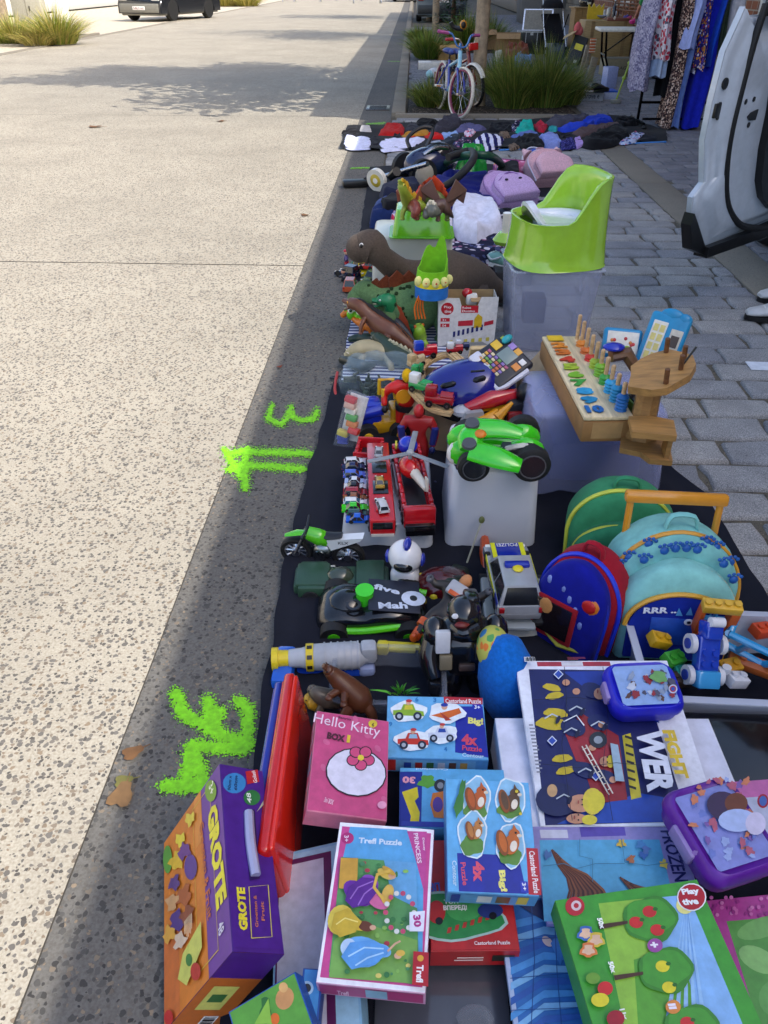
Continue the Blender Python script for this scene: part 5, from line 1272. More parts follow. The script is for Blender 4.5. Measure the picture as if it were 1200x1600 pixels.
b=B('9ac83a:g');b.tube([(.205,.05,.02),(.235,.06,.06),(.225,.05,.16)],.008,6,smooth=3);b.build('hook',T)
b=B('dce0ec:g');rings=[]
for q,z_ in((.755,.161),(.76,.178),(.60,.180),(.50,.155),(.47,.08)):rings.append([(rr_(2*PI*k/n,.205*q,.195*q,2.4)[0],rr_(2*PI*k/n,.205*q,.195*q,2.4)[1],z_+(.075*max(0,-math.cos(2*PI*k/n)-.72)*3.2 if q>.5 else 0))for k in range(n)])
b.loft(rings);b.build('seat',T,ang=60)
p=W(790,412,.12);b=B('9ac83a:g');b.lathe([(.001,0),(.06,.0),(.07,.02),(.04,.06),(.001,.06)],(0,0,0),20);b.m('e8e0d0:g');b.cyl((.0,0,.04),(0,0,.16),.025,n=14);o=b.build('toy_lamp');o.location=(p.x,p.y+.1,.2);tag(o,'lime green and cream child lamp left of the potty','lamp')
# --- white box with green tub of dragons
x,y,w,h=fr(580,706,470,372)
bin_('storage_box','milky white plastic tub standing upside down under the green tub',x,y+.19,w,.36,h,'d8d8cc:y',0,0,False,.008,.95,'translucent storage boxes')
gx_,gy_,gw,gh=fr(612,706,374,332,h)
bin_('green_tub','bright green plastic tub turned over with dragon toys on it',gx_,gy_+.12,gw,.22,gh,'68b81c:g',.0,h+.003,False,.014,.86,cat='tub')
def creature(name,label,path,rads,col,group,belly=None,legs=(),spikes=None,wings=None,jaw=None,eye=None,horn=None,n=12,sail=None,rough_=1,cat='toy animal',dots=None):
 """toy animal from a spine: path of world points nose..tail with radii"""
 P=[V(p)for p in path];o0=P[len(P)//2].copy();lo=min(p.z-r for p,r in zip(P,rads));o0.z=lo
 T=thing(name,label,cat,o0,0,group);L=[p-o0 for p in P]
 b=B(col);b.tube(L,rads,n,1.0,smooth=4);
 b.ell(L[0],(rads[0]*1.02,)*3,n);b.build('body',T,ang=80)
 if belly:
  b=B(belly);b.tube([p-V((0,-r*.05,r*.34))for p,r in zip(L,rads)][2:-2],[r*.78 for r in rads][2:-2],n,smooth=3);b.build('belly',T,ang=80)
 for i,(k,dx,dy,dz,r)in enumerate(legs):
  b=B(col);q=L[k];b.tube([q+V((dx*.3,dy*.3,0)),q+V((dx,dy,dz*.5)),q+V((dx*1.1,dy*1.2,dz))],[r*1.3,r,r*.8],8,smooth=3);b.ell(q+V((dx*1.1,dy*1.3,dz)),(r*1.1,r*1.2,r*.6),8);b.build('leg',T,ang=80)
 if spikes:
  c,a0,a1,hh,m=spikes
  for i in range(m):
   t=a0+(a1-a0)*i/max(1,m-1);k=min(int(t),len(L)-2);f=t-k
   q=L[k].lerp(L[k+1],f);r=rads[k]*(1-f)+rads[k+1]*f;dr=(L[k+1]-L[k]).normalized()
   b=B(c);hs=hh*(1-abs(i/max(1,m-1)-.45))
   b.push(q+V((0,0,r*.8)),(0,0,math.atan2(dr.y,dr.x)));b.ext([(-hs*.45,0),(hs*.45,0),(hs*.5,hs*.55),(0,hs),(-hs*.5,hs*.55)],-.006,.006,'xz');b.pop();b.build('back_plate',T)
 if wings:
  c,k,sp,up=wings
  for s_ in(-1,1):
   b=B(c);q=L[k];b.loft([[q,q+V((s_*sp*.5,.02,up)),q+V((s_*sp,.04,up*.55)),q+V((s_*sp*.9,.05,0)),q+V((s_*sp*.6,.04,up*.2)),q+V((s_*sp*.4,.03,-.01))],[v_+V((0,.006,.004))for v_ in(q,q+V((s_*sp*.5,.02,up)),q+V((s_*sp,.04,up*.55)),q+V((s_*sp*.9,.05,0)),q+V((s_*sp*.6,.04,up*.2)),q+V((s_*sp*.4,.03,-.01)))]]);b.build('wing',T)
 d=(L[0]-L[1]).normalized();sd=d.cross(V((0,0,1))).normalized()
 if jaw:
  b=B(jaw[0]);r=rads[0];b.tube([L[0]-d*r*.3-V((0,0,r*.5)),L[0]+d*r*jaw[1]-V((0,0,r*(1.0+jaw[2])))],[r*.6,r*.35],8,.5);b.build('lower_jaw',T)
  b=B(col);b.tube([L[0],L[0]+d*r*jaw[1]*1.1+V((0,0,r*.1))],[r*.85,r*.5],10,.7);b.m('ece4d0');
  for i in range(5):
   for s_ in(-1,1):b.cyl(L[0]+d*r*(jaw[1]*(.3+.16*i))+sd*s_*r*.45-V((0,0,r*.3)),L[0]+d*r*(jaw[1]*(.3+.16*i))+sd*s_*r*.42-V((0,0,r*.62)),r*.09,.0005,5)
  b.build('snout',T)
 if eye:
  for s_ in(-1,1):
   b=B(eye[0]);q=L[0]+sd*s_*rads[0]*.86+V((0,0,rads[0]*.35))+d*rads[0]*.25;b.ell(q,(rads[0]*eye[1],)*3,8);b.m('101014:g');b.ell(q+sd*s_*rads[0]*eye[1]*.55,(rads[0]*eye[1]*.62,)*3,8);b.build('eye',T)
 if horn:
  b=B(horn[0]);
  for dx_,dz_ in horn[1]:b.cyl(L[0]+sd*dx_*rads[0],L[0]+sd*dx_*rads[0]*1.3+d*rads[0]*.9+V((0,0,dz_*rads[0])),rads[0]*.22,.001,7)
  b.build('horn',T)
 if sail:
  c,k0,k1,hh=sail;top=[];bot=[]
  for i in range(13):
   t=k0+(k1-k0)*i/12;k=min(int(t),len(L)-2);f=t-k;q=L[k].lerp(L[k+1],f);r=rads[k]*(1-f)+rads[k+1]*f
   bot.append(q+V((0,0,r*.5)));top.append(q+V((0,0,r*.8+hh*math.sin(PI*(.06+.94*i/12))*(1+.1*(-1)**i))))
  b=B(c);b.loft([[p_+V((0,o_,0))for p_ in bot]for o_ in(-.006,)]+[[p_+V((0,o_,0))for p_ in top]for o_ in(-.004,.004)]+[[p_+V((0,.006,0))for p_ in bot]],cap=False,closed=False);b.build('sail',T)
 if dots:
  b=B(dots[0]);rd=random.Random(3)
  for i in range(dots[1]):
   t=rd.uniform(1.2,len(L)-2.4);k=int(t);q=L[k].lerp(L[k+1],t-k);r=rads[k]*(1-t+k)+rads[k+1]*(t-k);a=rd.uniform(-.2,1.3)
   nn=V((0,-math.cos(a),math.sin(a)));b.ell(q+nn*r*.97,(.009,.009,.009),8)
  b.build('spot',T)['kind']='stuff'
 return T
DG='dinosaur and dragon toys'
zt=h+gh+.02
P_=lambda px,py,z_:W(px,py,z_)
creature('toy_dragon','green and yellow crested dragon standing left on the green tub',[P_(628,292,zt+.14),P_(632,302,zt+.11),P_(640,318,zt+.05),P_(655,322,zt+.04),P_(668,326,zt+.03)],[.02,.022,.035,.03,.01],'8a9a30',DG,legs=((2,-.03,-.03,-.06,.012),(2,.03,-.03,-.06,.012)),spikes=('d8a828',.2,3,.05,6),jaw=('6a7a28',1.5,.3),eye=('e8d050',.3))
creature('toy_dragon','red and yellow spiny dinosaur in the middle of the green tub',[P_(650,318,zt+.05),P_(662,312,zt+.06),P_(680,310,zt+.07),P_(692,318,zt+.05),P_(702,326,zt+.03)],[.02,.03,.042,.03,.008],'5a6a30',DG,legs=((1,-.02,-.04,-.06,.013),(3,.02,-.04,-.06,.013)),spikes=('c8401c',.3,3.4,.075,9),eye=('e8d050',.3))
creature('toy_dragon','brown winged dragon lying right on the green tub',[P_(672,330,zt+.03),P_(680,324,zt+.05),P_(692,322,zt+.05),P_(700,330,zt+.03),P_(708,340,zt-.01)],[.018,.025,.035,.018,.004],'5a4038',DG,wings=('6a4a44',2,.11,.11),legs=((2,-.02,-.04,-.05,.012),),horn=('d8ccb0',((-.6,.5),(.6,.5))))
creature('toy_dragon','red brown winged dragon at the left front of the green tub',[P_(648,336,zt+.03),P_(650,328,zt+.05),P_(645,320,zt+.05),P_(636,322,zt+.04),P_(628,330,zt+.02)],[.018,.024,.03,.02,.006],'7a3a30',DG,wings=('8a4a3a',2,.08,.09),legs=((2,.02,-.04,-.05,.012),))
creature('toy_dragon','grey armoured dinosaur between the dragons on the green tub',[P_(666,336,zt+.03),P_(670,330,zt+.04),P_(678,330,zt+.05),P_(686,334,zt+.03)],[.018,.026,.03,.008],'6a6a60',DG,spikes=('d0c8b0',.3,2.6,.03,6))
creature('plush_dinosaur','large brown plush long necked dinosaur lying before the white tub',[P_(562,388,.40),P_(580,386,.405),P_(597,402,.36),P_(625,424,.27),P_(660,440,.20),P_(700,440,.17),P_(735,440,.15),P_(765,450,.09),P_(786,460,.06),P_(800,470,.05)],[.062,.078,.052,.062,.105,.15,.115,.07,.045,.03],'554a42:v',DG,belly='b0a590:v',legs=((4,-.05,-.13,-.14,.05),(6,.05,-.12,-.1,.05)),n=18)
T=bpy.data.objects['plush_dinosaur'];q=P_(571,391,.40)-T.location
b=B('e4e0d8:g');e_=P_(580,386,.405)-T.location+V((-.5,-.78,.30)).normalized()*.0755;b.ell(e_,(.011,.007,.012),10);b.m('0c0c10:g');b.ell(e_+V((-.001,-.003,-.001)),(.0085,.006,.010),10);b.build('eye',T)
creature('plush_dinosaur','green spotted plush dinosaur with brown back plates',[P_(558,466,.17),P_(572,458,.19),P_(592,468,.175),P_(620,478,.15),P_(650,478,.14),P_(680,480,.12),P_(705,490,.09)],[.045,.062,.058,.105,.125,.09,.04],'5c7a50:v',DG,legs=((3,-.04,-.1,-.1,.04),(5,.04,-.1,-.1,.045)),spikes=('6a3420:v',1.8,4.8,.085,6),eye=('101014:g',.12),n=18,dots=('24381f:f',26))
creature('toy_dinosaur','brown roaring toy dinosaur with dark back at the left edge',[P_(550,474,.19),P_(562,478,.19),P_(576,492,.155),P_(592,506,.12),P_(612,520,.09),P_(632,534,.06),P_(650,548,.035),P_(664,560,.02)],[.026,.030,.034,.044,.050,.034,.02,.008],'6a3e28',DG,belly='8a5a3c',legs=((4,-.03,-.05,-.10,.026),(4,.05,-.02,-.10,.026),(2,-.03,-.05,-.06,.010)),jaw=('6a3a28',1.8,.5),eye=('e0a030',.2),sail=('22242c',.5,6.0,.03))
creature('toy_dinosaur','dark dinosaur with orange red sail behind the brown roaring one',[P_(582,478,.12),P_(598,488,.12),P_(618,505,.10),P_(636,520,.07),P_(652,540,.03)],[.02,.03,.036,.025,.006],'23262c',DG,sail=('a8482c',.2,3.6,.075),legs=((2,-.02,-.03,-.06,.014),))
creature('toy_dinosaur','bright green rubber dinosaur with white teeth before the spotted plush',[P_(596,470,.20),P_(608,470,.20),P_(612,486,.15),P_(626,498,.11),P_(642,512,.07),P_(656,530,.03)],[.026,.034,.030,.042,.036,.010],'1f7a4a',DG,jaw=('2a8a54',1.5,.1),eye=('f0f0e8',.2))
creature('toy_dinosaur','small lime green baby dinosaur with orange eyes and open mouth',[P_(655,514,.10),P_(656,518,.09),P_(656,528,.05),P_(662,538,.02)],[.024,.026,.034,.012],'8ab02c',DG,jaw=('d86a20',.9,.5),eye=('d86a20',.35),legs=((2,-.02,-.03,-.04,.012),(2,.03,-.03,-.04,.012)))
creature('toy_dinosaur','cream horned dinosaur head on with grey frill at the left edge',[P_(548,552,.06),P_(558,548,.07),P_(575,546,.07),P_(600,552,.06),P_(625,562,.03)],[.025,.038,.045,.035,.01],'a89c78',DG,horn=('d8d0c0',((-.6,.9),(.6,.9),(0,.4))),legs=((2,-.03,-.05,-.06,.016),(3,.03,-.05,-.06,.016)),jaw=('c87a40',1.1,.2))
creature('toy_dinosaur','dark green crocodile like dinosaur with cream ridged back',[P_(590,528,.10),P_(600,536,.09),P_(618,552,.07),P_(645,566,.05),P_(668,580,.02)],[.025,.03,.042,.035,.008],'2c3c2c',DG,spikes=('b8b498',1.5,3.8,.025,10),jaw=('3a4a34',1.4,.3))
creature('toy_dinosaur','orange giraffe coloured toy with green spots at the left edge',[P_(536,492,.06),P_(545,488,.07),P_(556,500,.055),P_(572,508,.05),P_(588,516,.03)],[.014,.018,.016,.026,.012],'d8761c',DG,legs=((3,-.02,-.02,-.05,.008),(3,.02,-.02,-.05,.008)),spikes=('8ac030',.5,2.5,.03,4))
creature('toy_dinosaur','dark green flat toy lizard at the bottom left below the orange toy',[P_(548,530,.03),P_(560,528,.035),P_(578,530,.04),P_(598,534,.02)],[.014,.02,.026,.006],'24382a',DG,legs=((2,-.03,-.03,-.03,.01),))
creature('toy_dinosaur','black and dark green dinosaur lying beside the plastic bag',[P_(535,562,.03),P_(548,566,.04),P_(565,572,.045),P_(585,570,.02)],[.018,.024,.028,.008],'1c241e',DG,horn=('d8d0b8',((-.5,.3),(.5,.3))))
for i,(px,py,c,l)in enumerate(((549,515,'6ac820','left one of two lime green goggle eyed toys'),(562,517,'78d028','right one of two lime green goggle eyed toys'))):
 p=W(px,py);b=B(c);b.ell((0,0,.025),(.022,.02,.025),10);b.m('e8f0e0:g');b.ell((0,-.012,.05),(.016,.014,.016),10);b.m('2a4a2a:g');b.ell((0,-.024,.052),(.008,.006,.008),8);o=b.build('goggle_toy');o.location=p+V((0,0,.05));tag(o,l,'toy','small toys at the left edge')
SM='small toys at the left edge'
def minitoy(label,px,py,z,cols,seed,s=.03,name='small_toy',kind=0):
 p=W(px,py,z);T=thing(name,label,'toy',p,seed*1.3,SM)
 if kind==0:car(T,s*3,s*1.6,s*1.5,cols[0],'hatch',simple=True,wheel_r=s*.4)
 else:
  b=B(cols[0]);b.ell((0,0,s*.9),(s*.5,s*.4,s*.7),10);b.tube([(0,0,s*1.2),(s*.9,-s*.3,s*1.0)],s*.2,6);b.tube([(0,0,s*1.2),(-s*.8,-s*.4,s*.8)],s*.2,6);b.build('body',T)
  b=B(cols[1]);b.ell((0,-s*.1,s*1.9),(s*.42,)*3,10);b.build('head',T)
  b=B(cols[2]);b.tube([(-s*.3,0,s*.4),(-s*.4,-s*.1,0)],s*.25,6);b.tube([(s*.3,0,s*.4),(s*.4,-s*.1,0)],s*.25,6);b.ell((0,0,s*2.15),(s*.44,s*.44,s*.25),10);b.build('clothing',T)
minitoy('little figure with red cap under the plush dinosaur head',541,412,0,('4a4070','d0a088','c02030'),1,.035,'toy_figure',1)
minitoy('little navy toy car below the red capped figure',543,432,0,('1c2444:g',),2,.045,'toy_car')
minitoy('little bright green toy car under the plush head',556,422,0,('1cb040:g',),3,.035,'toy_car')
minitoy('little yellow toy truck under the plush neck',566,428,0,('e0c020:g',),4,.045,'toy_car')
minitoy('little violet toy car right under the plush chin',577,415,0,('8a50b0:g',),5,.04,'toy_car')
minitoy('little orange red toy car before the yellow truck',548,452,0,('b0502c:g',),6,.045,'toy_car')
minitoy('little red and yellow toy car behind the yellow truck',574,420,.04,('d83020:g',),7,.03,'toy_car')
minitoy('little dark green toy buggy right of the yellow truck',580,440,0,('6a7a20:g',),8,.04,'toy_car')
minitoy('little figure with black hair beside the navy toy car',537,440,0,('202438','c89078','16161a'),9,.03,'toy_figure',1)
p=W(674,462,.24);T=thing('felt_crown','felt crown with green spikes and blue yellow band on the plush','crown',p,.2);b=B('7ac028:f');R_=.072;n=32
base=[(R_*math.cos(2*PI*k/n),R_*math.sin(2*PI*k/n),.06)for k in range(n)]
top=[(R_*.9*math.cos(2*PI*k/n),R_*.9*math.sin(2*PI*k/n),.12+.13*max(0,math.sin(2*PI*k/n+.7))*(.5+.5*abs(math.sin(5*PI*k/n))))for k in range(n)]
b.loft([base,top,[(q[0]*.94,q[1]*.94,q[2])for q in top],[(q[0]*.95,q[1]*.95,q[2])for q in base]],cap=False);b.build('spikes',T)
b=B('2a70c0:f');b.ring((0,0,.03),R_*1.02,R_*.97,.06,32);b.m('e8d838:f');b.ring((0,0,.062),R_*1.04,R_*.99,.02,32)
for k in range(5):
 a=-PI/2+(k-2)*.55;b.m('e8e090:f');b.ell((R_*1.05*math.cos(a),R_*1.05*math.sin(a),.08),(.018,.012,.022),10);b.m('c84020:f');b.ell((R_*1.12*math.cos(a),R_*1.12*math.sin(a),.08),(.008,.008,.009),8)
b.build('band',T)
b=B('c86420:f')
for k in range(4):b.tube([(-.06+k*.006,-.03,.02),(-.085+k*.012,-.05,-.03),(-.08+k*.014,-.06,-.08)],.004,5,smooth=3)
b.build('tassel',T)
x,y,w,h=fr(683,770,545,466);T=thing('domino_box','torn white carton of toy dominoes with red label and open top','box',(x,y+.06,0),.04)
b=B('dcd8d4:p');t=.003;dd=.12
b.ext([(-w/2,0),(w/2,0),(w/2*1.04,h*1.02),(w*.22,h*1.02),(w*.16,h*.84),(-w*.10,h*.80),(-w*.16,h),(-w/2*1.04,h)],dd/2-t,dd/2,'xz')
for s_ in(-1,1):b.box((s_*(w/2-t/2),0,h/2),(t,dd-2*t,h))
b.m('a88a60:c');b.box((0,dd/2-t/2,h*.5),(w,t,h));b.box((0,0,t/2),(w*.99,dd*.97,t));b.box((w*.25,-.03,h*.93),(w*.4,.05,.004))
f_=-dd/2-.0008
def pr_(pts,c,k):b.m(c);b.raw([(px*w,f_-k*.0004,pz*h)for px,pz in pts],[tuple(range(len(pts)))])
pr_([(-.36+.11*math.cos(a),.80+.12*math.sin(a))for a in[2*PI*k/16 for k in range(16)]],'b81828:p',0);pr_([(-.12,.72),(.18,.72),(.18,.86),(-.12,.86)],'c01c2c:p',0)
b.m('f0ece8:p');b.text('Play',(-.42*w,f_,.80*h),(1,0,0),(0,0,1),w=.13*w,h=.06*h,off=.001);b.text('tive',(-.41*w,f_,.72*h),(1,0,0),(0,0,1),w=.12*w,h=.06*h,off=.001);b.text('Robot',(-.10*w,f_,.80*h),(1,0,0),(0,0,1),w=.15*w,h=.045*h,off=.001);b.text('Domino',(-.10*w,f_,.735*h),(1,0,0),(0,0,1),w=.22*w,h=.045*h,off=.001)
for zz in(.44,.55):pr_([(-.47,zz),(-.31,zz),(-.31,zz+.07),(-.47,zz+.07)],'c01c2c:p',0)
b.m('f0ece8:p');b.text('3+',(-.44*w,f_,.56*h),(1,0,0),(0,0,1),w=.07*w,h=.045*h,off=.001);b.text('54',(-.44*w,f_,.45*h),(1,0,0),(0,0,1),w=.07*w,h=.045*h,off=.001)
for k in range(7):pr_([(-.24+k*.08,.24+k*.022),(-.20+k*.08,.25+k*.022),(-.20+k*.08,.36+k*.022),(-.24+k*.08,.35+k*.022)],'1c2468:p',1)
for k in range(6):pr_([(-.30+k*.13,.10+k*.012),(-.24+k*.13,.10+k*.012),(-.24+k*.13,.18+k*.012),(-.30+k*.13,.17+k*.012)],'c8b848:p',1)
pr_([(-.16,.46),(.1,.47),(.1,.58),(-.16,.56)],'c02838:p',1);pr_([(.12,.42),(.26,.44),(.26,.64),(.18,.7),(.12,.6)],'d8b020:p',1);pr_([(.3,.46),(.46,.5),(.46,.58),(.3,.54)],'b82434:p',1);pr_([(-.46,.04),(-.1,.03),(.4,.08),(.3,.14),(-.3,.12)],'9a9a98:p',0)
b.build('carton',T)
b=B('b81820:g');b.ell((.0,.01,h*1.0),(.025,.022,.022),12);b.m('e8e4dc');b.box((.02,0,h*.9),(.05,.03,.05),.008);b.build('robot_toy',T)
b=B('e0c020');b.ell((0,0,.045),(.03,.025,.045),10);b.ell((0,-.01,.10),(.022,.022,.022),10);o=b.build('yellow_toy');o.location=W(676,506,.05);tag(o,'smooth yellow toy duck left of the domino carton','toy')
n_=V((-.05,-.55,.83)).normalized();o_=W(783,560,.345);P=[CAM+ray(*q)*((o_-CAM).dot(n_)/ray(*q).dot(n_))for q in((768,615),(823,574),(800,509),(743,548))]
ux=(P[1]-P[0]+P[2]-P[3]);tw_=ux.length/2;ux.normalize();uy=n_.cross(ux);th_=abs((P[3]-P[0]).dot(uy));cc=sum(P,V((0,0,0)))/4;M_=Matrix((ux,uy,n_)).transposed().to_4x4();M_.translation=cc-n_*.02
T=thing('toy_tablet','dark toy learning tablet with coloured keys propped behind the blue helmet','toy tablet',mtx=M_)
b=B('23242e');b.box((0,0,0),(tw_,th_,.028),.012,3);b.build('case',T)
b=B('d0d0dc');b.box((-tw_*.36,th_*.38,.003),(tw_*.3,th_*.25,.03),.01);b.tube([(-tw_*.48,-th_*.1,0),(-tw_*.48,-th_*.46,0),(-tw_*.3,-th_*.50,0),(tw_*.3,-th_*.5,0)],.011,8);b.box((-tw_*.37,.01,.005),(tw_*.2,th_*.2,.026),.004);b.build('white_frame',T)
b=B('7a8a86:g');b.box((tw_*.17,0,.0145),(tw_*.34,th_*.34,.004),.001);b.build('screen',T)
b=B('d89a30');rd=random.Random(2)
for i in range(4):
 for j in range(6):b.m(rd.choice(('d8a040','c86a3a','6a9a4a','b05878','8a70b0','d8c8a0')));b.box((-tw_*.24+i*tw_*.085-.01,th_*.32-j*th_*.105,.0155),(.010,.013,.005),.001)
for i,(kx,ky,c,s_)in enumerate(((.16,.34,'d8b030',.03),(.38,.38,'8aa040',.014),(.40,.1,'9a80c0',.022),(.40,-.08,'d8a040',.022),(.12,-.33,'d88a40',.024),(.30,-.33,'e0dcd8',.02))):b.m(c);b.box((tw_*kx,th_*ky,.0155),(s_,s_*1.1,.005),.001)
b.build('keys',T);b=B('2aa0a8');b.ell((tw_*.42,th_*.3,.02),(.022,.014,.012),10);b.build('knob',T)
# --- open carton with helmet and wooden railway
x,y,w,h=fr(662,824,716,640);BX,BY,BH=x,y,h;dd=.34
T=thing('cardboard_box','open brown cardboard box holding wooden rails with the blue helmet on top','box',(x,y+dd/2,0),0)
b=B('9a8468:c');t=.004
for s_ in(-1,1):b.box((0,s_*(dd/2-t/2),h/2),(w,t,h));b.box((s_*(w/2-t/2),0,h/2),(t,dd-2*t,h))
b.m('6a563e:c');b.box((0,0,.005),(w*.98,dd*.97,.006));b.build('carton',T)
b=B('a48c6c:c');b.push((-w/2,.0,h),(0,-.9,0));b.box((-.06,0,0),(.12,dd*.9,.004));b.pop();b.build('flap',T);b=B('a48c6c:c');b.push((w/2,.0,h),(0,2.2,0));b.box((-.06,0,0),(.12,dd*.9,.004));b.pop();b.build('flap',T)
c=W(738,622,h+.015);T=thing('bike_helmet','glossy dark blue child bike helmet with vents lying on the carton','helmet',c+V((.0,.03,0)),.0,rot=(.12,.05,.08))
b=B('141a78:g');rx,ry,rz_=.155,.112,.108
rings=[]
for i in range(13):
 tt=-.18+(PI/2+.18)*i/12
 rings.append([(rx*max(.02,math.cos(tt))*math.cos(a)*(1+.16*(1 if math.cos(a)<0 else 0)*-math.cos(a)*math.cos(tt)),ry*max(.02,math.cos(tt))*math.sin(a)*(1-.1*math.cos(a)*-1*0),rz_*math.sin(tt)*(1-.16*max(0,-math.cos(a))*math.cos(tt))+.02)for a in[2*PI*k/36 for k in range(36)]])
b.loft(rings);b.build('shell',T,ang=70)
def onh(a,tt,q=1.0):return V((rx*math.cos(tt)*math.cos(a)*(1+.16*(1 if math.cos(a)<0 else 0)*-math.cos(a)*math.cos(tt)),ry*math.cos(tt)*math.sin(a),rz_*math.sin(tt)*(1-.16*max(0,-math.cos(a))*math.cos(tt))+.02))*q
for a0,a1,t0,t1 in((-1.75,-1.3,.85,.95),(-2.5,-2.2,.50,.72),(-.85,-.5,.45,.66),(-1.95,-1.2,1.15,1.18)):
 v_=B('05060c');m=6;v_.tube([onh(a0+(a1-a0)*k/m,t0+(t1-t0)*k/m,1.0)for k in range(m+1)],[.004]+[.010 if a1-a0<.6 else .004]*(m-1)+[.004],8);v_.build('vent',T)
b=B('0a0c14:f');b.ring((-.01,0,.0),.16,.12,.03,28);b.build('padding',T)
RG='wooden railway pieces'
def track(label,pts,z,wd=.036,name='wooden_rail'):
 P=[W(px,py,z)for px,py in pts];b=B('c8a878:w');o0=P[0].copy();PP=[]
 for i in range(len(P)-1):
  a,b_,c_,d_=P[max(i-1,0)],P[i],P[i+1],P[min(i+2,len(P)-1)]
  for k in range(5):tt=k/5;PP.append(.5*((2*b_)+(c_-a)*tt+(2*a-5*b_+4*c_-d_)*tt*tt+(3*b_-a-3*c_+d_)*tt**3))
 PP.append(P[-1]);rings=[]
 for i,p_ in enumerate(PP):
  tn=(PP[min(i+1,len(PP)-1)]-PP[max(i-1,0)]).normalized();sd=tn.cross(V((0,0,1))).normalized()*wd/2;q=p_-o0;up=V((0,0,.012));g=V((0,0,.008))
  rings.append([q-sd,q+sd,q+sd+up,q+sd*.75+up,q+sd*.7+g,q+sd*.45+g,q+sd*.4+up,q-sd*.4+up,q-sd*.45+g,q-sd*.7+g,q-sd*.75+up,q-sd+up])
 b.loft(rings);o=b.build(name);o.location=o0;return tag(o,label,'wooden rail',RG)
zr=h+.012
track('long curved wooden rail at the back rim of the carton',[(650,590),(664,570),(690,558),(715,556)],zr+.02)
track('curved wooden rail along the front left rim of the carton',[(645,612),(660,628),(680,642),(706,648)],zr+.01)
track('short straight wooden rail pointing at the toy tablet',[(706,556),(722,570)],zr+.04,.04)
track('wooden rail sticking out right of the carton',[(800,622),(816,628),(824,634)],zr,.045)
def loco(label,px,py,z,rz,body,cab,s=.045,name='toy_train'):
 p=W(px,py,z);T=thing(name,label,'toy train',p,rz,'wooden toy trains');b=B(body);b.box((0,0,s*.45),(s*1.8,s*.62,s*.5),s*.12);b.cyl((s*.1,0,s*.7),(s*.85,0,s*.7),s*.28);b.build('body',T)
 b=B(cab);b.box((-s*.5,0,s*.95),(s*.7,s*.62,s*.7),s*.1);b.build('cab',T)
 for x in(-.55,.55):
  for s_ in(-1,1):b=B('1a1a1a' if name=='toy_train' else 'd8d4c8');b.cyl((x*s,s_*s*.28,s*.22),(x*s,s_*s*.40,s*.22),s*.22,n=14);b.m('9a9a9a:m');b.cyl((x*s,s_*s*.4,s*.22),(x*s,s_*s*.42,s*.22),s*.08);b.build('wheel',T)
zz=zr+.035
loco('red and blue wooden engine at the back of the carton rim',664,558,zz,.25,'c01828:g','1c3ab0:g',.05)
loco('natural wood flat wagon behind the green wagon',650,572,zz,.7,'c8b088:w','c0a478:w',.04)
loco('green wooden wagon on the left rim of the carton',652,588,zz,1.2,'1a8a40:g','1f9448:g',.04)
loco('white cab green bed wooden truck on the left rim',658,612,zz-.01,-.5,'2a9a50:g','e0e0dc:g',.05)
loco('dark red rounded wooden carriage on the front rail',686,634,zz-.01,-.25,'a01820:g','98161e:g',.055)
loco('small red and white wooden boat at the back of the carton',710,552,zz,.2,'a81c2c:g','d8d8dc:g',.035)
loco('small navy and white wooden boat beside the red one',722,546,zz,.1,'24305a:g','c8c8d0:g',.03)
p=W(752,572,zr+.02);T=thing('rainbow_board','wooden board with rainbow coloured bars behind the helmet','toy',p,.1,rot=(.5,0,.1));b=B('c8ac7c:w');b.box((0,0,.05),(.11,.02,.12),.006);b.build('board',T)
for k,c in enumerate(('c83028','d87820','d8c028','3a9a40','2a6ab0')):b=B(c);b.box((.012,-.013,.09-k*.02),(.075-.008*k,.008,.015),.003);b.build('bar',T)
def bits(name,label,px,py,z,col,parts,cat='toy',group=None,rz=0.0,rot=None):
 """toy from a list of named parts: (name, colour, [primitives])"""
 p=W(px,py,z);T=thing(name,label,cat,p,rz,group,rot=rot)
 for nm,c,prim in parts:
  b=B(c)
  for q in prim:
   if isinstance(q[0],str)and len(q[0])>3 and q[0][0]=='#':b.m(q[0][1:]);q=q[1:]
   getattr(b,q[0])(*q[1:])
  b.build(nm,T)
 return T
bits('toy_plane','red and yellow folded toy robot jet leaning on the carton',765,645,BH+.0,None,(('fuselage','b01c28:g',[('tube',[(-.09,0,.03),(0,0,.05),(.11,.01,.05)],[.014,.03,.02],10)]),('wing','d89a20:g',[('ext',[(-.05,-.01),(.09,.01),(.06,.06),(-.02,.03)],-.01,.01,'xz')]),('wing','9a9ca0',[('ext',[(-.12,-.02),(-.02,-.04),(-.04,.03),(-.10,.03)],.02,.04,'xz')]),('nose','a8acb4',[('ell',(-.10,0,.02),(.035,.03,.02),10)])),rz=.3)
bits('toy_claw','yellow clawed toy arm hanging before the carton',757,672,BH-.04,None,(('claw','d8941c:g',[('tube',[(-.07,0,-.02),(-.02,-.01,.02),(.05,0,.05)],[.02,.035,.025],10),('tube',[(.03,-.02,.05),(.09,-.01,.09)],[.02,.006],8),('tube',[(.03,.02,.03),(.09,.02,.04)],[.02,.006],8)]),('grille','6a4a20',[('box',(-.045,-.035,.0),(.05,.012,.03),.004)])),rz=.4)
bits('toy_robot','black and red jumbled toy robot right of the yellow claw',805,668,BH-.06,None,(('body','16161a',[('box',(0,0,.05),(.09,.06,.12),.015),('ell',(.02,0,.13),(.03,.03,.035),10)]),('arm','1c1c20',[('tube',[(.03,0,.09),(.08,-.02,.03)],[.02,.015],8)]),('chest','8a2020:g',[('box',(-.02,-.035,.06),(.05,.02,.04),.006)])),rz=.2)
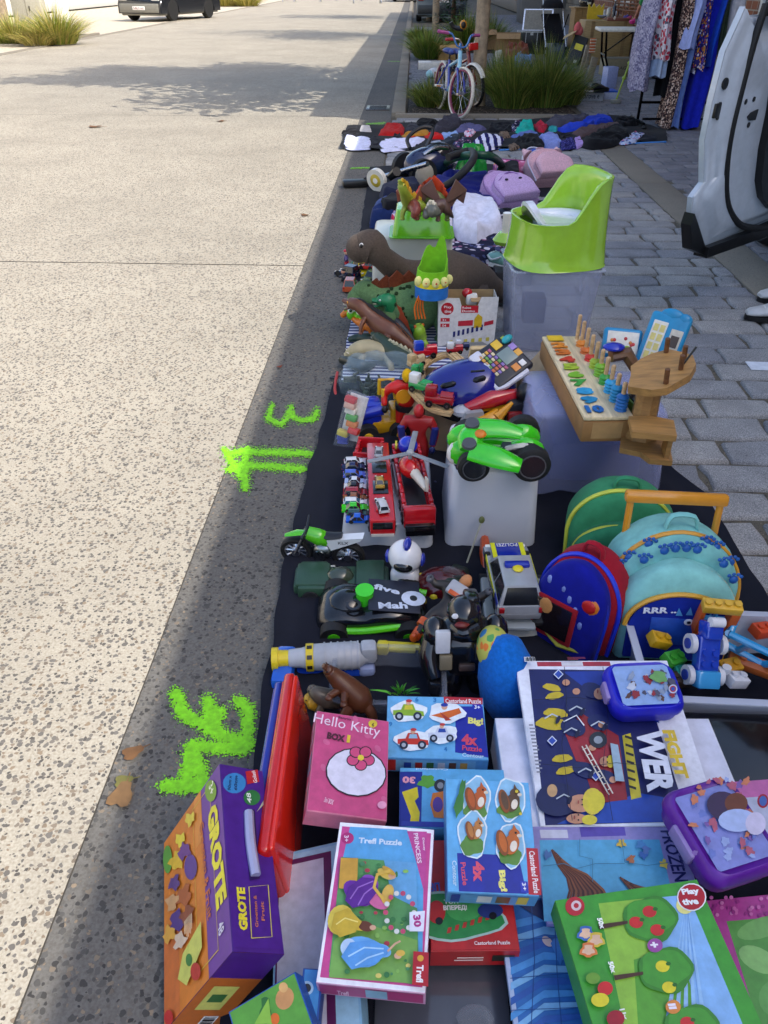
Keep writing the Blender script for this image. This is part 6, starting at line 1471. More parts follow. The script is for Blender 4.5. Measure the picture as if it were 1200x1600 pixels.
bits('toy_ball','lime green ball headed toy poking out right of the carton',822,660,.10,None,(('head','8ab828',[('ell',(0,0,.02),(.022,)*3,12)]),('neck','2a2a2e',[('cyl',(0,0,-.1),(0,0,.0),.01)])))
# --- left column: bag of toys, figures, clear pack, digger
p=W(592,628);T=thing('toy_bag','transparent plastic bag full of dark army toys with red zip edge','bag',p+V((0,.06,0)),0)
b=B('b8d0dc:k');b.ell((0,0,.07),(.17,.13,.11),22,None,-.6,.22,3);b.build('plastic_film',T)
rd=random.Random(4)
for i in range(16):
 b=B(rd.choice(('1e2a1c','2c3a28','3a3a2a','141814','5a6a78','24506a')))
 q=V((rd.uniform(-.12,.12),rd.uniform(-.09,.08),rd.uniform(.02,.09)));b.box(q,(rd.uniform(.02,.06),.02,rd.uniform(.015,.03)),.004);b.tube([q,q+V((rd.uniform(-.04,.04),rd.uniform(-.03,.03),.03))],.005,6);b.build('toy_piece',T)
b=B('a83a3a');b.tube([(-.17,.02,.09),(-.175,-.06,.05),(-.15,-.12,.01)],.006,6,smooth=4);b.build('zip',T)
b=B('141416');b.tube([(-.03,0,.01),(0,.012,.012),(.03,0,.01),(.0,-.012,.012),(-.03,0,.01)],.005,6,smooth=3);o=b.build('hair_band');o.location=W(527,594);tag(o,'small black loop lying on the gutter beside the striped towel','band')
def figure(name,label,base,h,rz,cols,pose,group='toy figures',rot=None,z=0.0,bulky=1.0):
 """jointed toy figure, one skinned body; cols = body, head, boots, hands"""
 T=thing(name,label,'toy figure',base,rz,group,rot=rot);k=h/1.0;bu=bulky
 J=dict(pelvis=(0,0,.47),waist=(0,0,.58),chest=(0,0,.74),neck=(0,-.01,.84),ls=(-.16*bu,0,.78),rs=(.16*bu,0,.78),le=(-.24*bu,-.02,.62),re=(.24*bu,-.02,.62),lh=(-.26*bu,-.08,.48),rh=(.26*bu,-.08,.48),lk=(-.09,-.03,.26),rk=(.09,-.03,.26),lf=(-.10,.0,.05),rf=(.10,.0,.05),lhp=(-.08,0,.43),rhp=(.08,0,.43))
 J.update(pose or{})
 nm=list(J);vs=[V(J[n_])*k for n_ in nm];ix={n_:i for i,n_ in enumerate(nm)}
 E_=[('pelvis','waist'),('waist','chest'),('chest','neck'),('chest','ls'),('chest','rs'),('ls','le'),('le','lh'),('rs','re'),('re','rh'),('pelvis','lhp'),('pelvis','rhp'),('lhp','lk'),('rhp','rk'),('lk','lf'),('rk','rf')]
 R_=dict(pelvis=.09,waist=.085,chest=.13*bu,neck=.05,ls=.075,rs=.075,le=.05,re=.05,lh=.042,rh=.042,lhp=.085,rhp=.085,lk=.06,rk=.06,lf=.05,rf=.05)
 skinbody('body',T,cols[0],(vs,[(ix[a],ix[c_])for a,c_ in E_],[R_[n_]*k for n_ in nm]),ix['pelvis'])
 b=B(cols[1]);b.ell(V(J['neck'])*k+V((0,-.01,.09))*k,(.07*k,.08*k,.095*k),14);b.build('head',T)
 for f_ in('lf','rf'):b=B(cols[2]);q=V(J[f_])*k;b.ell(q+V((0,-.04,-.01))*k,(.05*k,.09*k,.05*k),10);b.cyl(q,q+V((0,0,.12))*k,.056*k,.062*k);b.build('boot',T)
 for f_ in('lh','rh'):b=B(cols[3]);q=V(J[f_])*k;b.ell(q+V((0,-.02,-.03))*k,(.045*k,.035*k,.055*k),10);b.ell(q+V((0,-.055,-.02))*k,(.015*k,.03*k,.015*k),8);b.build('hand',T)
 return T
T=figure('toy_figure','large red toy figure with yellow hood and black belt, standing by the carton',W(634,690)+V((0,.03,0)),.27,.15,('c81c14','d8a818:f','14141a','16161c'),{'lh':(-.30,-.06,.52),'le':(-.30,.02,.66)},bulky=1.25)
b=B('d8901c');b.cyl((-.02,-.052,.195),(-.02,-.056,.195),.026,n=20);b.m('16161a');b.ring((0,-.005,.135),.042,.034,.02,20);b.build('emblem',T)
T=figure('toy_figure','dark red toy figure slumped in front of the large red one',W(652,740)+V((0,.02,0)),.25,-.1,('9a1c1c','a81c20','7a1518','16245a'),{'rh':(.2,-.1,.44),'lh':(-.2,-.12,.5)})
for s_ in(-1,1):b=B('1c2a70');b.tube([(s_*.05,-.02,.12),(s_*.057,-.02,.18)],.012,8);b.build('side_panel',T)
T=figure('toy_figure','dark red and navy toy figure lying right of the red trucks',W(672,765),.2,.9,('5a1a24','7a1a20','1c2450','1c2450'),None,rot=(-1.2,0,.6))
P=[W(515,712,.03),W(547,690,.03)]
T=thing('blister_pack','clear plastic pack with coloured toy pieces leaning at the blanket edge','pack',W(537,705,.0),-.35,rot=(-.25,.18,-.35))
b=B('d0d8e8:k');b.box((0,0,.11),(.075,.05,.22),.006);b.build('plastic_box',T);rd=random.Random(8)
for i,c in enumerate(('2a3aa0','2a3aa0','c8b83a','d0342c','d07a30','4aa040','e0d8c8','d8a890','c83030')):b=B(c);b.box((rd.uniform(-.02,.02),rd.uniform(-.01,.01),.025+.021*i),(.04,.03,.022),.004);b.build('toy_piece',T)
b=B('e0dcd4:p');b.box((0,.022,.11),(.068,.002,.2));b.build('backing_card',T)
p=W(595,688);T=thing('toy_digger','blue and yellow toy digger behind the red trucks','toy vehicle',p+V((0,.05,0)),.2)
b=B('c8941c:g');b.box((.04,0,.05),(.16,.10,.05),.01);b.box((.06,0,.095),(.06,.07,.05),.008);b.build('chassis',T);b=B('1c30b0:g');b.box((-.05,0,.10),(.1,.09,.09),.02);b.cyl((-.1,-.03,.1),(.0,-.03,.12),.025);b.build('hood',T)
for s_ in(-1,1):b=B('d8a828:g');b.tube([(.0,s_*.045,.14),(.0,s_*.04,.2),(.05,s_*.04,.2),(.06,s_*.04,.12)],.008,6);b.build('roll_bar',T)
for x in(-.06,.06):
 for s_ in(-1,1):b=B('16161a:e');b.cyl((x,s_*.05,.035),(x,s_*.085,.035),.04,n=18);b.m('d8a828');b.cyl((x,s_*.085,.035),(x,s_*.09,.035),.018);b.build('wheel',T)
 # --- upturned white bins with vehicles
x,y,w,h=fr(530,678,872,826);h=max(h,.10)
BW=w;bin_('storage_box','low frosted box upside down under the red trucks and small cars',x,y+.22,w,.42,h,'d0d4dc:y',.0,0,False,.012,.92,'translucent storage boxes')
LX,LY,LH=x,y,h
zt=h+.004
def rtruck(name,label,pa,pb,z,wd,hh,kind):
 a,c_=W(*pa,z+hh),W(*pb,z+hh);d=c_-a;L=math.hypot(d.x,d.y);rz=math.atan2(d.y,d.x);m=(a+c_)/2
 T=thing(name,label,'toy truck',(m.x,m.y,z),rz,'red toy fire trucks')
 r=.02
 for q in(-.38,.0 if kind!=1 else-.22,.38):
  for s_ in(-1,1):b=B('141416:e');b.cyl((q*L,s_*(wd/2-.012),r),(q*L,s_*(wd/2+.003),r),r,n=16);o=b.build('wheel',T);b=B('8a8a90:m');b.cyl((q*L,s_*(wd/2+.003),r),(q*L,s_*(wd/2+.005),r),r*.5,n=12);b.build('rim',o)
 if kind==0:
  b=B('b81820:g');b.box((0,0,hh*.6),(L,wd,hh*.75),.006);b.build('body',T)
  for c_,d_ in(((-.12*L,0,hh*.975+.0015),(.16*L,wd*.62,.004)),((.14*L,0,hh*.975+.0015),(.15*L,wd*.62,.004)),((-L/2-.0005,0,hh*.72),(.004,wd*.78,hh*.3))):b=B('1a1a1e:g');b.box(c_,d_,.001);b.build('window',T)
  b=B('c42028:g');b.box((.36*L,0,hh*.99+.003),(.12*L,wd*.3,.010),.003);b.box((-.36*L,0,hh*.99+.003),(.1*L,wd*.5,.008),.003);b.build('roof_hatch',T)
  b=B('c8c0b8');b.box((-L/2-.001,0,hh*.3),(.004,wd*.9,.008));b.build('bumper',T)
 else:
  b=B('b81620:g');b.box((0,0,hh*.35),(L,wd,hh*.3),.005)
  for s_ in(-1,1):
   for k in range(7):b.box((-.42*L+k*.14*L,s_*(wd/2-.006),hh*.62),(.125*L,.012,hh*.34*(1+.1*(k%2))),.003)
  b.box((-.46*L,0,hh*.6),(.07*L,wd,hh*.7),.006);b.box((.46*L,0,hh*.62),(.07*L,wd,hh*.5),.006);b.build('body',T)
  b=B('101014:g');b.box((-.5*L,0,hh*.2),(.03,wd*.92,hh*.42),.004);b.build('bumper',T)
  b=B('1a1a1e');b.box((.0,0,hh*.52),(.8*L,wd*.62,.004));b.build('bed',T)
  b=B('8a8c90');b.box((.1*L,wd*.5+.003,hh*.45),(.4*L,.006,.025),.002);b.box((.1*L,-wd*.5-.003,hh*.45),(.4*L,.006,.025),.002);b.build('side_rail',T)
 return T
rtruck('toy_truck','long flat red toy bus carrier with three little cars on its roof',(598,812),(590,690),zt-.02,.072,.075,0)
rtruck('toy_truck','open red toy fire engine carrying the helicopter',(657,795),(634,686),zt-.02,.092,.085,1)
rtruck('toy_truck','dark red toy truck cab behind the roof of the long red carrier',(572,706),(580,676),.02,.09,.11,1)
b=B('1c34c0:g');b.ell((0,0,.02),(.032,.03,.03),14);b.m('c8c030');b.cyl((-.034,0,.02),(-.04,0,.02),.014);o=b.build('blue_ball');o.location=W(637,704,zt+.045);tag(o,'round blue toy part riding at the back of the red fire engine','toy')
T=thing('toy_helicopter','red toy helicopter with grey rotor blades and cream tail','toy helicopter',W(640,745,zt+.035),-1.15)
b=B('c81c1c:g');b.ell((0,0,.035),(.045,.032,.032),14);b.build('fuselage',T);b=B('1a1c24:g');b.ell((-.028,0,.036),(.022,.027,.024),12);b.build('canopy',T)
b=B('d8cfc0');b.tube([(.035,0,.035),(.12,0,.028)],[.016,.009],10);b.box((.12,0,.045),(.02,.006,.045),.003);b.build('tail',T)
b=B('9a9ca0');b.cyl((0,0,.06),(0,0,.085),.006);b.ell((0,0,.086),(.012,.012,.009),10);b.build('rotor_hub',T)
for a in(.55,2.6,4.7):
 b=B('8a8c90');b.push((0,0,.084),(0,0,a));b.box((.07,0,0),(.13,.018,.004),.002);b.pop();b.build('rotor_blade',T)
CGp='little metal toy cars'
def tcar(label,px,py,z,rz,col,kind='sedan',L=.072,roofc=None,g='1a2430:g'):
 T=thing('toy_car',label,'toy car',W(px,py,z),rz,CGp);car(T,L,L*.42,L*.29,col,kind,glass=g,simple=True,wheel_r=L*.085,roofc=roofc,ridek=.18);return T
tcar('white toy car with red spoiler, farthest in the row on the frosted box',555,724,zt,.15,'dcdce0:g','hatch',roofc='d8d8dc:g')
tcar('dark navy toy car right behind the light blue ones',553,733,zt,.1,'161c50:g','sedan',.078)
tcar('periwinkle blue toy car in the row on the frosted box',554,744,zt,.05,'4a66c8:g','hatch')
tcar('pale blue and white toy racing car in the row',556,755,zt,0.0,'a8b8dc:g','sedan',.07,'e0e4ec:g')
tcar('white and black toy police car in the row',555,763,zt,.05,'d0d0d4:g','sedan',.07,'1a1a20:g')
tcar('dark red toy sports car in the row',557,773,zt,.03,'98182c:g','hatch',.08)
tcar('brown orange toy car wedged behind the white one',555,781,zt,.04,'8a5430:g','sedan',.074)
tcar('white toy car with teal windows in the row',555,788,zt,.05,'e0e4e4:g','hatch',.072,g='1a5a78:g')
tcar('bright green toy sports car in the row',555,797,zt,.08,'38c81c:g','sedan',.08)
tcar('dark teal toy car behind the nearest blue one',560,806,zt,.06,'2a4a4a:g','hatch',.07)
tcar('nearest bright blue toy car in the row on the frosted box',561,814,zt,.02,'1a5ac8:g','sedan',.076)
zq=zt+.058
tcar('silver grey toy car on the far end of the long red carrier',592,708,zq,PI/2,'a8acb0:g','sedan',.062)
tcar('gold toy car in the middle of the long red carrier',593,755,zq,PI/2+.1,'b09040:g','sedan',.064)
tcar('silver toy car with dark stripe nearest on the long red carrier',597,792,zq,PI/2+.25,'c8c8ca:g','hatch',.072)
x,y,w,h=fr(694,836,870,746);bin_('storage_box','tall frosted white box upside down under the lime green robot car',x,y+.17,w*1.0,.33,h,'d4d6de:y',.0,0,False,.014,.90,'translucent storage boxes')
RX,RY_,RH=x,y,h
T=thing('robot_car','lime green remote control robot car with big black wheels on the white box','toy car',W(776,748,h)+V((0,.075,.006)),.03)
b=B('3cc81c:g');b.tube([(-.085,0,.045),(-.03,0,.06),(.03,0,.06),(.10,0,.045)],[.03,.045,.042,.03],14,.75,smooth=3)
for x in(-.08,.075):b.ell((x,-.038,.055),(.055,.03,.045),14);b.ell((x,.038,.055),(.055,.03,.045),14)
b.build('body',T);b=B('e0dcd8:g');b.ell((-.115,-.035,.05),(.025,.02,.035),10);b.m('c86a28');b.ell((-.12,-.03,.06),(.012,.02,.02),8);b.build('trim',T);b=B('d8d4d0');b.tube([(.0,-.055,.07),(.06,-.062,.09),(.115,-.05,.07)],.008,6,smooth=3);b.build('trim',T)
for x in(-.07,.085):
 for s_ in(-1,1):
  b=B('141416:e');rw=.050 if x>0 else .043;b.lathe([(.012,-.016),(rw*.8,-.018),(rw,-.012),(rw,.012),(rw*.8,.018),(.012,.016)],(x,s_*.088,rw),24,'y');o=b.build('wheel',T);b=B('2a2a2e:g');b.lathe([(rw*.66,s_*.0185),(rw*.6,s_*.012),(rw*.2,s_*.015),(.001,s_*.019)][::(1 if s_>0 else 1)],(x,s_*.088,rw),18,'y');b.m('58585c');b.ring((x,s_*.107,rw),rw*.72,rw*.66,.003,20,'y');b.build('rim',o)
T=thing('game_controller','lime green game controller with grey sticks on top of the robot car','controller',W(768,690,h+.13),-.15,rot=(.35,0,-.15))
b=B('34c41a:g');b.tube([(-.05,.03,0),(-.055,0,.005),(-.05,-.03,0)],[.03,.034,.03],12,.6,smooth=3);b.tube([(-.05,.04,0),(.02,.05,-.004),(.075,.045,-.012)],[.034,.03,.02],12,.6,smooth=3);b.tube([(-.05,-.035,0),(.02,-.05,-.004),(.08,-.06,-.016)],[.034,.034,.022],12,.6,smooth=3);b.build('shell',T)
for yy in(.038,-.032):b=B('4a4c50');b.cyl((-.055,yy,.018),(-.055,yy,.026),.02,.018,n=18);b.build('stick',T)
b=B('d87a1c');b.ell((-.03,.004,.022),(.016,.014,.008),12);b.build('button',T)
T=thing('toy_astronaut','white round toy astronaut helmet with orange top beside the controller','toy',W(738,728,h)+V((0,.05,.0)),.3);b=B('dcdad4:g');b.ell((0,0,.055),(.042,.042,.045),18);b.build('helmet',T);b=B('c87c28');b.ell((-.012,.0,.082),(.03,.034,.022),14);b.build('cap',T);b=B('a8aab0:m');b.cyl((-.005,-.04,.052),(-.008,-.052,.05),.018,.014,n=16);b.build('knob',T)
T=thing('toy_car','tiny dark blue toy car at the edge of the white box','toy car',W(718,728,h),-1.3,CGp);car(T,.05,.03,.032,'14186a:g','suv',simple=True,wheel_r=.008)
b=B('1c1c20:e');b.lathe([(.01,-.03),(.045,-.03),(.05,-.02),(.05,.02),(.045,.03),(.01,.03)],(0,0,0),20,'y');b.m('2c2c30');b.box((-.03,0,.03),(.08,.04,.02),.006);o=b.build('black_wheel_toy');o.location=W(822,715,h+.05);tag(o,'black chunky rubber wheel behind the game controller','toy')
# --- blue translucent box with the number board
x,y,w,h=fr(850,1062,830,700);h=.30;
c1,c2=W(1090,690,h),W(925,705,h)
bin_('storage_box','big bluish clear box under the wooden number board',.60,2.28,.46,.36,h,'bcc2ea:t',.02,0,False,.012,.90,'translucent storage boxes')
b=B('2a3478:f');b.box((0,0,.08),(.3,.22,.15),.02);o=b.build('folded_cloth');o.location=(.62,2.28,.012);tag(o,'dark blue folded cloth visible inside the bluish clear box','cloth')
b=B('d8c81c:p');b.box((0,0,0),(.004,.06,.07));b.m('2a2a2a:p');b.box((-.0025,0,0),(.002,.04,.05));o=b.build('sticker');o.location=(.385,2.17,.14);o.rotation_euler=(0,-.1,0);tag(o,'small yellow warning sticker on the side of the bluish box','sticker')
zt=h+.004;BT=.075
a_=V(W(846,528,zt+BT));b_=V(W(912,655,zt+BT));c_=V(W(990,652,zt+BT))
ux=(b_-a_);LB=ux.length;ux.normalize();n_=V((0,0,1));uy=n_.cross(ux);WB=abs((c_-b_).dot(uy));
M_=Matrix((ux,uy,n_)).transposed().to_4x4();ct=(a_+b_)/2+uy*WB/2;ct.z=zt;M_.translation=ct
T=thing('carton','brown paper wrapped carton under the wooden number board','box',mtx=M_);b=B('9a7040:c');b.box((0,0,BT/2-.004),(LB,WB,BT-.008),.006);b.m('b08a58:c');b.box((LB/2+.0005,0,BT/2),(.001,WB*.6,.05));b.build('carton_body',T)
M2=M_.copy();M2.translation=ct+V((0,0,BT-.006))
T=thing('number_board','wooden counting board with coloured numbers and pegs','toy',mtx=M2);b=B('dcc8a0:w');b.box((0,0,.006),(LB*1.0,WB*.98,.012),.003);b.build('board',T)
cols=('e0b81c','d8801c','d06a1c','c8301c','a8c030','78b428','3a9a3a','2a98c8','1c88b8','1c68b0')
for i in range(10):
 xx=-LB*.45+i*LB*.9/9.2;
 b=B(cols[i]);b.text(str(i+1),(xx,-WB*.22,.0136),(0,1,0),(-1,0,0),h=LB*.075,w=WB*.36,center=True,bold=.06,off=.004);b.text(str(i+1),(xx,-WB*.22,.0136),(0,1,0),(-1,0,0),h=LB*.075,w=WB*.36,center=True,bold=.06,off=.002);b.build('number',T)
 b=B('c8a478:w');b.cyl((xx,WB*.30,.01),(xx,WB*.30,.095),.0065,n=10);b.ell((xx,WB*.30,.095),(.0065,.0065,.004),8);b.build('peg',T)
 m=(1,2,2,2,3,4,3,4,5,5)[i]
 if i!=0:b=B(cols[i]);rr=.017;b.lathe([(.007,0)]+[(rr*(1+.10*math.cos(k*PI)),.010*(k*.5))for k in range(2*m)]+[(.007,.010*m)],(xx,WB*.30,.013),10);b.build('ring',T)
T=thing('wooden_tree_house','brown wooden tree house toy with stump stool and top platform','toy',W(1030,720,zt)+V((-.02,.09,0)),-.12)
b=B('9a7240:w');b.lathe([(.055,0),(.05,.03),(.036,.07),(.034,.16),(.045,.19)],(-.01,.03,.0),9);b.build('trunk',T,ang=20)
def blobp(rx,ry,sd,n=12):
 rd=random.Random(sd);return[(rx*rd.uniform(.8,1.08)*math.cos(2*PI*k/n),ry*rd.uniform(.8,1.08)*math.sin(2*PI*k/n))for k in range(n)]
b=B('a87e48:w');b.push((.01,.04,.19),(.16,-.12,-.5));b.ext(blobp(.085,.125,5,14),0,.022);b.build('top_platform',T,ang=30);b.pop()
for i,(x,y)in enumerate(((-.02,.10),(.04,.07),(.05,.02),(.04,-.06))):b=B('6a4426:w');b.push((.01,.04,.19),(.16,-.12,-.5));b.cyl((x,y,.02),(x+.004,y,.065),.007);b.pop();b.build('post',T)
b=B('a87e48:w');b.push((0,-.05,.075));b.ext([(-.06,-.055),(.055,-.06),(.06,.03),(.0,.05),(-.06,.035)],0,.018);b.pop();b.build('middle_platform',T)
b=B('9a7240:w');b.ext([(-.075,-.06),(-.02,-.075),(.0,-.11),(.06,-.11),(.065,-.02),(.03,.04),(-.06,.04)],0,.016);b.box((.045,-.07,.045),(.012,.06,.06));b.build('base',T)
b=B('141418');b.tube([(.05,.04,.20),(.09,.05,.28)],.003,6);b.build('hook',T)
P0=W(955,640,zt)
bits('toy_arch','brown curved toy ramp with blue top behind the number board',975,608,zt+.04,None,(('arch','6a4a30',[('tube',[(-.05,.03,.1),(-.0,.03,.105),(.03,.0,.06),(.045,-.02,-.02)],[.028,.032,.026,.02],10,.7)]),('blue_top','1c2ca8:g',[('ell',(-.045,.03,.128),(.034,.028,.012),14)])),rz=.1)
def screen_toy(label,px,py,z,rot,w,h,kind):
 T=thing('toy_laptop',label,'toy',W(px,py,z),0,'blue toy screens',rot=rot);b=B('1c88b8');b.box((0,0,h/2),(w,.025,h),.014,3)
 if kind:b.ell((0,0,h),(w*.3,.014,.02),12);b.ell((w*.3,0,h*.97),(w*.2,.014,.02),12)
 b.build('case',T);rd=random.Random(int(px));b=B('e0dcd0:p')
 if kind==0:
  b.box((0,-.0135,h*.5),(w*.8,.003,h*.75),.001)
  for i in range(7):b.m(rd.choice(('c83a3a','d8a030','c8783a')));b.cyl((rd.uniform(-.3,.3)*w,-.0145,h*rd.uniform(.25,.75)),(rd.uniform(-.3,.3)*0+rd.uniform(-.3,.3)*w*0+0,-.0145,0),.0001,n=4);b.ell((rd.uniform(-.3,.3)*w,-.016,h*rd.uniform(.25,.75)),(.006,.002,.006),8)
 else:
  b.box((-w*.2,-.0135,h*.5),(w*.36,.003,h*.7),.001);b.m('d8c878:p')
  for i in range(2):
   for j in range(4):b.box((-w*.28+i*w*.16,-.0155,h*.25+j*h*.16),(w*.12,.002,h*.12))
  b.m('c8c0b0:p');b.box((w*.25,-.0135,h*.6),(w*.3,.003,h*.35),.001);b.m('4a3a30:p');b.box((w*.25,-.0155,h*.57),(w*.2,.002,h*.2))
 b.build('panel',T)
screen_toy('small blue toy screen with fruit pictures behind the pegs',968,560,zt+.03,(-.5,.05,-.1),.13,.10,0)
screen_toy('tall blue toy case with yellow keys right of the small screen',1018,580,zt+.01,(-.42,.12,-.45),.13,.19,1)
bits('toy_console','dark toy console with green stripe beside the tree house',985,660,zt+.0,None,(('case','1c1e2a:g',[('box',(.03,.02,.04),(.06,.09,.06),.012)]),('stripe','5a7a2a',[('box',(-.003,.02,.05),(.006,.08,.03),.002)]),('foot','1c60b0',[('box',(.0,-.03,.01),(.07,.05,.02),.004)])),rz=.2)
b=B('8ab020');b.ell((0,0,0),(.016,.016,.016),12);b.m('4a7018');b.ring((0,0,0),.0168,.0155,.004,16);o=b.build('green_bead');o.location=W(979,548,zt+.08);tag(o,'lime green bead ball before the tall blue toy case','toy')
def fit(q,n):
 """nearest rectangle to four coplanar points"""
 c=sum(q,V((0,0,0)))/4;ux=(q[1]-q[0]+q[2]-q[3]);ux=(ux-n*ux.dot(n)).normalized();uy=n.cross(ux)
 if uy.dot(q[3]-q[0])<0:uy=-uy
 w=((q[1]-q[0]).length+(q[2]-q[3]).length)/4;h=((q[3]-q[0]).length+(q[2]-q[1]).length)/4
 return[c-ux*w-uy*h,c+ux*w-uy*h,c+ux*w+uy*h,c-ux*w+uy*h]
def plane(px,z,n):
 n=V(n).normalized();cx=sum(p[0]for p in px)/4;cy=sum(p[1]for p in px)/4;o=W(cx,cy,z)
 return fit([CAM+ray(*p)*((o-CAM).dot(n)/ray(*p).dot(n))for p in px],n)
_quad0=quad
def slabn(name,label,cat,px,z,n,t,side,group=None):
 global quad
 P=plane(px,z,n)if not isinstance(px[0],V)else px
 quad=lambda p,z_:P
 r=slab(name,label,cat,P,0,t,side,group);quad=_quad0
 return r
BG='puzzle boxes at the front'
def lines(F,u0,v0,u1,v1,n,col,seed=0):
 rd=random.Random(seed)
 for k in range(n):
  t=v0+(v1-v0)*k/n;F.rect(u0,t,u0+(u1-u0)*rd.uniform(.55,1),t+(v1-v0)/n*.45,col)
def bars(F,u0,v0,u1,v1):
 F.rect(u0,v0,u1,v1,'e8e8e8:p')
 for k in range(9):F.rect(u0+(u1-u0)*(.06+k*.1),v0+(v1-v0)*.1,u0+(u1-u0)*(.10+k*.1+.03*(k%3)),v1-(v1-v0)*.1,'16161a:p')
def done(T,b,inv,nm='box_body'):return b.build(nm,T,inv=inv,ang=30)
# ---- purple and orange box leaning at the left front
A_,B_,D_=W(343,1191,.245),W(363,1483,.235),W(257,1320,.035)
n_=(B_-A_).cross(D_-A_).normalized();n_=n_ if n_.z>0 else-n_
P=fit([A_,B_,B_+D_-A_,D_],n_)
T,b,F,I=slabn('puzzle_box','big orange and purple floor puzzle box with carry handle, leftmost at the front','puzzle box',P,0,0,.085,'4a2080:p',BG)
F.rect(.0,.0,1,.32,'6a3a90:p');F.rect(0,.32,1,1,'d07828:p');F.rect(.55,.75,1,1,'c86a30:p');F.rect(0,.32,.30,.44,'d88838:p')
F.rect(.05,.17,.93,.175,'d8b848:p');F.rect(.05,.46,.93,.465,'d8b848:p');F.rect(.05,.17,.055,.46,'d8b848:p');F.rect(.925,.17,.93,.46,'d8b848:p')
F.text('GROTE',(325,1272),(340,1425),17,'e8d838:p',.06);F.text('Groenten & Fruit',(313,1290),(326,1440),7,'c86838:p');F.text('48',(342,1448),(344,1465),10,'d8d0e0:p')
F.disc(331,1236,9,'78a030:p',17);F.text('3+',(328,1230),(330,1246),8,'f0f0d0:p');F.disc(300,1355,10,'5a3a88:p',20);F.disc(264,1343,7,'5a9838:p',22)
for i,(x,y,r,c)in enumerate(((278,1345,10,'d8b030:p'),(290,1330,9,'6a3a80:p'),(284,1312,7,'e0c838:p'),(290,1400,11,'a85a30:p'),(280,1440,12,'4a3078:p'),(272,1410,9,'c89868:p'),(296,1430,10,'8a4830:p'),(268,1460,9,'d8a040:p'),(300,1280,7,'d8c040:p'),(276,1380,8,'583a78:p'),(285,1470,9,'d0b8a0:p'))):F.disc(x,y,r,c,r*1.5,.3,14,.25,i)
F.poly([(290,1490),(318,1440),(320,1480),(296,1540),(282,1530)],'c8c860:p');F.disc(310,1518,8,'b83028:p',14);F.disc(268,1590,7,'c02828:p',12);F.disc(300,1500,5,'3a7a38:p',10)
lines(F,.62,.50,.74,.62,7,'f0d8b0:p',3);H_=sideface(b,F,1);H_.rect(.0,.0,1,1,'b86428:p');H_.rect(0,0,.3,1,'4a2080:p');H_.disc(0,0,0,'4a2080:p')if 0 else None;H_.rect(.4,.3,.7,.8,'c8c868:p');H_.rect(.5,.4,.6,.7,'3a6a38:p');bars(H_,.78,.2,.95,.5)
G=sideface(b,F,0)
G.rect(.02,.02,.98,.98,'4c1f86:p');G.disc(366,1224,18,'3a88c8:p',16);G.text('90cm x',(360,1236),(362,1213),5,'18204a:p');G.text('60cm',(370,1236),(371,1213),5,'18204a:p')
G.poly([(383,1206),(402,1203),(405,1222),(386,1226)],'c02830:p');G.text('Goliath',(402,1224),(398,1205),6,'f0e8e8:p');G.disc(393,1247,13,'2f7a40:p',12);G.text('48',(393,1256),(391,1240),7,'e8f0e8:p')
G.text('GROTE',(387,1455),(382,1388),14,'e8d838:p',.06);G.text('Groenten &',(403,1450),(400,1400),5,'d07a50:p');G.text('Fruit',(413,1440),(411,1410),5,'d07a50:p')
G.line([(392,1467),(424,1465),(418,1384),(388,1387),(392,1467)],1.4,'d8c858:p')
G.poly([(380,1268),(397,1266),(405,1374),(389,1377)],'2a1450:p')
done(T,b,I);h_=B('a8a8c8:g');q=[G.at(386,1272)+G.n*.006,G.at(388,1320)+G.n*.008,G.at(397,1371)+G.n*.006];h_.tube(q,.0085,8,smooth=4);h_.build('handle',T,inv=I)
b=B('b8a890:c');b.raw([G.at(400,1270)+G.n*.002,G.at(418,1240)+G.n*.002,G.at(418,1252)+G.n*.006],[(0,1,2)]);b.build('torn_flap',T,inv=I)
# ---- red and blue boards standing on edge
def board(name,label,pa,pb,zt_,th,hh,col,rim):
 a,c_=W(*pa,zt_),W(*pb,zt_);d=(c_-a);L=d.length;d.normalize();sd=d.cross(V((0,0,1))).normalized();M_=Matrix((d,-sd,V((0,0,1)))).transposed().to_4x4();m=(a+c_)/2;m.z=zt_-hh;M_.translation=m
 M_=M_@Matrix.Rotation(.12,4,'X');T=thing(name,label,'toy board',mtx=M_);b=B(col);b.box((0,0,hh/2),(L,th,hh),th*.4,3);b.build('panel',T);b=B(rim);b.box((0,th*.5,hh*.5),(L*.97,th*.5,hh*.96),th*.24,3);b.box((0,-th*.42,hh*.5),(L*.94,th*.5,hh*.9),th*.24,3);b.build('rim',T)
board('toy_board','glossy red plastic board standing on edge beside the pink puzzle box',(470,1048),(432,1330),.22,.024,.20,'c81a14:g','e02a18:g')
board('toy_board','dark blue plastic board standing on edge left of the red board',(452,1062),(418,1290),.19,.02,.18,'1a2a98:g','1c34b0:g')
b=B('1c58c0:g');b.box((0,0,.03),(.05,.12,.06),.012);o=b.build('blue_block');o.location=W(446,1062);tag(o,'bright blue plastic toy corner at the blanket edge behind the boards','toy')
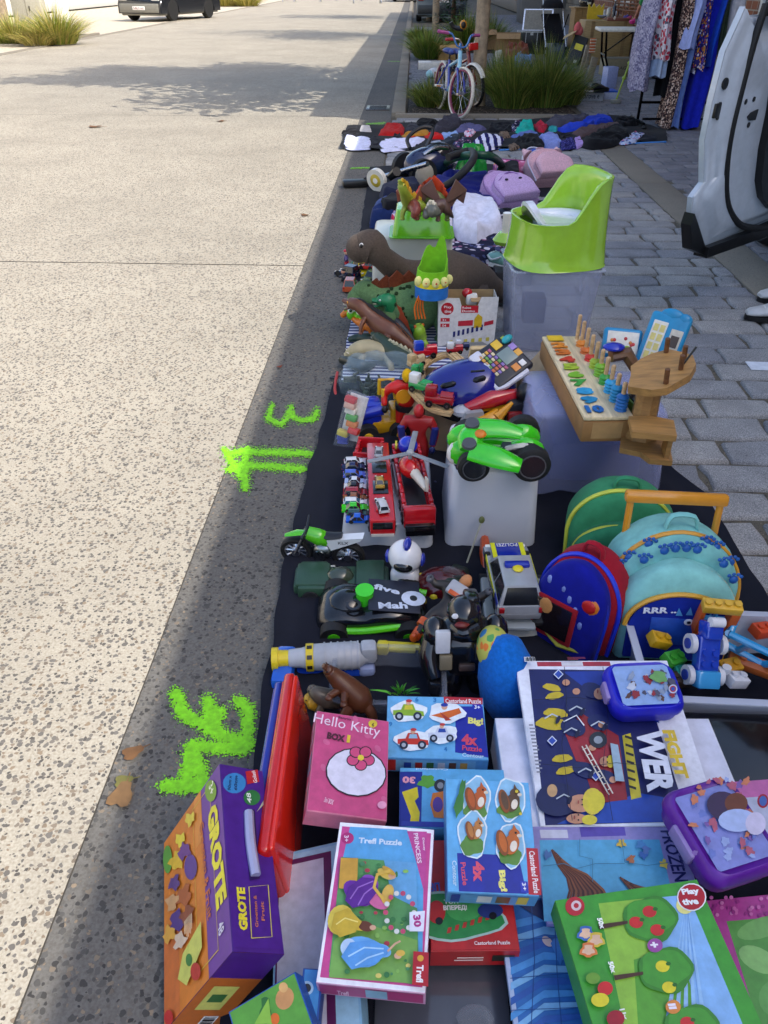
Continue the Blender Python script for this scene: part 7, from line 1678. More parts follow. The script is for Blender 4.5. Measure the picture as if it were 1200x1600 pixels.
# ---- cream drawing board with burgundy frame, bambi like book, grey tray
T,b,F,I=slabn('drawing_board','drawing board with pale face, burgundy rim and light blue edge under the front boxes','drawing board',[(440,1345),(545,1300),(572,1640),(415,1640)],.09,(-.25,-.05,.96),.04,'88b8d8:p')
F.rect(.03,.02,.97,.98,'9ac4dc:p');F.rect(.03,.05,.72,.97,'5a1c50:p');F.rect(.05,.08,.62,.95,'c4c4d2:p');done(T,b,I,'board')
T,b,F,I=slabn('picture_book','green animal picture box with blue spine at the bottom edge','book',[(398,1585),(462,1510),(495,1640),(350,1690)],.17,(-.2,-.25,.94),.05,'2a5ab0:p',BG)
F.rect(.02,.02,.98,.98,'5a9a38:p');F.disc(445,1560,14,'c89058:p',18,.3);F.disc(443,1543,7,'d8a868:p',8);F.disc(415,1580,9,'2f6a2c:p',22,0,14,.2);F.disc(430,1592,7,'d86a20:p',9);F.poly([(398,1600),(420,1560),(425,1600)],'88b840:p');done(T,b,I,'cover')
T,b,F,I=slabn('picture_book','blue sided box with small animal medallions beside the green picture box','book',[(464,1512),(497,1515),(502,1640),(470,1640)],.15,(0,-.1,1),.06,'1c4a9a:p',BG)
F.rect(.1,.02,.9,.98,'3a88c8:p')
for y,c in((1544,'2a2a34:p'),(1590,'8a5a30:p')):F.disc(480,y,10,'a8c8e0:p',11);F.disc(480,y,6,c,7)
done(T,b,I,'cover')
T=thing('plastic_tray','dark grey glossy plastic tray under the red puzzle box','tray',W(690,1570,.03),0);b=B('4a4c54:g');b.box((0,0,0),(.22,.16,.02),.008);b.m('5a5c66:g');b.box((0,-.075,.012),(.22,.012,.012),.004);b.box((0,.075,.012),(.22,.012,.012),.004);b.build('tray_body',T);b=B('b0b4bc:k');b.ell((.05,-.03,.03),(.03,.02,.02),12);b.build('clear_lid',T)
# ---- pink box (character left out: plain flower picture)
T,b,F,I=slabn('puzzle_box','pink puzzle box with white lettering and a flower picture, beside the red board','puzzle box',[(482,1107),(591,1128),(623,1281),(494,1270)],.20,(.22,-.10,.97),.05,'d88098:p',BG)
F.rect(.01,.01,.99,.99,'c8487c:p')
for i,(x,y)in enumerate(((500,1120),(575,1150),(560,1140),(510,1160),(590,1170),(600,1250),(505,1200),(555,1125))):F.disc(x,y,6,'d0608c:p',4,.2*i)
F.text('Sanrio',(528,1123),(548,1127),4,'5a1838:p');F.text('Hello Kitty',(488,1134),(592,1157),20,'f0d8e8:p',.0);F.text('BOX',(510,1155),(538,1161),11,'501028:p',.06);F.text('1',(541,1161),(546,1162),12,'e0c030:p',.06)
F.disc(582,1132,7,'d8c030:p',6);F.text('6',(580,1136),(584,1137),6,'4a3010:p')
F.disc(556,1208,48,'1a1018:p',38,.15);F.disc(556,1208,46,'dcd8e8:p',36,.15)
for k in range(5):a=2*PI*k/5+.3;F.disc(563+13*math.cos(a),1186+11*math.sin(a),10,'1a1018:p',9);F.disc(563+13*math.cos(a),1186+11*math.sin(a),8.5,'d04878:p',7.5)
F.disc(563,1186,5,'e0c838:p',4.5);F.text('3in1 BOX',(505,1255),(519,1260),8,'f0c8d8:p');F.disc(596,1260,7,'e8a0c0:p',6)
G=sideface(b,F,3)
for i,(v0,v1,c)in enumerate(((.1,.3,'e0d0d0:p'),(.4,.6,'a8c0d0:p'),(.68,.9,'e0c8d0:p'))):G.rect(v0,.15,v1,.85,c);G.rect(v0+.05,.3,v1-.05,.6,('c89078:p','7898a8:p','b05870:p')[i])
done(T,b,I)
# ---- light blue vehicle puzzle box
def c4(F,mir=0):
 pass
T,b,F,I=slabn('puzzle_box','light blue puzzle box with car, plane and fire engine pictures behind the pink box','puzzle box',[(605,1087),(754,1090),(764,1188),(603,1184)],.14,(0,-.06,1),.045,'5aa0d8:p',BG)
F.rect(.005,.01,.995,.99,'68b0e0:p');F.poly([(712,1104),(754,1104),(763,1184),(711,1176)],'18249a:p');F.poly([(693,1089),(754,1091),(754,1101),(694,1100)],'b81c2c:p');F.text('Castorland Puzzle',(696,1099),(752,1100),7,'f0e8e8:p');F.poly([(738,1101),(752,1101),(753,1110),(738,1109)],'1828a8:p');F.text('3+',(741,1108),(750,1109),6,'f0f0f0:p')
F.text('Big!',(731,1134),(755,1136),13,'e8e078:p',.05);F.text('4x',(721,1164),(746,1166),17,'d84860:p',.05);F.text('Puzzle',(722,1173),(753,1176),8,'d84860:p');F.text('Contour',(722,1183),(756,1186),6,'c8e0f0:p')
for x,y,t_ in((649,1097,'6'),(677,1098,'3'),(608,1136,'9'),(694,1175,'4')):F.text(t_,(x,y),(x+5,y),7,'2878b8:p')
def veh(x,y,s,c,c2,kind):
 F.disc(x,y,30*s,'e8f0f4:p',17*s,0,18,.08,x);
 if kind=='plane':F.poly([(x-26*s,y+4*s),(x+20*s,y-8*s),(x+24*s,y),(x,y+10*s)],c);F.poly([(x-12*s,y-2*s),(x+8*s,y+12*s),(x-2*s,y+13*s)],c2);F.disc(x-4*s,y-10*s,5*s,'d8a888:p');F.disc(x-4*s,y-13*s,6*s,'2038a0:p',3*s);return
 F.poly([(x-25*s,y+6*s),(x-25*s,y-2*s),(x-12*s,y-3*s),(x-8*s,y-12*s),(x+8*s,y-12*s),(x+12*s,y-2*s),(x+25*s,y),(x+26*s,y+8*s)],c);F.poly([(x-7*s,y-3*s),(x-5*s,y-10*s),(x+6*s,y-10*s),(x+8*s,y-3*s)],c2)
 for dx in(-15,15):F.disc(x+dx*s,y+8*s,7*s,'1c2438:p');F.disc(x+dx*s,y+8*s,3.5*s,'b0b8c0:p')
 F.disc(x,y-14*s,4*s,'d8a888:p');F.disc(x+1,y-17*s,5*s,'c03030:p',2.5*s)
veh(638,1113,.95,'8ab028:p','d8c830:p','car');veh(698,1116,.95,'d8681c:p','b03820:p','plane');veh(645,1159,.95,'c83018:p','98c0d8:p','car');veh(690,1150,.85,'d0d8e8:p','2848a0:p','car')
G=sideface(b,F,2);G.rect(.12,.1,.97,.9,'78b8e0:p');G.rect(.9,.1,.98,.9,'b83030:p')
for k in range(6):G.rect(.2+.11*k,.2,.27+.11*k,.75,('c8a050:p','6a4a38:p','d0d8e0:p','3a6a38:p','a83028:p','2848a0:p')[k])
done(T,b,I)
T,b,F,I=slabn('puzzle_box','blue thirty piece puzzle box with upside down lettering under the squirrel box','puzzle box',[(624,1199),(790,1203),(796,1298),(624,1294)],.13,(0,0,1),.05,'4a98d0:p',BG)
F.rect(.005,.01,.995,.99,'60b0e0:p');F.poly([(625,1206),(660,1206),(658,1290),(624,1292)],'1a2a90:p');F.text('30',(649,1214),(629,1213),11,'e8a0b0:p',.05);F.poly([(628,1238),(640,1234),(652,1230),(654,1246),(648,1252),(656,1270),(654,1288),(640,1290),(642,1276),(634,1254)],'d8c820:p');F.disc(668,1222,14,'5aa030:p',10,0,16,.2);F.disc(688,1228,10,'282830:p');F.disc(688,1228,5,'888c90:p');F.poly([(676,1240),(700,1236),(700,1280),(678,1278),(672,1258)],'d87828:p');F.disc(684,1258,8,'5a3a90:p',12);F.text('Castorland',(700,1202),(650,1201),3,'c8e0f0:p');F.rect(.02,.9,.98,.98,'2a3aa0:p');done(T,b,I)
T,b,F,I=slabn('puzzle_box','red puzzle box with green meadow picture and cyrillic word, under the princess box','puzzle box',[(668,1312),(796,1312),(803,1484),(668,1487)],.115,(0,-.02,1),.05,'a81c20:p',BG)
F.rect(.01,.01,.99,.99,'b82828:p');F.disc(705,1432,85,'a8c8c0:p',40,0,24,.06);F.disc(705,1432,80,'2f8848:p',36,0,24,.06);F.disc(725,1420,28,'48a058:p',20)
for k in range(6):F.poly([(700+k*12,1450-k*4),(706+k*12,1449-k*4),(704+k*12,1458-k*4),(698+k*12,1459-k*4)],'b03a30:p')
F.disc(682,1426,14,'b02828:p',18);F.disc(686,1440,6,'181820:p');F.disc(766,1424,20,'283878:p',12);F.disc(770,1432,6,'181820:p');F.text('ВПЕРЕД!',(693,1425),(730,1424),9,'e8e8e8:p',.05);F.text('ТОП',(694,1414),(716,1413),7,'e8e8e8:p',.03);F.text('ВП',(672,1395),(688,1394),14,'3858b0:p',.05);F.text('Castorland Puzzle',(741,1478),(797,1477),6,'f0e0e0:p')
G=sideface(b,F,2);G.rect(.05,.3,.3,.7,'2a2a24:p');G.text('Castorland Puzzle',(764,1492),(700,1493),4,'f0e0e0:p')if 0 else lines(G,.4,.35,.9,.7,2,'f0d8d0:p',4);done(T,b,I)
# ---- squirrel box
T,b,F,I=slabn('puzzle_box','light blue puzzle box with four squirrel pictures, lying on the thirty piece one','puzzle box',[(699,1216),(824,1223),(845,1400),(696,1394)],.215,(.03,-.20,.98),.05,'5a9cd0:p',BG)
F.rect(.005,.005,.995,.995,'62aee0:p');F.poly([(714,1333),(810,1337),(823,1397),(717,1393)],'1a2a98:p');F.poly([(822,1325),(840,1326),(846,1399),(826,1398)],'b82430:p');F.text('Castorland Puzzle',(826,1330),(834,1396),9,'f0e8e8:p')
F.text('4x',(738,1346),(740,1378),18,'d85068:p',.05);F.text('Puzzle',(719,1348),(723,1384),8,'d85068:p');F.text('Big!',(776,1360),(780,1394),13,'e8e078:p',.05);F.text('Contour',(706,1345),(708,1385),7,'c8e0f0:p');F.poly([(812,1377),(824,1378),(826,1396),(814,1395)],'2838b0:p');F.text('3+',(815,1380),(817,1392),6,'f0f0f0:p')
for x,y,r1,r2 in((744,1250,23,37),(797,1250,24,34),(738,1305,23,38),(798,1322,23,36)):F.disc(x,y,r1,'e0ecf0:p',r2,0,20,.06,x);F.disc(x,y,r1-2.5,'8cc0e0:p',r2-2.5,0,20,.06,x);F.disc(x-1,y+r2*.45,r1-5,'5a8a38:p',r2*.42,0,18,.1,y)
for x,y,c,s in((748,1252,'b8581c:p',1),(800,1256,'5a4028:p',1),(744,1302,'b87838:p',.8),(798,1322,'c06420:p',1.1)):
 F.disc(x,y,11*s,c,15*s,.3);F.disc(x+4*s,y-15*s,8*s,c,7*s);F.poly([(x+1*s,y-19*s),(x+3*s,y-29*s),(x+8*s,y-20*s)],c);F.disc(x-13*s,y-2*s,8*s,'8a4a18:p',19*s,-.25);F.disc(x-12*s,y-3*s,5*s,c,15*s,-.25);F.disc(x+11*s,y-12*s,3.5*s,'e0d0b8:p',2.6*s);F.disc(x+3*s,y+3*s,5*s,'e8dcc8:p',8*s,.2);F.disc(x+6*s,y-16*s,1.6*s,'101010:p')
F.disc(718,1252,6,'3a7a30:p',30,.2,16,.2);F.disc(806,1240,2.5,'d8c030:p');F.disc(812,1275,2.5,'d8c030:p')
G=sideface(b,F,2);G.rect(.1,.15,.95,.85,'5a9cd0:p');G.rect(.1,.15,.22,.85,'d8c030:p');G.rect(.3,.2,.45,.8,'6a4a30:p');G.rect(.5,.2,.66,.8,'d0d8d8:p');G.rect(.85,.15,.95,.85,'1a2a98:p');done(T,b,I)
# ---- princess box (picture kept generic)
T,b,F,I=slabn('puzzle_box','white edged pink and blue puzzle box with garden dresses picture, front centre','puzzle box',[(525,1284),(673,1296),(671,1553),(501,1536)],.20,(-.03,-.10,.99),.045,'d0a0c0:p',BG)
F.rect(.003,.003,.997,.997,'eeecf4:p');F.rect(.03,.03,.97,.97,'c8488c:p');F.poly([(547,1292),(636,1297),(662,1350),(660,1510),(520,1500),(536,1340)],'5aa4d8:p');F.poly([(636,1299),(667,1300),(664,1400),(650,1345)],'c04890:p')
F.disc(543,1310,10,'b02870:p',9);F.text('3+',(538,1306),(538,1316),7,'f0e0f0:p');F.text('Trefl Puzzle',(560,1318),(628,1322),9,'d0e0f0:p',.04);F.text('PRINCESS',(646,1303),(652,1350),7,'f0d8e8:p',.02);F.text('Disney',(659,1310),(661,1330),4,'f0d8e8:p')
F.poly([(533,1340),(650,1349),(655,1540),(514,1520)],'5a9858:p');F.poly([(600,1345),(650,1349),(652,1420),(612,1400)],'68a8d8:p');F.poly([(522,1470),(560,1440),(652,1470),(650,1538),(514,1528)],'78a850:p');rd=random.Random(6)
for k in range(46):F.disc(rd.uniform(540,640),rd.uniform(1350,1530),rd.uniform(2,5),rd.choice(('b03848:p','3a7a40:p','88b858:p','d8c868:p','4a8858:p')),rd.uniform(2,5))
F.poly([(533,1345),(560,1345),(558,1395),(530,1392)],'c89838:p');F.disc(560,1400,16,'6a2898:p',26,-.9);F.disc(578,1384,12,'8a48b0:p',15,-.9);F.disc(603,1370,14,'d8b850:p',7,.5);F.disc(613,1373,6,'d8a888:p',5);F.disc(592,1412,18,'d06898:p',12,.5);F.disc(606,1402,9,'d8b050:p',16,.3)
F.disc(533,1442,20,'d8c048:p',24,.3);F.disc(560,1450,16,'d8b838:p',8,.3);F.disc(572,1452,12,'6a3820:p',8,.3);F.disc(583,1454,5,'d8a888:p',4);F.disc(566,1492,32,'68a8e0:p',24,.2);F.disc(598,1490,14,'78b4e8:p',10,.4);F.disc(622,1498,6,'d8a888:p',5);F.disc(626,1494,7,'d8b048:p',5);F.disc(545,1485,12,'b8d0e8:p',14,.3)
F.poly([(586,1378),(566,1376),(545,1392),(540,1412),(552,1424),(575,1418),(592,1396)],'5a2088:p');F.line([(584,1382),(560,1392),(548,1410)],2,'9a68c0:p');F.line([(588,1388),(570,1402),(560,1420)],2,'9a68c0:p');F.disc(608,1366,12,'c89c38:p',4,.6);F.line([(610,1366),(590,1372),(585,1392),(600,1412)],5,'d8b048:p')
F.poly([(566,1446),(545,1424),(524,1432),(518,1456),(532,1470),(556,1462)],'c8a830:p');F.line([(560,1446),(540,1440),(526,1450)],2,'e8d878:p');F.poly([(606,1486),(584,1474),(548,1478),(534,1500),(550,1520),(585,1512),(606,1496)],'5898d8:p');F.line([(600,1488),(570,1486),(545,1500)],2.5,'a8d0f0:p');F.line([(600,1494),(575,1502),(556,1514)],2.5,'a8d0f0:p');F.line([(606,1492),(618,1480),(626,1476)],3,'d8a888:p')
for k in range(14):a=2*PI*k/14;F.disc(625+22*math.cos(a),1432+30*math.sin(a),4,'c04868:p' if k%2 else 'd8d8d0:p',4)
F.poly([(640,1432),(664,1430),(662,1462),(640,1462)],'e0e0ec:p');F.text('30',(645,1437),(647,1456),12,'b03080:p',.05);F.poly([(646,1493),(670,1495),(669,1548),(644,1545)],'b01c28:p');F.text('Trefl',(651,1514),(650,1541),11,'f0e8e8:p',.04);F.disc(657,1504,5,'d8a030:p')
G=sideface(b,F,2);G.rect(.02,.1,.98,.9,'a83870:p');G.text('Trefl',(527,1553),(545,1555),6,'e8c8d8:p');G.rect(.35,.15,.55,.85,'88b0c8:p');done(T,b,I)
# ---- white carton, fire engine frame puzzle
T,b,F,I=slabn('carton','plain white carton under the fire brigade puzzle','carton',[(787,1122),(1120,1124),(1168,1300),(782,1300)],.13,(0,-.02,1),.12,'dcdeea:c');F.rect(.01,.01,.99,.99,'d8daea:c');done(T,b,I,'carton_body')
T,b,F,I=slabn('frame_puzzle','large navy frame puzzle with fire crew picture and sideways lettering, on the white carton','puzzle',[(808,1031),(1040,1034),(1130,1288),(841,1294)],.16,(0,-.14,.99),.01,'e2e4ee:p',BG)
F.rect(.002,.002,.998,.998,'e4e6f0:p');F.rect(.14,.008,.62,.040,'a83040:p');F.rect(.30,.010,.44,.038,'d8d4d8:p');F.poly([(826,1046),(1000,1048),(1076,1284),(852,1290)],'161e5a:p');F.poly([(880,1050),(1000,1048),(1030,1130),(960,1110)],'1c3a98:p');F.poly([(930,1260),(1000,1240),(1060,1250),(1074,1284),(870,1288)],'1c48a8:p');F.poly([(972,1150),(985,1146),(1002,1246),(986,1250)],'c8b830:p')
F.poly([(900,1110),(966,1150),(980,1250),(930,1256),(905,1180)],'8a2028:p');F.poly([(880,1140),(950,1165),(960,1200),(900,1190)],'9a2430:p')
for x,y,s,r in((862,1075,9,.2),(866,1088,9,-.2),(868,1115,12,.1),(862,1132,16,.1),(878,1186,10,-.1),(884,1205,10,-.2)):F.disc(x,y,s*1.6,'c8b028:p',s*.62,r,14,.06)
for x,y,rx,ry in((900,1100,16,22),(895,1138,20,14),(925,1080,18,12),(935,1130,18,12),(915,1205,22,12),(945,1215,20,10)):F.disc(x,y,rx,'1a2458:p',ry,.3)
for x,y in((884,1068),(900,1082),(940,1134),(925,1170),(957,1220)):F.disc(x,y,6,'c89070:p',5)
F.disc(934,1158,14,'282c34:p',13);F.disc(934,1158,7,'9098a0:p',6);F.disc(936,1086,9,'c89070:p',9);F.disc(946,1088,6,'c8b028:p',10);F.disc(945,1192,9,'c89070:p',8);F.disc(953,1192,6,'c8b028:p',10);F.line([(880,1130),(900,1120),(912,1136)],2,'d8dce0:p')
for x,y in((872,1056),(862,1160),(930,1215)):F.poly([(x-8,y),(x,y-8),(x+8,y),(x,y+8)],'d0d8e8:p');F.poly([(x-6,y),(x,y-6),(x+6,y),(x,y+6)],'2848a8:p')
F.disc(870,1252,34,'182050:p',26);F.disc(862,1238,8,'c8a070:p',10);F.disc(906,1258,20,'c89070:p',14);F.disc(925,1255,16,'d8c440:p',21);F.disc(930,1255,14,'d8c838:p',17);F.disc(900,1282,16,'c89070:p',8);F.disc(920,1284,12,'d8c838:p',8)
for x,y,a in((862,1120,0),(900,1108,0),(892,1142,.2),(914,1205,.1),(934,1132,.2),(880,1246,0)):F.line([(x-12,y+6),(x,y-1),(x+13,y+5)],2.2,'b8c0c8:p');F.disc(x+9,y+8,3,'0c1238:p',7,.4)
F.poly([(952,1165),(964,1168),(974,1225),(960,1224)],'98b0c0:p');F.line([(908,1170),(950,1246)],2,'d8d0c0:p');F.line([(914,1168),(956,1244)],2,'d8d0c0:p')
for k in range(8):F.line([(909+k*5.4,1176+k*9),(915+k*5.4,1173+k*9)],1.4,'d8d0c0:p')
for x,y in((906,1258),(900,1282),(945,1192),(936,1086)):F.disc(x+2,y-4,1.4,'201818:p');F.disc(x+2,y+4,1.4,'201818:p');F.disc(x-4,y,1.2,'9a4a3a:p',3)
for k in range(7):F.poly([(974+k*.9,1154+k*13),(986+k*.9,1158+k*13),(986+k*.9,1162+k*13),(974+k*.9,1158+k*13)],'201c18:p')
for pts in([(880,1048),(884,1110),(876,1170),(892,1288)],[(940,1048),(948,1130),(940,1200),(955,1288)],[(832,1100),(900,1096),(960,1106),(1010,1100)],[(846,1200),(900,1206),(960,1198),(1040,1206)]):F.line(pts,.9,'0a0e30:p')
lines(F,.015,.45,.055,.75,14,'8a8c98:p',1);bars(F,.05,.006,.12,.04);lines(F,.33,.012,.45,.036,3,'8a3040:p',2)
F.text('WER',(989,1147),(1008,1246),40,'d8dce8:p',.05);F.text('FIGHT',(1030,1149),(1052,1224),19,'d8b828:p',.06);done(T,b,I,'panel')
# ---- frozen puzzles (generic autumn leaves and blue ripples)
T,b,F,I=slabn('frame_puzzle','pale blue frame puzzle with autumn leaves and auburn strands below the fire crew one','puzzle',[(838,1292),(1062,1288),(1104,1440),(846,1444)],.125,(0,-.1,1),.01,'8a88c8:p',BG)
F.rect(.002,.002,.998,.998,'9088c0:p');F.poly([(843,1313),(1030,1312),(1060,1438),(850,1440)],'58a8d0:p');F.poly([(905,1292),(975,1290),(978,1306),(908,1308)],'5a4aa8:p');F.poly([(843,1297),(886,1297),(888,1310),(845,1310)],'c8c8d8:p');F.text('FROZEN',(1031,1298),(1054,1378),20,'202460:p',.02);F.text('Disney',(1057,1330),(1064,1358),8,'484888:p')
for k in range(16):
 q=k/15;F.line([(862+14*q,1328+16*q),(872+22*q,1352+6*q),(886+30*q,1372-4*q),(890+52*q,1392),(884+70*q,1415),(880+74*q,1438)],4.2-1.5*abs(q-.5),('5a2c20:p','7a4428:p','4a2218:p','8a5030:p')[k%4])
for k in range(8):F.line([(968+k*3,1372+k*2),(985+k*5,1392),(990+k*8,1436)],3,('5a2c20:p','7a4428:p','4a2218:p')[k%3])
for i,(x,y,c)in enumerate(((970,1320,'d0b040:p'),(1036,1352,'d8c050:p'),(985,1345,'b06a40:p'),(1005,1338,'3a6ab0:p'),(1008,1330,'5878b0:p'),(855,1338,'4a70a8:p'),(1000,1322,'4a88c0:p'))):F.disc(x,y,7,c,6,i,12,.3,i)
for pts in([(905,1313),(905,1340),(925,1345),(925,1380)],[(970,1313),(975,1350),(1010,1355),(1045,1350)],[(848,1356),(880,1352),(900,1360),(930,1352),(975,1352)]):F.line(pts,1,'3a7898:p')
done(T,b,I,'panel')
T,b,F,I=slabn('frame_puzzle','deep blue frame puzzle with flowing ripples at the bottom beside the green box','puzzle',[(792,1400),(925,1396),(950,1650),(790,1650)],.09,(0,-.02,1),.01,'9ab4d8:p',BG)
F.rect(.002,.002,.998,.998,'a8b8d8:p');F.rect(.05,.03,.99,.99,'2a68b0:p')
for k in range(9):F.poly([(798,1440+k*24),(850,1428+k*20),(915,1440+k*18),(915,1448+k*18),(850,1440+k*20),(798,1452+k*24)],('4a90d0:p','78b0dc:p','2a58a8:p')[k%3])
F.poly([(800,1410),(885,1405),(890,1450),(850,1440)],'222a58:p');F.disc(855,1472,10,'d8b8b0:p',6,.8);F.poly([(860,1475),(885,1440),(895,1450),(875,1510)],'3878c0:p')
for pts in([(830,1410),(835,1500),(828,1640)],[(865,1410),(870,1520),(880,1640)],[(797,1470),(905,1465)],[(797,1530),(912,1520)],[(797,1580),(918,1575)]):F.line(pts,1.2,'1c4888:p')
done(T,b,I,'panel')
# ---- green fruit sums box
T,b,F,I=slabn('puzzle_box','green game box with strawberry and lemon trees and round red badge, bottom right','game box',[(882,1401),(1097,1378),(1186,1606),(925,1662)],.20,(0,-.08,1),.05,'3a8a2c:p',BG)
F.rect(.002,.002,.998,.998,'3f9a30:p');F.poly([(935,1412),(1075,1398),(1160,1600),(985,1650)],'88b8e8:p');F.poly([(935,1412),(1010,1404),(1040,1520),(1100,1650),(985,1650)],'90c040:p');F.poly([(990,1500),(1060,1480),(1110,1640),(1000,1650)],'58a030:p')
for k in range(5):F.poly([(1072,1402),(1030+k*18,1650),(1040+k*18,1650)],'98c4ec:p')
F.disc(1070,1415,14,'e8e088:p');F.disc(898,1417,15,'b82430:p');F.disc(900,1416,8,'e0c8c8:p');F.disc(900,1416,4,'b82430:p')
F.disc(1080,1403,23,'e8e8e8:p',22);F.disc(1080,1403,21,'b01828:p',20);F.text('Play',(1067,1402),(1094,1400),12,'f0f0f0:p',.05);F.text('tive',(1067,1416),(1092,1414),10,'f0f0f0:p',.05)
for x,y,fr_,c in((1016,1438,((1014,1426),(993,1443),(1026,1455)),'c82828:p'),(1040,1518,((1034,1512),(1044,1545)),'e0d028:p'),(1080,1608,((1072,1600),),'c82828:p')):
 F.disc(x,y,43,'3a8428:p',36,0,26,.05,2);F.disc(x-2,y-2,38,'469830:p',31,0,26,.06,1);F.poly([(x-82,y+8),(x-36,y+2),(x-36,y+7),(x-80,y+16)],'4a2c1c:p')
 for a,c_ in fr_:F.disc(a,c_,11,c,9,.2);F.disc(a+9,c_-4,4,'2a6a20:p',3)
for x,y,c,t_ in((1022,1480,'9a4a98:p','+'),(1050,1576,'d8863a:p','=')):F.disc(x,y,12,c,11);F.text(t_,(x-6,y+4),(x+6,y+3),9,'f0e8f0:p',.05)
F.text('50x',(931,1438),(937,1455),8,'f0f0e8:p',.05);F.text('50x',(948,1506),(954,1524),8,'f0f0e8:p',.05);F.text('11x',(966,1580),(972,1597),8,'f0f0e8:p',.05)
for x,y,c in((914,1462,'3a68b0:p'),(930,1472,'d8b838:p'),(918,1488,'d87838:p')):F.disc(x,y,13,c,12,0,14,.15);F.disc(x,y,9,'e0b898:p',8,0,14,.2)
F.disc(925,1532,11,'6a9a30:p',9);F.disc(944,1548,12,'c82828:p',11);F.disc(936,1566,14,'e0d028:p',11);F.disc(960,1595,14,'a01828:p',13);done(T,b,I)
T,b,F,I=slabn('frame_puzzle','pink sparkling frame puzzle with leafy green picture at the right edge','puzzle',[(1095,1405),(1330,1390),(1440,1640),(1190,1680)],.10,(0,-.02,1),.01,'b84890:p',BG)
F.rect(.002,.002,.998,.998,'b04090:p');F.poly([(1135,1440),(1300,1425),(1400,1640),(1200,1650)],'5a9a48:p');F.disc(1190,1450,40,'78b060:p',16,-.3);F.disc(1185,1500,34,'8cc070:p',18,.5);F.disc(1215,1560,30,'6aa858:p',30,.3)
rd=random.Random(3)
for k in range(26):F.disc(rd.uniform(1105,1200),rd.uniform(1403,1432),3,rd.choice(('d880b8:p','c868a8:p','983080:p')),3)
done(T,b,I,'panel')
T,b,F,I=slabn('small_box','small white and pink printed box behind the purple lunch box','box',[(1158,1222),(1260,1216),(1290,1300),(1175,1310)],.13,(0,0,1),.05,'b8b8c8:p');F.rect(.02,.02,.98,.98,'b8bcd0:p');F.rect(.0,.0,1,.3,'c06aa0:p');F.disc(1192,1252,9,'a82838:p',11);F.disc(1192,1252,6,'4a6ab0:p',8);done(T,b,I)
# ---- lunch boxes
def lunch(label,px,z,n,t,col,inner,deco):
 P=plane(px,z,n);M_=basis(P);n_=M_.to_3x3()@V((0,0,1));w=(P[1]-P[0]).length;h=(P[3]-P[0]).length;M_.translation-=n_*t
 T=thing('lunch_box',label,'lunch box',mtx=M_,group='plastic lunch boxes');b=B(col)
 def rr(k,z_):
  r=.03;pts=[]
  for cx,cy,a0 in((1,1,0),(-1,1,PI/2),(-1,-1,PI),(1,-1,1.5*PI)):
   for i in range(6):a=a0+PI/2*i/5;pts.append((cx*(w/2*k-r)+r*math.cos(a),cy*(h/2*k-r)+r*math.sin(a),z_))
  return pts
 b.loft([rr(.92,0),rr(.97,t*.08),rr(1.0,t*.5)]);b.build('base',T,ang=60)
 b=B(col);b.loft([rr(1.02,t*.5),rr(1.045,t*.55),rr(1.03,t*.72),rr(.97,t*.92),rr(.92,t),rr(.90,t),rr(.885,t*.97)]);b.build('lid',T,ang=60)
 b=B(inner);F=Face(b,[p-n_*.001 for p in P]);F.rect(.1,.1,.9,.9,inner);deco(F);b.build('lid_picture',T,inv=M_.inverted())
 b=B('8a78b0' if inner[0]=='8' else col);b.box((-w*.52,0,t*.52),(.012,h*.36,t*.5),.004);b.build('clip',T)
def d1(F):
 rd=random.Random(1)
 for k in range(34):F.disc(rd.uniform(972,1052),rd.uniform(1046,1094),rd.uniform(3,8),rd.choice(('8a2430:p','2a4a98:p','5a3a30:p','4a4a60:p','b8c0d0:p','8a98b0:p')),rd.uniform(3,7),rd.random()*3,12,.2)
 F.disc(1028,1060,13,'6aa058:p',9,.2,14,.15);F.disc(1050,1079,7,'b8bcd0:p');F.disc(1050,1079,5,'a02838:p');F.disc(1050,1079,3,'2848a0:p')
lunch('royal blue lunch box with busy comic picture on the lid, on the fire crew puzzle',[(946,1034),(1050,1031),(1076,1105),(962,1112)],.235,(.04,-.2,.98),.055,'1418b8','8aa8d8:p',d1)
def d2(F):
 rd=random.Random(2)
 for k in range(40):F.disc(rd.uniform(1082,1180),rd.uniform(1220,1340),rd.uniform(4,9),rd.choice(('b05a70:p','c87a58:p','7a5aa0:p','98a8d8:p','6a7ac0:p')),rd.uniform(3,7),rd.random()*3,12,.2)
 F.disc(1128,1262,26,'3a2a4a:p',22,.3);F.disc(1148,1258,18,'6a3a28:p',16);F.disc(1150,1285,30,'a8b8e0:p',18);F.disc(1178,1290,16,'c8c0d8:p',18)
lunch('purple lunch box with lilac clip and wintry picture lid, right edge',[(1050,1232),(1148,1207),(1225,1345),(1105,1388)],.235,(.05,-.12,.98),.06,'5a1a90','8088c8:p',d2)
# --- toys on the black blanket
o_=W(508,882);T=thing('toy_motorbike','lime green toy motocross bike standing at the blanket edge','toy motorbike',o_,-.12,rot=(.1,0,-.12));r=.047;L=.062
for x in(-L*1.3,L*1.15):
 b=B('161618:e');b.lathe([(r*.72,-.009),(r*.95,-.011),(r,-.006),(r,.006),(r*.95,.011),(r*.72,.009),(r*.72,-.009)],(x,0,r),28,'y');o=b.build('wheel',T);b=B('c8cad0:m');b.ring((x,0,r),r*.74,r*.66,.014,24,'y')
 for k in range(10):a=2*PI*k/10;b.cyl((x+.008*math.cos(a),0,r+.008*math.sin(a)),(x+r*.7*math.cos(a),0,r+r*.7*math.sin(a)),.0022,n=5)
 b.cyl((x,-.014,r),(x,.014,r),.012);b.build('rim',o)
b=B('b0b4ba:m')
for s_ in(-1,1):b.cyl((-L*1.3,s_*.014,r),(-L*.78,s_*.014,.125),.005)
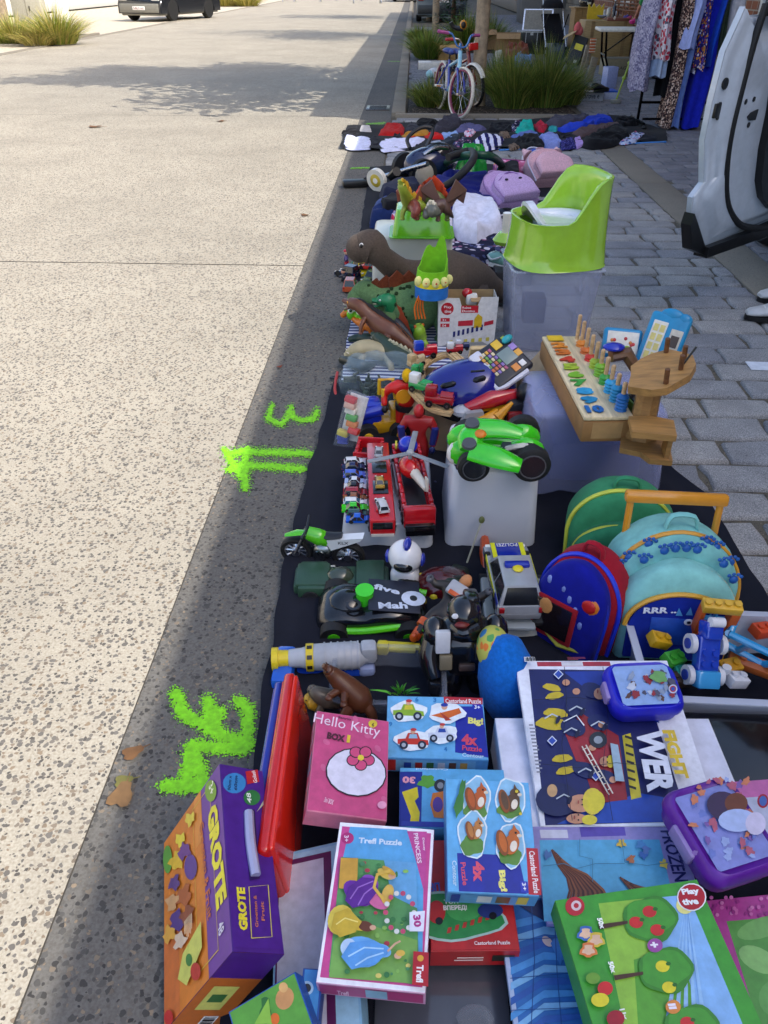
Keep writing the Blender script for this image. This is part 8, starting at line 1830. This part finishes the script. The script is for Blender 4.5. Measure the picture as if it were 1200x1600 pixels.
b.m('20242a');b.tube([(-L*.75,-.05,.14),(-L*.72,0,.13),(-L*.75,.05,.14)],.004,6);b.build('fork',T)
b=B('52b81c:g');b.tube([(-L*1.75,0,.103),(-L*1.2,0,.116),(-L*.75,0,.12)],[.008,.014,.010],8,.35);b.tube([(-L*.7,0,.12),(-L*.1,0,.105),(L*.2,0,.085)],[.018,.024,.012],10,1.1,smooth=3);b.build('fairing',T)
b=B('9aa0a4:m');b.ell((0,0,.058),(.034,.018,.026),12);b.cyl((-.01,-.02,.05),(-.01,.02,.05),.018);b.tube([(0,.0,.05),(L*1.1,0,r)],.008,8);b.build('engine',T)
b=B('1c1c20');b.tube([(-L*.3,0,.12),(L*.3,0,.115),(L*.9,0,.122)],[.012,.016,.012],10,.5,smooth=3);b.build('seat',T)
b=B('d4d8dc:g');b.loft([[(L*.1,s_,.105),(L*1.9,s_,.128),(L*1.75,s_,.115),(L*.4,s_,.07)]for s_ in(-.013,.013)]);b.m('20242a');b.text('KLX',(L*.75,-.0135,.098),(1,0,.1),(0,0,1),w=.03,h=.010);b.build('tail_panel',T)
def armour(label,px,py,w,rz,c1,c2,seed):
 k=w;T=thing('toy_car',label,'toy vehicle',W(px,py),rz,'armoured toy cars');b=B(c1);b.box((0,0,k*.14),(k,k*.34,k*.12),k*.03);b.box((-k*.3,0,k*.2),(k*.35,k*.36,k*.07),k*.02);b.box((k*.3,0,k*.21),(k*.3,k*.4,k*.09),k*.02)
 for s_ in(-1,1):b.box((-k*.3,s_*k*.19,k*.15),(k*.3,k*.08,k*.14),k*.025);b.box((k*.32,s_*k*.2,k*.15),(k*.28,k*.08,k*.16),k*.025)
 b.build('body',T);b=B(c2);b.ell((-k*.02,0,k*.2),(k*.15,k*.12,k*.09),12);b.build('canopy',T);b=B('c8cccc');b.box((-k*.12,-k*.2,k*.14),(k*.08,k*.05,k*.05),k*.01);b.box((-k*.12,k*.2,k*.14),(k*.08,k*.05,k*.05),k*.01);b.build('fins',T)
 for x in(-.32,.32):
  for s_ in(-1,1):b=B('1a1a1e:e');b.cyl((x*k,s_*k*.17,k*.09),(x*k,s_*k*.25,k*.09),k*.09,n=16);b.build('wheel',T)
armour('dark green armoured toy car behind the black racing car',535,922,.26,.04,'2c4a38','3a4438:g',1)
T=thing('toy_robot_dog','white round headed robot dog toy with blue ears','toy robot',W(632,926),-.15);b=B('d8d8dc:g');b.ell((0,0,.128),(.047,.042,.05),18);b.build('head',T);b=B('d0d0d6:g');b.box((0,.0,.052),(.078,.06,.085),.022,3);b.tube([(-.03,-.02,.04),(-.03,-.035,.01)],.014,8);b.tube([(.03,-.02,.04),(.03,-.035,.01)],.014,8);b.build('body',T)
b=B('101014:g');b.ell((0,-.036,.118),(.026,.012,.016),14);b.build('face_screen',T);b=B('101014:g');b.ell((0,-.029,.062),(.018,.012,.012),10);b.build('chest_screen',T);b=B('1a2a98:g');b.ell((.006,-.005,.174),(.012,.026,.016),10);b.ell((-.047,0,.123),(.008,.018,.02),10);b.ell((.047,0,.123),(.008,.018,.02),10);b.cyl((0,-.04,.022),(0,-.04,.034),.012);b.build('ear',T);b=B('d8d8de:g');b.tube([(0,-.03,.05),(0,-.045,.03),(0,-.05,.0)],[.012,.011,.014],10);b.build('tongue',T)
T=thing('toy_bug','dark red domed toy with yellow dots beside the robot dog','toy',W(690,925),.2);b=B('4a1018:g');b.ell((0,0,.02),(.085,.06,.055),18,cut=-.2);b.build('shell',T);b=B('8a98a0:k');b.ell((.02,0,.045),(.04,.035,.035),12);b.build('window',T);b=B('c8b820');b.ell((-.06,-.03,.035),(.01,.01,.01),8);b.ell((-.035,-.05,.03),(.012,.01,.01),8);b.ell((-.055,.02,.05),(.01,.008,.008),8);b.build('spot',T)['kind']='stuff';b=B('6a9a20:g');b.ring((0,0,.015),.088,.075,.012,24);b.build('rim',T)
T=thing('toy_walkie_talkie','dark green toy walkie talkie with long grey antenna','toy',W(705,940),.0,rot=(-.35,.05,-.25));b=B('1f3024');b.box((0,.05,.045),(.06,.15,.05),.014,3);b.build('case',T);b=B('141c18');
for k in range(3):b.box((0,.01+k*.035,.072),(.03,.022,.006),.003)
b.build('buttons',T);b=B('c8c830');b.tube([(.035,-.02,.02),(.045,.04,.02),(.04,.1,.03)],.008,8,smooth=3);b.build('stripe',T);b=B('a0a090');b.tube([(.01,.12,.06),(.03,.14,.2)],.0028,6);b.m('5a6030');b.ell((.03,.14,.205),(.009,.009,.011),8);b.build('antenna',T)
p=W(805,985);T=thing('toy_rover','grey white wheeled toy spaceship under the police car','toy vehicle',p,.0);b=B('b8bcb8:g');b.box((0,.06,.04),(.13,.26,.07),.02,3,(.75,.9));b.m('98a0a4:g');b.box((0,-.03,.078),(.07,.1,.012),.004);b.m('78a8b8:g');b.box((0,.0,.086),(.04,.05,.006),.002);b.m('a8aca8:g');b.box((-.07,.06,.03),(.03,.2,.04),.008);b.box((.07,.06,.03),(.03,.2,.04),.008);b.build('hull',T)
for s_ in(-1,1):
 for y in(-.04,.06,.16):b=B('2a2a2c:e');b.cyl((s_*.06,y,.025),(s_*.085,y,.025),.025,n=16);b.build('wheel',T)
T=thing('toy_police_car','silver toy police car with blue light bar and yellow stripes','toy car',W(800,925,.09)+V((0,.02,0)),PI/2+.06);car(T,.27,.118,.096,'9c9fa4:g','hatch',simple=False,wheel_r=.024,glass='1a1c20:g',tail='b01c24:g',trim='8a8c90',rim='8a8c90:m')
b=B('1a2a98:g');b.box((-.03,0,.100),(.022,.064,.012),.005);b.m('e0cc20');b.ell((-.046,0,.100),(.014,.014,.006),12);b.build('light_bar',T);b=B('1c2c98:g');b.box((.125-.06,0,.0555),(.10,.09,.003),.001);b.m('d8d820');b.box((.065,.038,.0575),(.10,.012,.002));b.box((.065,-.038,.0575),(.10,.012,.002));b.m('e0e0e8');b.text('POLIZEI',(.105,0,.058),(0,1,0),(-1,0,0),w=.055,h=.014,center=True);b.build('bonnet_stripe',T);b=B('c8c820:p')
for s_ in(-1,1):b.box((.0,s_*.0585,.04),(.16,.002,.014));b.m('1c2c98:p');b.box((-.1,s_*.0585,.045),(.04,.002,.016));b.m('c8c820:p')
b.build('side_stripe',T)
b=B('b84818:g');b.tube([(0,-.05,.02),(0,0,.05),(.0,.06,.06)],[.012,.018,.012],8,smooth=3);o=b.build('orange_toy');o.location=W(757,885);tag(o,'narrow orange toy left of the police car','toy')
T=thing('toy_racing_car','black and lime toy racing car with white round number badge','toy car',W(580,985)+V((0,.04,0)),.04,rot=(.10,0,.04));k=.29;T.scale=(1.0,1.0,.92)
b=B('14151a:g');o_=[(-k*.5,.03),(-k*.48,.055),(-k*.40,.078),(-k*.28,.088),(-k*.16,.082),(-k*.06,.080),(.0,.092),(.05,.099),(k*.3,.09),(k*.42,.07),(k*.5,.05),(k*.5,.03)];b.loft([[(x*q,y_,.05+(z_-.05)*q)for x,z_ in o_]for y_,q in((-.066,.72),(-.062,.86),(-.05,.96),(-.03,1),(.03,1),(.05,.96),(.062,.86),(.066,.72))]);b.build('body',T,ang=60)
b=B('0a0a0e:g');b.ell((-k*.22,0,.085),(k*.16,.042,.022),14);b.build('windscreen',T)
for s_ in(-1,1):b=B('5ac81c:g');b.tube([(-k*.42,s_*.068,.045),(-k*.1,s_*.072,.042),(k*.2,s_*.07,.055),(k*.5,s_*.05,.05)],.010,8,smooth=3);b.build('trim',T)
for x in(-.33,.33):
 for s_ in(-1,1):b=B('141416:e');b.cyl((x*k,s_*.06,.036),(x*k,s_*.09,.036),.036,n=20);b.m('4ab818:g');b.cyl((x*k,s_*.09,.036),(x*k,s_*.092,.036),.016,n=14);b.build('wheel',T)
b=B('3fd01c:g');b.cyl((-k*.06,.0,.08),(-k*.06,0,.125),.022,.024,n=18);b.m('2a2c34');b.ring((-k*.16,-.03,.1),.02,.012,.006,18);b.build('knob',T)
b=B('1c2030:p');b.push((k*.2,.0,.1005),(0,.13,0));b.box((0,0,-.001),(k*.46,.11,.004),.002);b.m('c4ccdc:p');b.ell((.05,-.005,.001),(.032,.026,.0012),18);b.m('16181e:p');b.ell((.05,-.005,.0022),(.010,.010,.0012),12);b.m('c4ccdc:p');b.text('five',(-.055,.018,.0014),(1,-.22,0),(.22,1,0),w=.07,h=.02,bold=.04);b.text('Mah',(-.04,-.05,.0014),(1,.1,0),(-.1,1,0),w=.075,h=.022,bold=.04);b.pop();b.build('bonnet_panel',T)
T=thing('toy_torch','grey plastic toy drill with yellow nose and hazard stripes','toy',W(505,1040,.035),.10);b=B('a8acb4');b.lathe([(.001,-.03),(.022,-.03),(.024,.0),(.032,.03),(.034,.13),(.022,.15),(.018,.17),(.001,.17)],(-.05,0,.03),20,'x')
for q in range(6):b.ring((.005+q*.016,0,.03),.0352,.031,.004,20,'x')
b.box((.11,0,.04),(.04,.04,.05),.01);b.build('barrel',T);b=B('d8c01c');b.cyl((-.115,0,.03),(-.08,0,.03),.022,.02,n=18);b.cyl((-.12,0,.03),(-.105,0,.03),.028,n=10);b.build('nose',T);b=B('d0b820:p');b.ring((-.03,0,.03),.0335,.028,.018,20,'x');b.m('1a1a1a:p')
for q in range(8):a=2*PI*q/8;b.push((-.03,.0335*math.cos(a),.03+.0335*math.sin(a)),(a-PI/2,0,.0));b.box((0,0,0),(.012,.010,.002));b.pop()
b.build('hazard_band',T)
bits('toy_key','yellow plastic toy lever beside the grey drill',605,1010,.06,None,(('blade','c8b81c',[('box',(.03,0,.0),(.08,.03,.012),.004),('box',(-.01,-.01,.005),(.03,.03,.03),.008)]),('tip','d8c820',[('box',(.075,.005,.0),(.02,.018,.01),.003)])),rz=-.05)
bits('toy_gadget','blue toy base with grey claw under the drill',545,1050,0,None,(('base','1c48b8:g',[('box',(0,0,.02),(.11,.06,.04),.012),('box',(-.09,0,.015),(.08,.06,.03),.01)]),('claw','8a98c0',[('box',(.045,-.02,.03),(.04,.03,.03),.01),('cyl',(.05,0,.02),(.05,0,.07),.012)])),rz=.05)
T=figure('toy_figure','orange and dark grey toy soldier lying on its back by the black robot',W(655,1010,.06),.22,0,('2a2420','c88858:s','c8501c','4a4c54'),{'lh':(-.34,-.06,.74),'le':(-.28,-.02,.70),'rh':(.3,-.1,.98),'re':(.26,-.05,.88)},rot=(-1.15,.25,-.55))
b=B('c85418');b.ring((-.02,0,.055),.02,.012,.02,14);b.ring((.02,0,.055),.02,.012,.02,14);b.build('leg_band',T);b=B('a8aab0');b.box((0,-.03,.165),(.05,.016,.04),.006);b.m('c85418');b.box((.0,-.037,.15),(.03,.006,.012),.002);b.build('chest_plate',T);b=B('3a3424');b.ell((0,.004,.208),(.018,.02,.016),10);b.build('hair',T)
T=thing('toy_robot','big black armoured toy robot with white shoulder and grey panels','toy robot',W(724,1082),.0,rot=(-.25,0,.08),group=None);T.scale=(1.12,)*3
b=B('121216:g');b.box((0,0,.10),(.085,.065,.10),.022,3,(1.2,1.15));b.ell((0,.005,.155),(.056,.045,.032),14);b.build('body',T)
b=B('16161a:g');b.ell((-.004,-.005,.196),(.036,.042,.034),16);b.box((.012,.01,.222),(.03,.05,.018),.007);b.tube([(-.03,-.03,.18),(-.012,-.048,.172),(.02,-.04,.18)],.009,8,smooth=3);b.build('head',T)
b=B('d8d8dc');b.ell((-.026,-.036,.203),(.008,.005,.006),8);b.build('eye',T);b=B('6a1c18');b.ell((-.014,-.045,.188),(.016,.008,.007),8);b.build('mouth',T)
for s_ in(-1,1):
 b=B('141418:g');b.ell((s_*.062,0,.15),(.028,.032,.034),12);b.tube([(s_*.066,0,.14),(s_*.074,-.012,.10),(s_*.066,-.035,.06)],[.022,.024,.017],10,smooth=3);b.box((s_*.064,-.042,.045),(.030,.03,.034),.008);b.build('arm',T)
 b=B('101014:g');b.tube([(s_*.028,0,.07),(s_*.034,-.006,.035),(s_*.034,-.004,.0)],[.028,.03,.026],10,smooth=3);b.box((s_*.036,-.018,-.004),(.048,.07,.03),.010);b.build('leg',T)
for c,d_,m_ in(((-.05,-.034,.145),(.03,.014,.05),'c4c6cc'),((-.044,-.038,.10),(.026,.012,.034),'7a705a'),((.03,-.036,.12),(.03,.01,.036),'2a2c34:g'),((-.036,-.022,-.0),(.02,.004,.02),'8a8470'),((.0,-.036,.085),(.034,.01,.016),'4a3a34')):b=B(m_);b.box(c,d_,.003);b.build('panel',T)
pat_floral('cushion_print','b8b858',['5a9a58','d87838','3a78a8'],40,.4)
T=thing('cushion','bright blue round soft toy cushion behind the vehicle puzzle box','cushion',W(795,1120,.0)+V((0,.02,0)),.1,rot=(0,-.12,.1));b=B('1668c0:v');b.ell((0,0,.10),(.065,.075,.13),20,noise_=.06);b.build('cover',T);b=B('cushion_print');b.ell((-.02,.03,.17),(.04,.055,.058),16);b.build('print_panel',T)
bin_('storage_box','low clear tray of plastic animals behind the pink and blue puzzle boxes',-.03,W(590,1090).y,.25,.17,.085,'b8c0d0:k',.0,0,True,.008,.92,'translucent storage boxes')
creature('toy_bear','brown standing toy bear leaning on the clear tray',[W(514,1048,.16),W(523,1056,.145),W(540,1072,.12),W(560,1092,.09),W(572,1104,.07)],[.013,.018,.026,.032,.02],'5a3420','toy animals in the tray',legs=((2,-.03,-.03,.005,.008),(2,.0,-.04,.0,.008),(3,-.03,-.03,-.05,.012),(3,.03,-.02,-.05,.012)),eye=('101010:g',.15),jaw=('4a2a1c',1.3,.1),horn=('5a3420',((-.6,.5),(.6,.5))))
creature('toy_animal','grey and brown toy wolf lying in the clear tray',[W(488,1078,.09),W(496,1084,.085),W(512,1092,.07),W(530,1100,.05)],[.012,.018,.024,.012],'5a5248','toy animals in the tray',legs=((2,-.02,-.02,-.05,.008),),eye=('101010:g',.15))
creature('toy_animal','small yellow toy lion head at the left of the clear tray',[W(484,1092,.06),W(490,1096,.055),W(500,1104,.04)],[.014,.020,.014],'c89a28','toy animals in the tray',eye=('101010:g',.15))
b=B('3a8a30:l');blades(b,0,0,.05,.02,.03,26,('3a8a30:l','56a038:l'),3,wd=.003);o=b.build('toy_grass',ang=180);o.location=W(625,1092,.05);tag(o,'green plastic toy grass in the clear tray','toy plant')
# ---- school bags
p=W(925,905);rucksack('backpack','green printed school backpack standing behind the trolley bag',W(955,890),-.15,.29,.17,.27,'3a8a60:f','2f7a58:f','b8c040','c8d048',-.1)
def ex2(T,w,d,h):
 y=-d*.57;b=B('101010:p')
 b.m('9a1c28:f');b.box((-.03,y,h*.38),(w*.55,.008,h*.40),.004);b.m('1c1418:g');b.box((-.03,y-.006,h*.39),(w*.45,.004,h*.32),.002);b.m('c88a50:p');b.ell((-.05,y-.009,h*.5),(.018,.002,.022),10);b.build('picture_patch',T)
 b=B('d87820:p');b.ell((.05,-d*.53,h*.66),(.026,.005,.026),10);b.m('c02020:p');b.ell((.05,-d*.56,h*.66),(.018,.004,.018),10);b.build('badge',T)
 b=B('7888c8:p')
 for i,(x,z_)in enumerate(((-.02,.72),(.0,.64),(.02,.56),(.04,.44),(-.06,.74))):b.ell((x,-d*.55,h*z_),(.007,.003,.012),8)
 b.build('drop',T)['kind']='stuff'
 b=B('9a9a40:f');b.tube([(-w*.42,-d*.5,h*.30),(.0,-d*.60,h*.16),(w*.3,-d*.5,h*.18)],.006,6);b.build('yellow_band',T)
rucksack('backpack','blue and red school backpack with dark picture patch left of the trolley bag',W(890,1008),-.70,.215,.13,.28,'98182a:f','141a88:f','1a30b8','1c34c8',-.12,ex2,pocket=.78)
b=B('a8b0b8');b.ell((0,0,.02),(.018,.012,.02),10);b.m('20242a');b.ell((0,-.008,.038),(.014,.010,.012),10);b.m('d8d8dc');b.ell((-.018,0,.02),(.007,.007,.012),8);b.ell((.018,0,.02),(.007,.007,.012),8);b.m('c8ccd0:m');b.tube([(0,0,.05),(.004,0,.09)],.002,5);o=b.build('key_ring');o.location=W(905,1012,.03);tag(o,'little bear key ring hanging from the blue and red backpack','key ring')
def paws(b,w,d,h):
 pass
def ex3(T,w,d,h):
 b=B('d8902c:g');z1=h*1.10
 for s_ in(-1,1):b.tube([(s_*w*.34,d*.40,h*.5),(s_*w*.34,d*.40,z1)],.009,8)
 b.box((0,d*.40,z1+.006),(w*.78,.028,.03),.008);b.build('trolley_handle',T)
 b=B('142a90:f');o=[];n=22
 for k in range(n+1):a=PI*k/n;o.append((w*.37*math.cos(a),h*.36+h*.26*math.sin(a)))
 o=[(w*.37,.035)]+o+[(-w*.37,.035)];b.ext(o,d*.555,d*.60,'xz');b.build('navy_panel',T,ang=60)
 b=B('d8a030');b.tube([(x*1.07,-d*.585,z_*1.03)for x,z_ in o[1:-1]],.006,6);b.build('piping',T)
 y=-d*.604;b=B('1c4aa8:p');b.box((.0,y,h*.34),(w*.42,.003,h*.22),.0014);b.ell((w*.16,y,h*.40),(w*.10,.0018,h*.09),12);b.build('dinosaur_print',T)
 b=B('e0e4f0:p');b.text('RRR ...',(-w*.28,y-.002,h*.48),(1,0,.08),(0,0,1),w=w*.26,h=h*.05,bold=.04)
 b.build('lettering',T)
 for x in(.06,.16):b=B('e0e4f0:p');b.ell((w*x,y-.003,h*.43),(.011,.0015,.009),10);b.m('14182a:p');b.ell((w*x,y-.0048,h*.43),(.005,.001,.004),8);b.build('eye',T)
 for x in(-.16,-.06,.06):b=B('e0e4f0:p');b.raw([(w*x,y-.003,h*.25),(w*x+.010,y-.003,h*.25),(w*x+.005,y-.003,h*.285)],[(0,1,2)]);b.build('tooth',T)
 for i in range(9):b=B('4a90c8:p');a=1.9-i*.3;x,z_=w*.06+w*.24*math.cos(a),h*.33+h*.17*math.sin(a);b.raw([(x-.008,y-.003,z_-.004),(x+.008,y-.003,z_-.004),(x+.012*math.cos(a),y-.003,z_+.014*math.sin(a)+.004)],[(0,1,2)]);b.build('spike',T)
 b=B('1c5aa8:p');rd=random.Random(5)
 for i in range(13):
  t=-1.25+2.5*(i+.5)/13;a=PI/2-t*.95;q=rd.choice((.92,1.0));x,z_=w*.47*math.cos(a)*q,h*.5+h*.46*math.sin(a)*q;yy=-d*.26 if q<.95 else-d*.10
  nx,nz=math.cos(a)*.8,math.sin(a)*.8
  for dx,dz,r_ in((0,0,.011),(-.013,.012,.005),(-.004,.017,.005),(.006,.017,.005),(.014,.011,.005)):b.ell((x+dx,yy-.012-dz*.3,z_+dz),(r_,r_*.5,r_),8)
 b.build('paw_print',T)['kind']='stuff'
rucksack('backpack','turquoise trolley school bag with paw prints, orange handle and navy dinosaur front',W(1028,1005),-.05,.315,.19,.335,'7cbcb8:f','86c4be:f','d8a030','d89830',-.16,ex3,pocket=.66)
# ---- tub of building bricks
ya_,yb_=W(1100,1092,.14).y,W(1100,958,.14).y;xl_=W(1004,1030,.14).x
bin_('storage_box','clear tub with black clips filled with chunky building bricks',xl_+.19,(ya_+yb_)/2,.38,yb_-ya_,.14,'ccd0de:y',-.03,.0,True,.014,.93,'translucent storage boxes')
b=B('0e0e12:g');b.box((0,0,.06),(.36,.22,.12),.01);b.m('1a1a20:g');b.box((-.1,-.112,.07),(.05,.006,.012),.002);b.box((.05,-.112,.04),(.08,.006,.008),.002);o=b.build('black_crate');o.location=(xl_+.2,ya_-.125,0);tag(o,'glossy black crate in front of the brick tub','crate')
BKG='building bricks in the tub'
def brick(name,label,px,py,z,rot,d,col,studs=(2,1),extra=()):
 T=thing(name,label,'toy brick',W(px,py,z),0,BKG,rot=rot);b=B(col);b.box((0,0,0),d,.003)
 for i in range(studs[0]):
  for j in range(studs[1]):b.cyl(((i+.5)/studs[0]*d[0]-d[0]/2,(j+.5)/studs[1]*d[1]-d[1]/2,d[2]/2),((i+.5)/studs[0]*d[0]-d[0]/2,(j+.5)/studs[1]*d[1]-d[1]/2,d[2]/2+.006),.008,n=12)
 b.build('brick',T)
 for nm,c,pr in extra:
  b=B(c)
  for q in pr:getattr(b,q[0])(*q[1:])
  b.build(nm,T)
brick('toy_window_brick','yellow topped orange window brick standing at the back of the tub',1128,948,.24,(.2,0,-.1),(.085,.03,.022),'d8a830',(4,1),(('window_wall','c85a1c',[('box',(.0325,0,-.05),(.02,.03,.08),.002),('box',(-.0375,0,-.05),(.01,.03,.08),.002),('box',(0,0,-.088),(.085,.03,.012),.002)]),('window_frame','3a90c8',[('box',(-.005,0,-.05),(.005,.012,.07),.001),('box',(-.005,0,-.045),(.05,.012,.005),.001)])))
T=thing('toy_wagon','blue brick truck with white wheels standing on end in the tub','toy vehicle',W(1102,1035,.15),0,BKG,rot=(1.0,.15,.12));b=B('1c40b0:g');b.box((0,.02,0),(.05,.08,.03),.004)
for i in(-1,1):
 for j in(0,1):b.cyl((i*.012,j*.025,.015),(i*.012,j*.025,.021),.008,n=12)
b.box((0,.075,.01),(.04,.04,.04),.006);b.m('3a98d0:g');b.box((0,-.035,.005),(.055,.04,.04),.006);b.m('d8d8dc');b.cyl((-.016,.095,.03),(.016,.095,.03),.011);b.build('body',T)
for x in(-1,1):
 for y in(.04,-.03):b=B('d0d0d4');b.cyl((x*.03,y,-.005),(x*.042,y,-.005),.022,n=18);b.m('1c3a98');b.cyl((x*.042,y,-.005),(x*.045,y,-.005),.012,n=14);b.build('wheel',T)
T=thing('toy_cab','light blue open cab frame lying at the right of the tub','toy brick',W(1168,1015,.14),0,BKG,rot=(.5,.3,-.4));b=B('2a90c8:g');b.tube([(-.06,0,.03),(-.05,0,-.03),(.05,0,-.035),(.07,0,.0),(.05,0,.04),(-.06,0,.03)],.009,8);b.tube([(-.01,0,.035),(-.01,0,-.03)],.008,8);b.box((-.055,.02,0),(.015,.05,.06),.004);b.build('frame',T)
for i,(x,y,z,c,l,rt)in enumerate(((1052,1030,.12,'3a9a2c','green seat brick at the left of the tub',(.3,.2,.5)),(1030,1000,.13,'d0a01c','yellow brick in the left back corner of the tub',(.2,.4,.2)),(1180,1040,.09,'b05a28','brown orange plank brick at the right of the tub',(.1,.1,-.4)),(1140,1042,.09,'c8901c','mustard brick under the blue cab frame',(.2,0,.3)),(1105,1062,.11,'1c2ca8','dark blue domed brick at the front of the tub',(.1,0,.1)),(1060,1062,.10,'3a2a20','dark brown brick at the front left of the tub',(0,.1,.3)),(1150,1062,.1,'d8d8dc','white brick at the front right of the tub',(0,.3,.3)),(1070,1052,.10,'2a9a88','small sea green brick under the green seat',(.2,.1,.2)),(1190,985,.12,'d04820','red orange brick at the right back of the tub',(.1,.2,.4)))):brick('toy_brick',l,x,y,z,rt,(.05,.034,.026)if i!=2 else(.12,.04,.02),c,(2,1))
for i,(x,y)in enumerate(((1090,1054),(1112,1052),(1134,1048))):b=B('d8d8dc:g');b.cyl((0,0,0),(0,0,.012),.010,n=14);b.ell((0,0,-.004),(.008,.008,.01),8);o=b.build('toy_cup');o.location=W(x,y,.13);tag(o,('leftmost','middle','rightmost')[i]+' of the three small white cups at the front of the tub','toy',BKG)
b=B('a81c28:p');b.box((0,0,.02),(.05,.05,.05),.004);o=b.build('red_box');o.location=W(1198,1185,.05);tag(o,'red printed box corner in the clear tub at the right edge','box')
bin_('storage_box','small clear tub cut by the right edge beside the white carton',.66,W(1195,1215).y+.03,.16,.14,.07,'b8bcc8:k',.1,0,True,.006,.9,'translucent storage boxes')
# --- camera, light
cam=bpy.data.cameras.new('camera');co=bpy.data.objects.new('camera',cam);COL.objects.link(co)
cam.sensor_fit='AUTO';cam.sensor_width=36;cam.lens=36*FPX/1600;cam.clip_end=2000;cam.clip_start=.02
R=Matrix((_x,_y,_z))
co.matrix_world=Matrix.Translation(CAM)@R.to_4x4()
SC.camera=co
ELEV=math.radians(48)
hd=V((-.84,.545,0)).normalized()
dirv=V((hd.x*math.cos(ELEV),hd.y*math.cos(ELEV),-math.sin(ELEV)))
su=bpy.data.lights.new('sun','SUN');so=bpy.data.objects.new('sun',su);COL.objects.link(so)
su.energy=2.0;su.angle=math.radians(.25);su.color=(1,.95,.86)
so.rotation_euler=(-dirv).to_track_quat('Z','Y').to_euler();so.location=(20,-15,30)
w=bpy.data.worlds.new('World');SC.world=w;w.use_nodes=True
nt=w.node_tree;bg=nt.nodes['Background']
sky=nt.nodes.new('ShaderNodeTexSky');sky.sky_type='NISHITA';sky.sun_disc=False
sky.sun_elevation=ELEV
sky.sun_rotation=math.atan2(-hd.x,-hd.y)
sky.air_density=1.0;sky.dust_density=3.0;sky.ozone_density=1.0
nt.links.new(sky.outputs[0],bg.inputs[0]);bg.inputs[1].default_value=.135
SC.view_settings.view_transform='Standard';SC.view_settings.look='None';SC.view_settings.gamma=1;SC.view_settings.exposure=1.42
SC.cycles.transparent_max_bounces=24
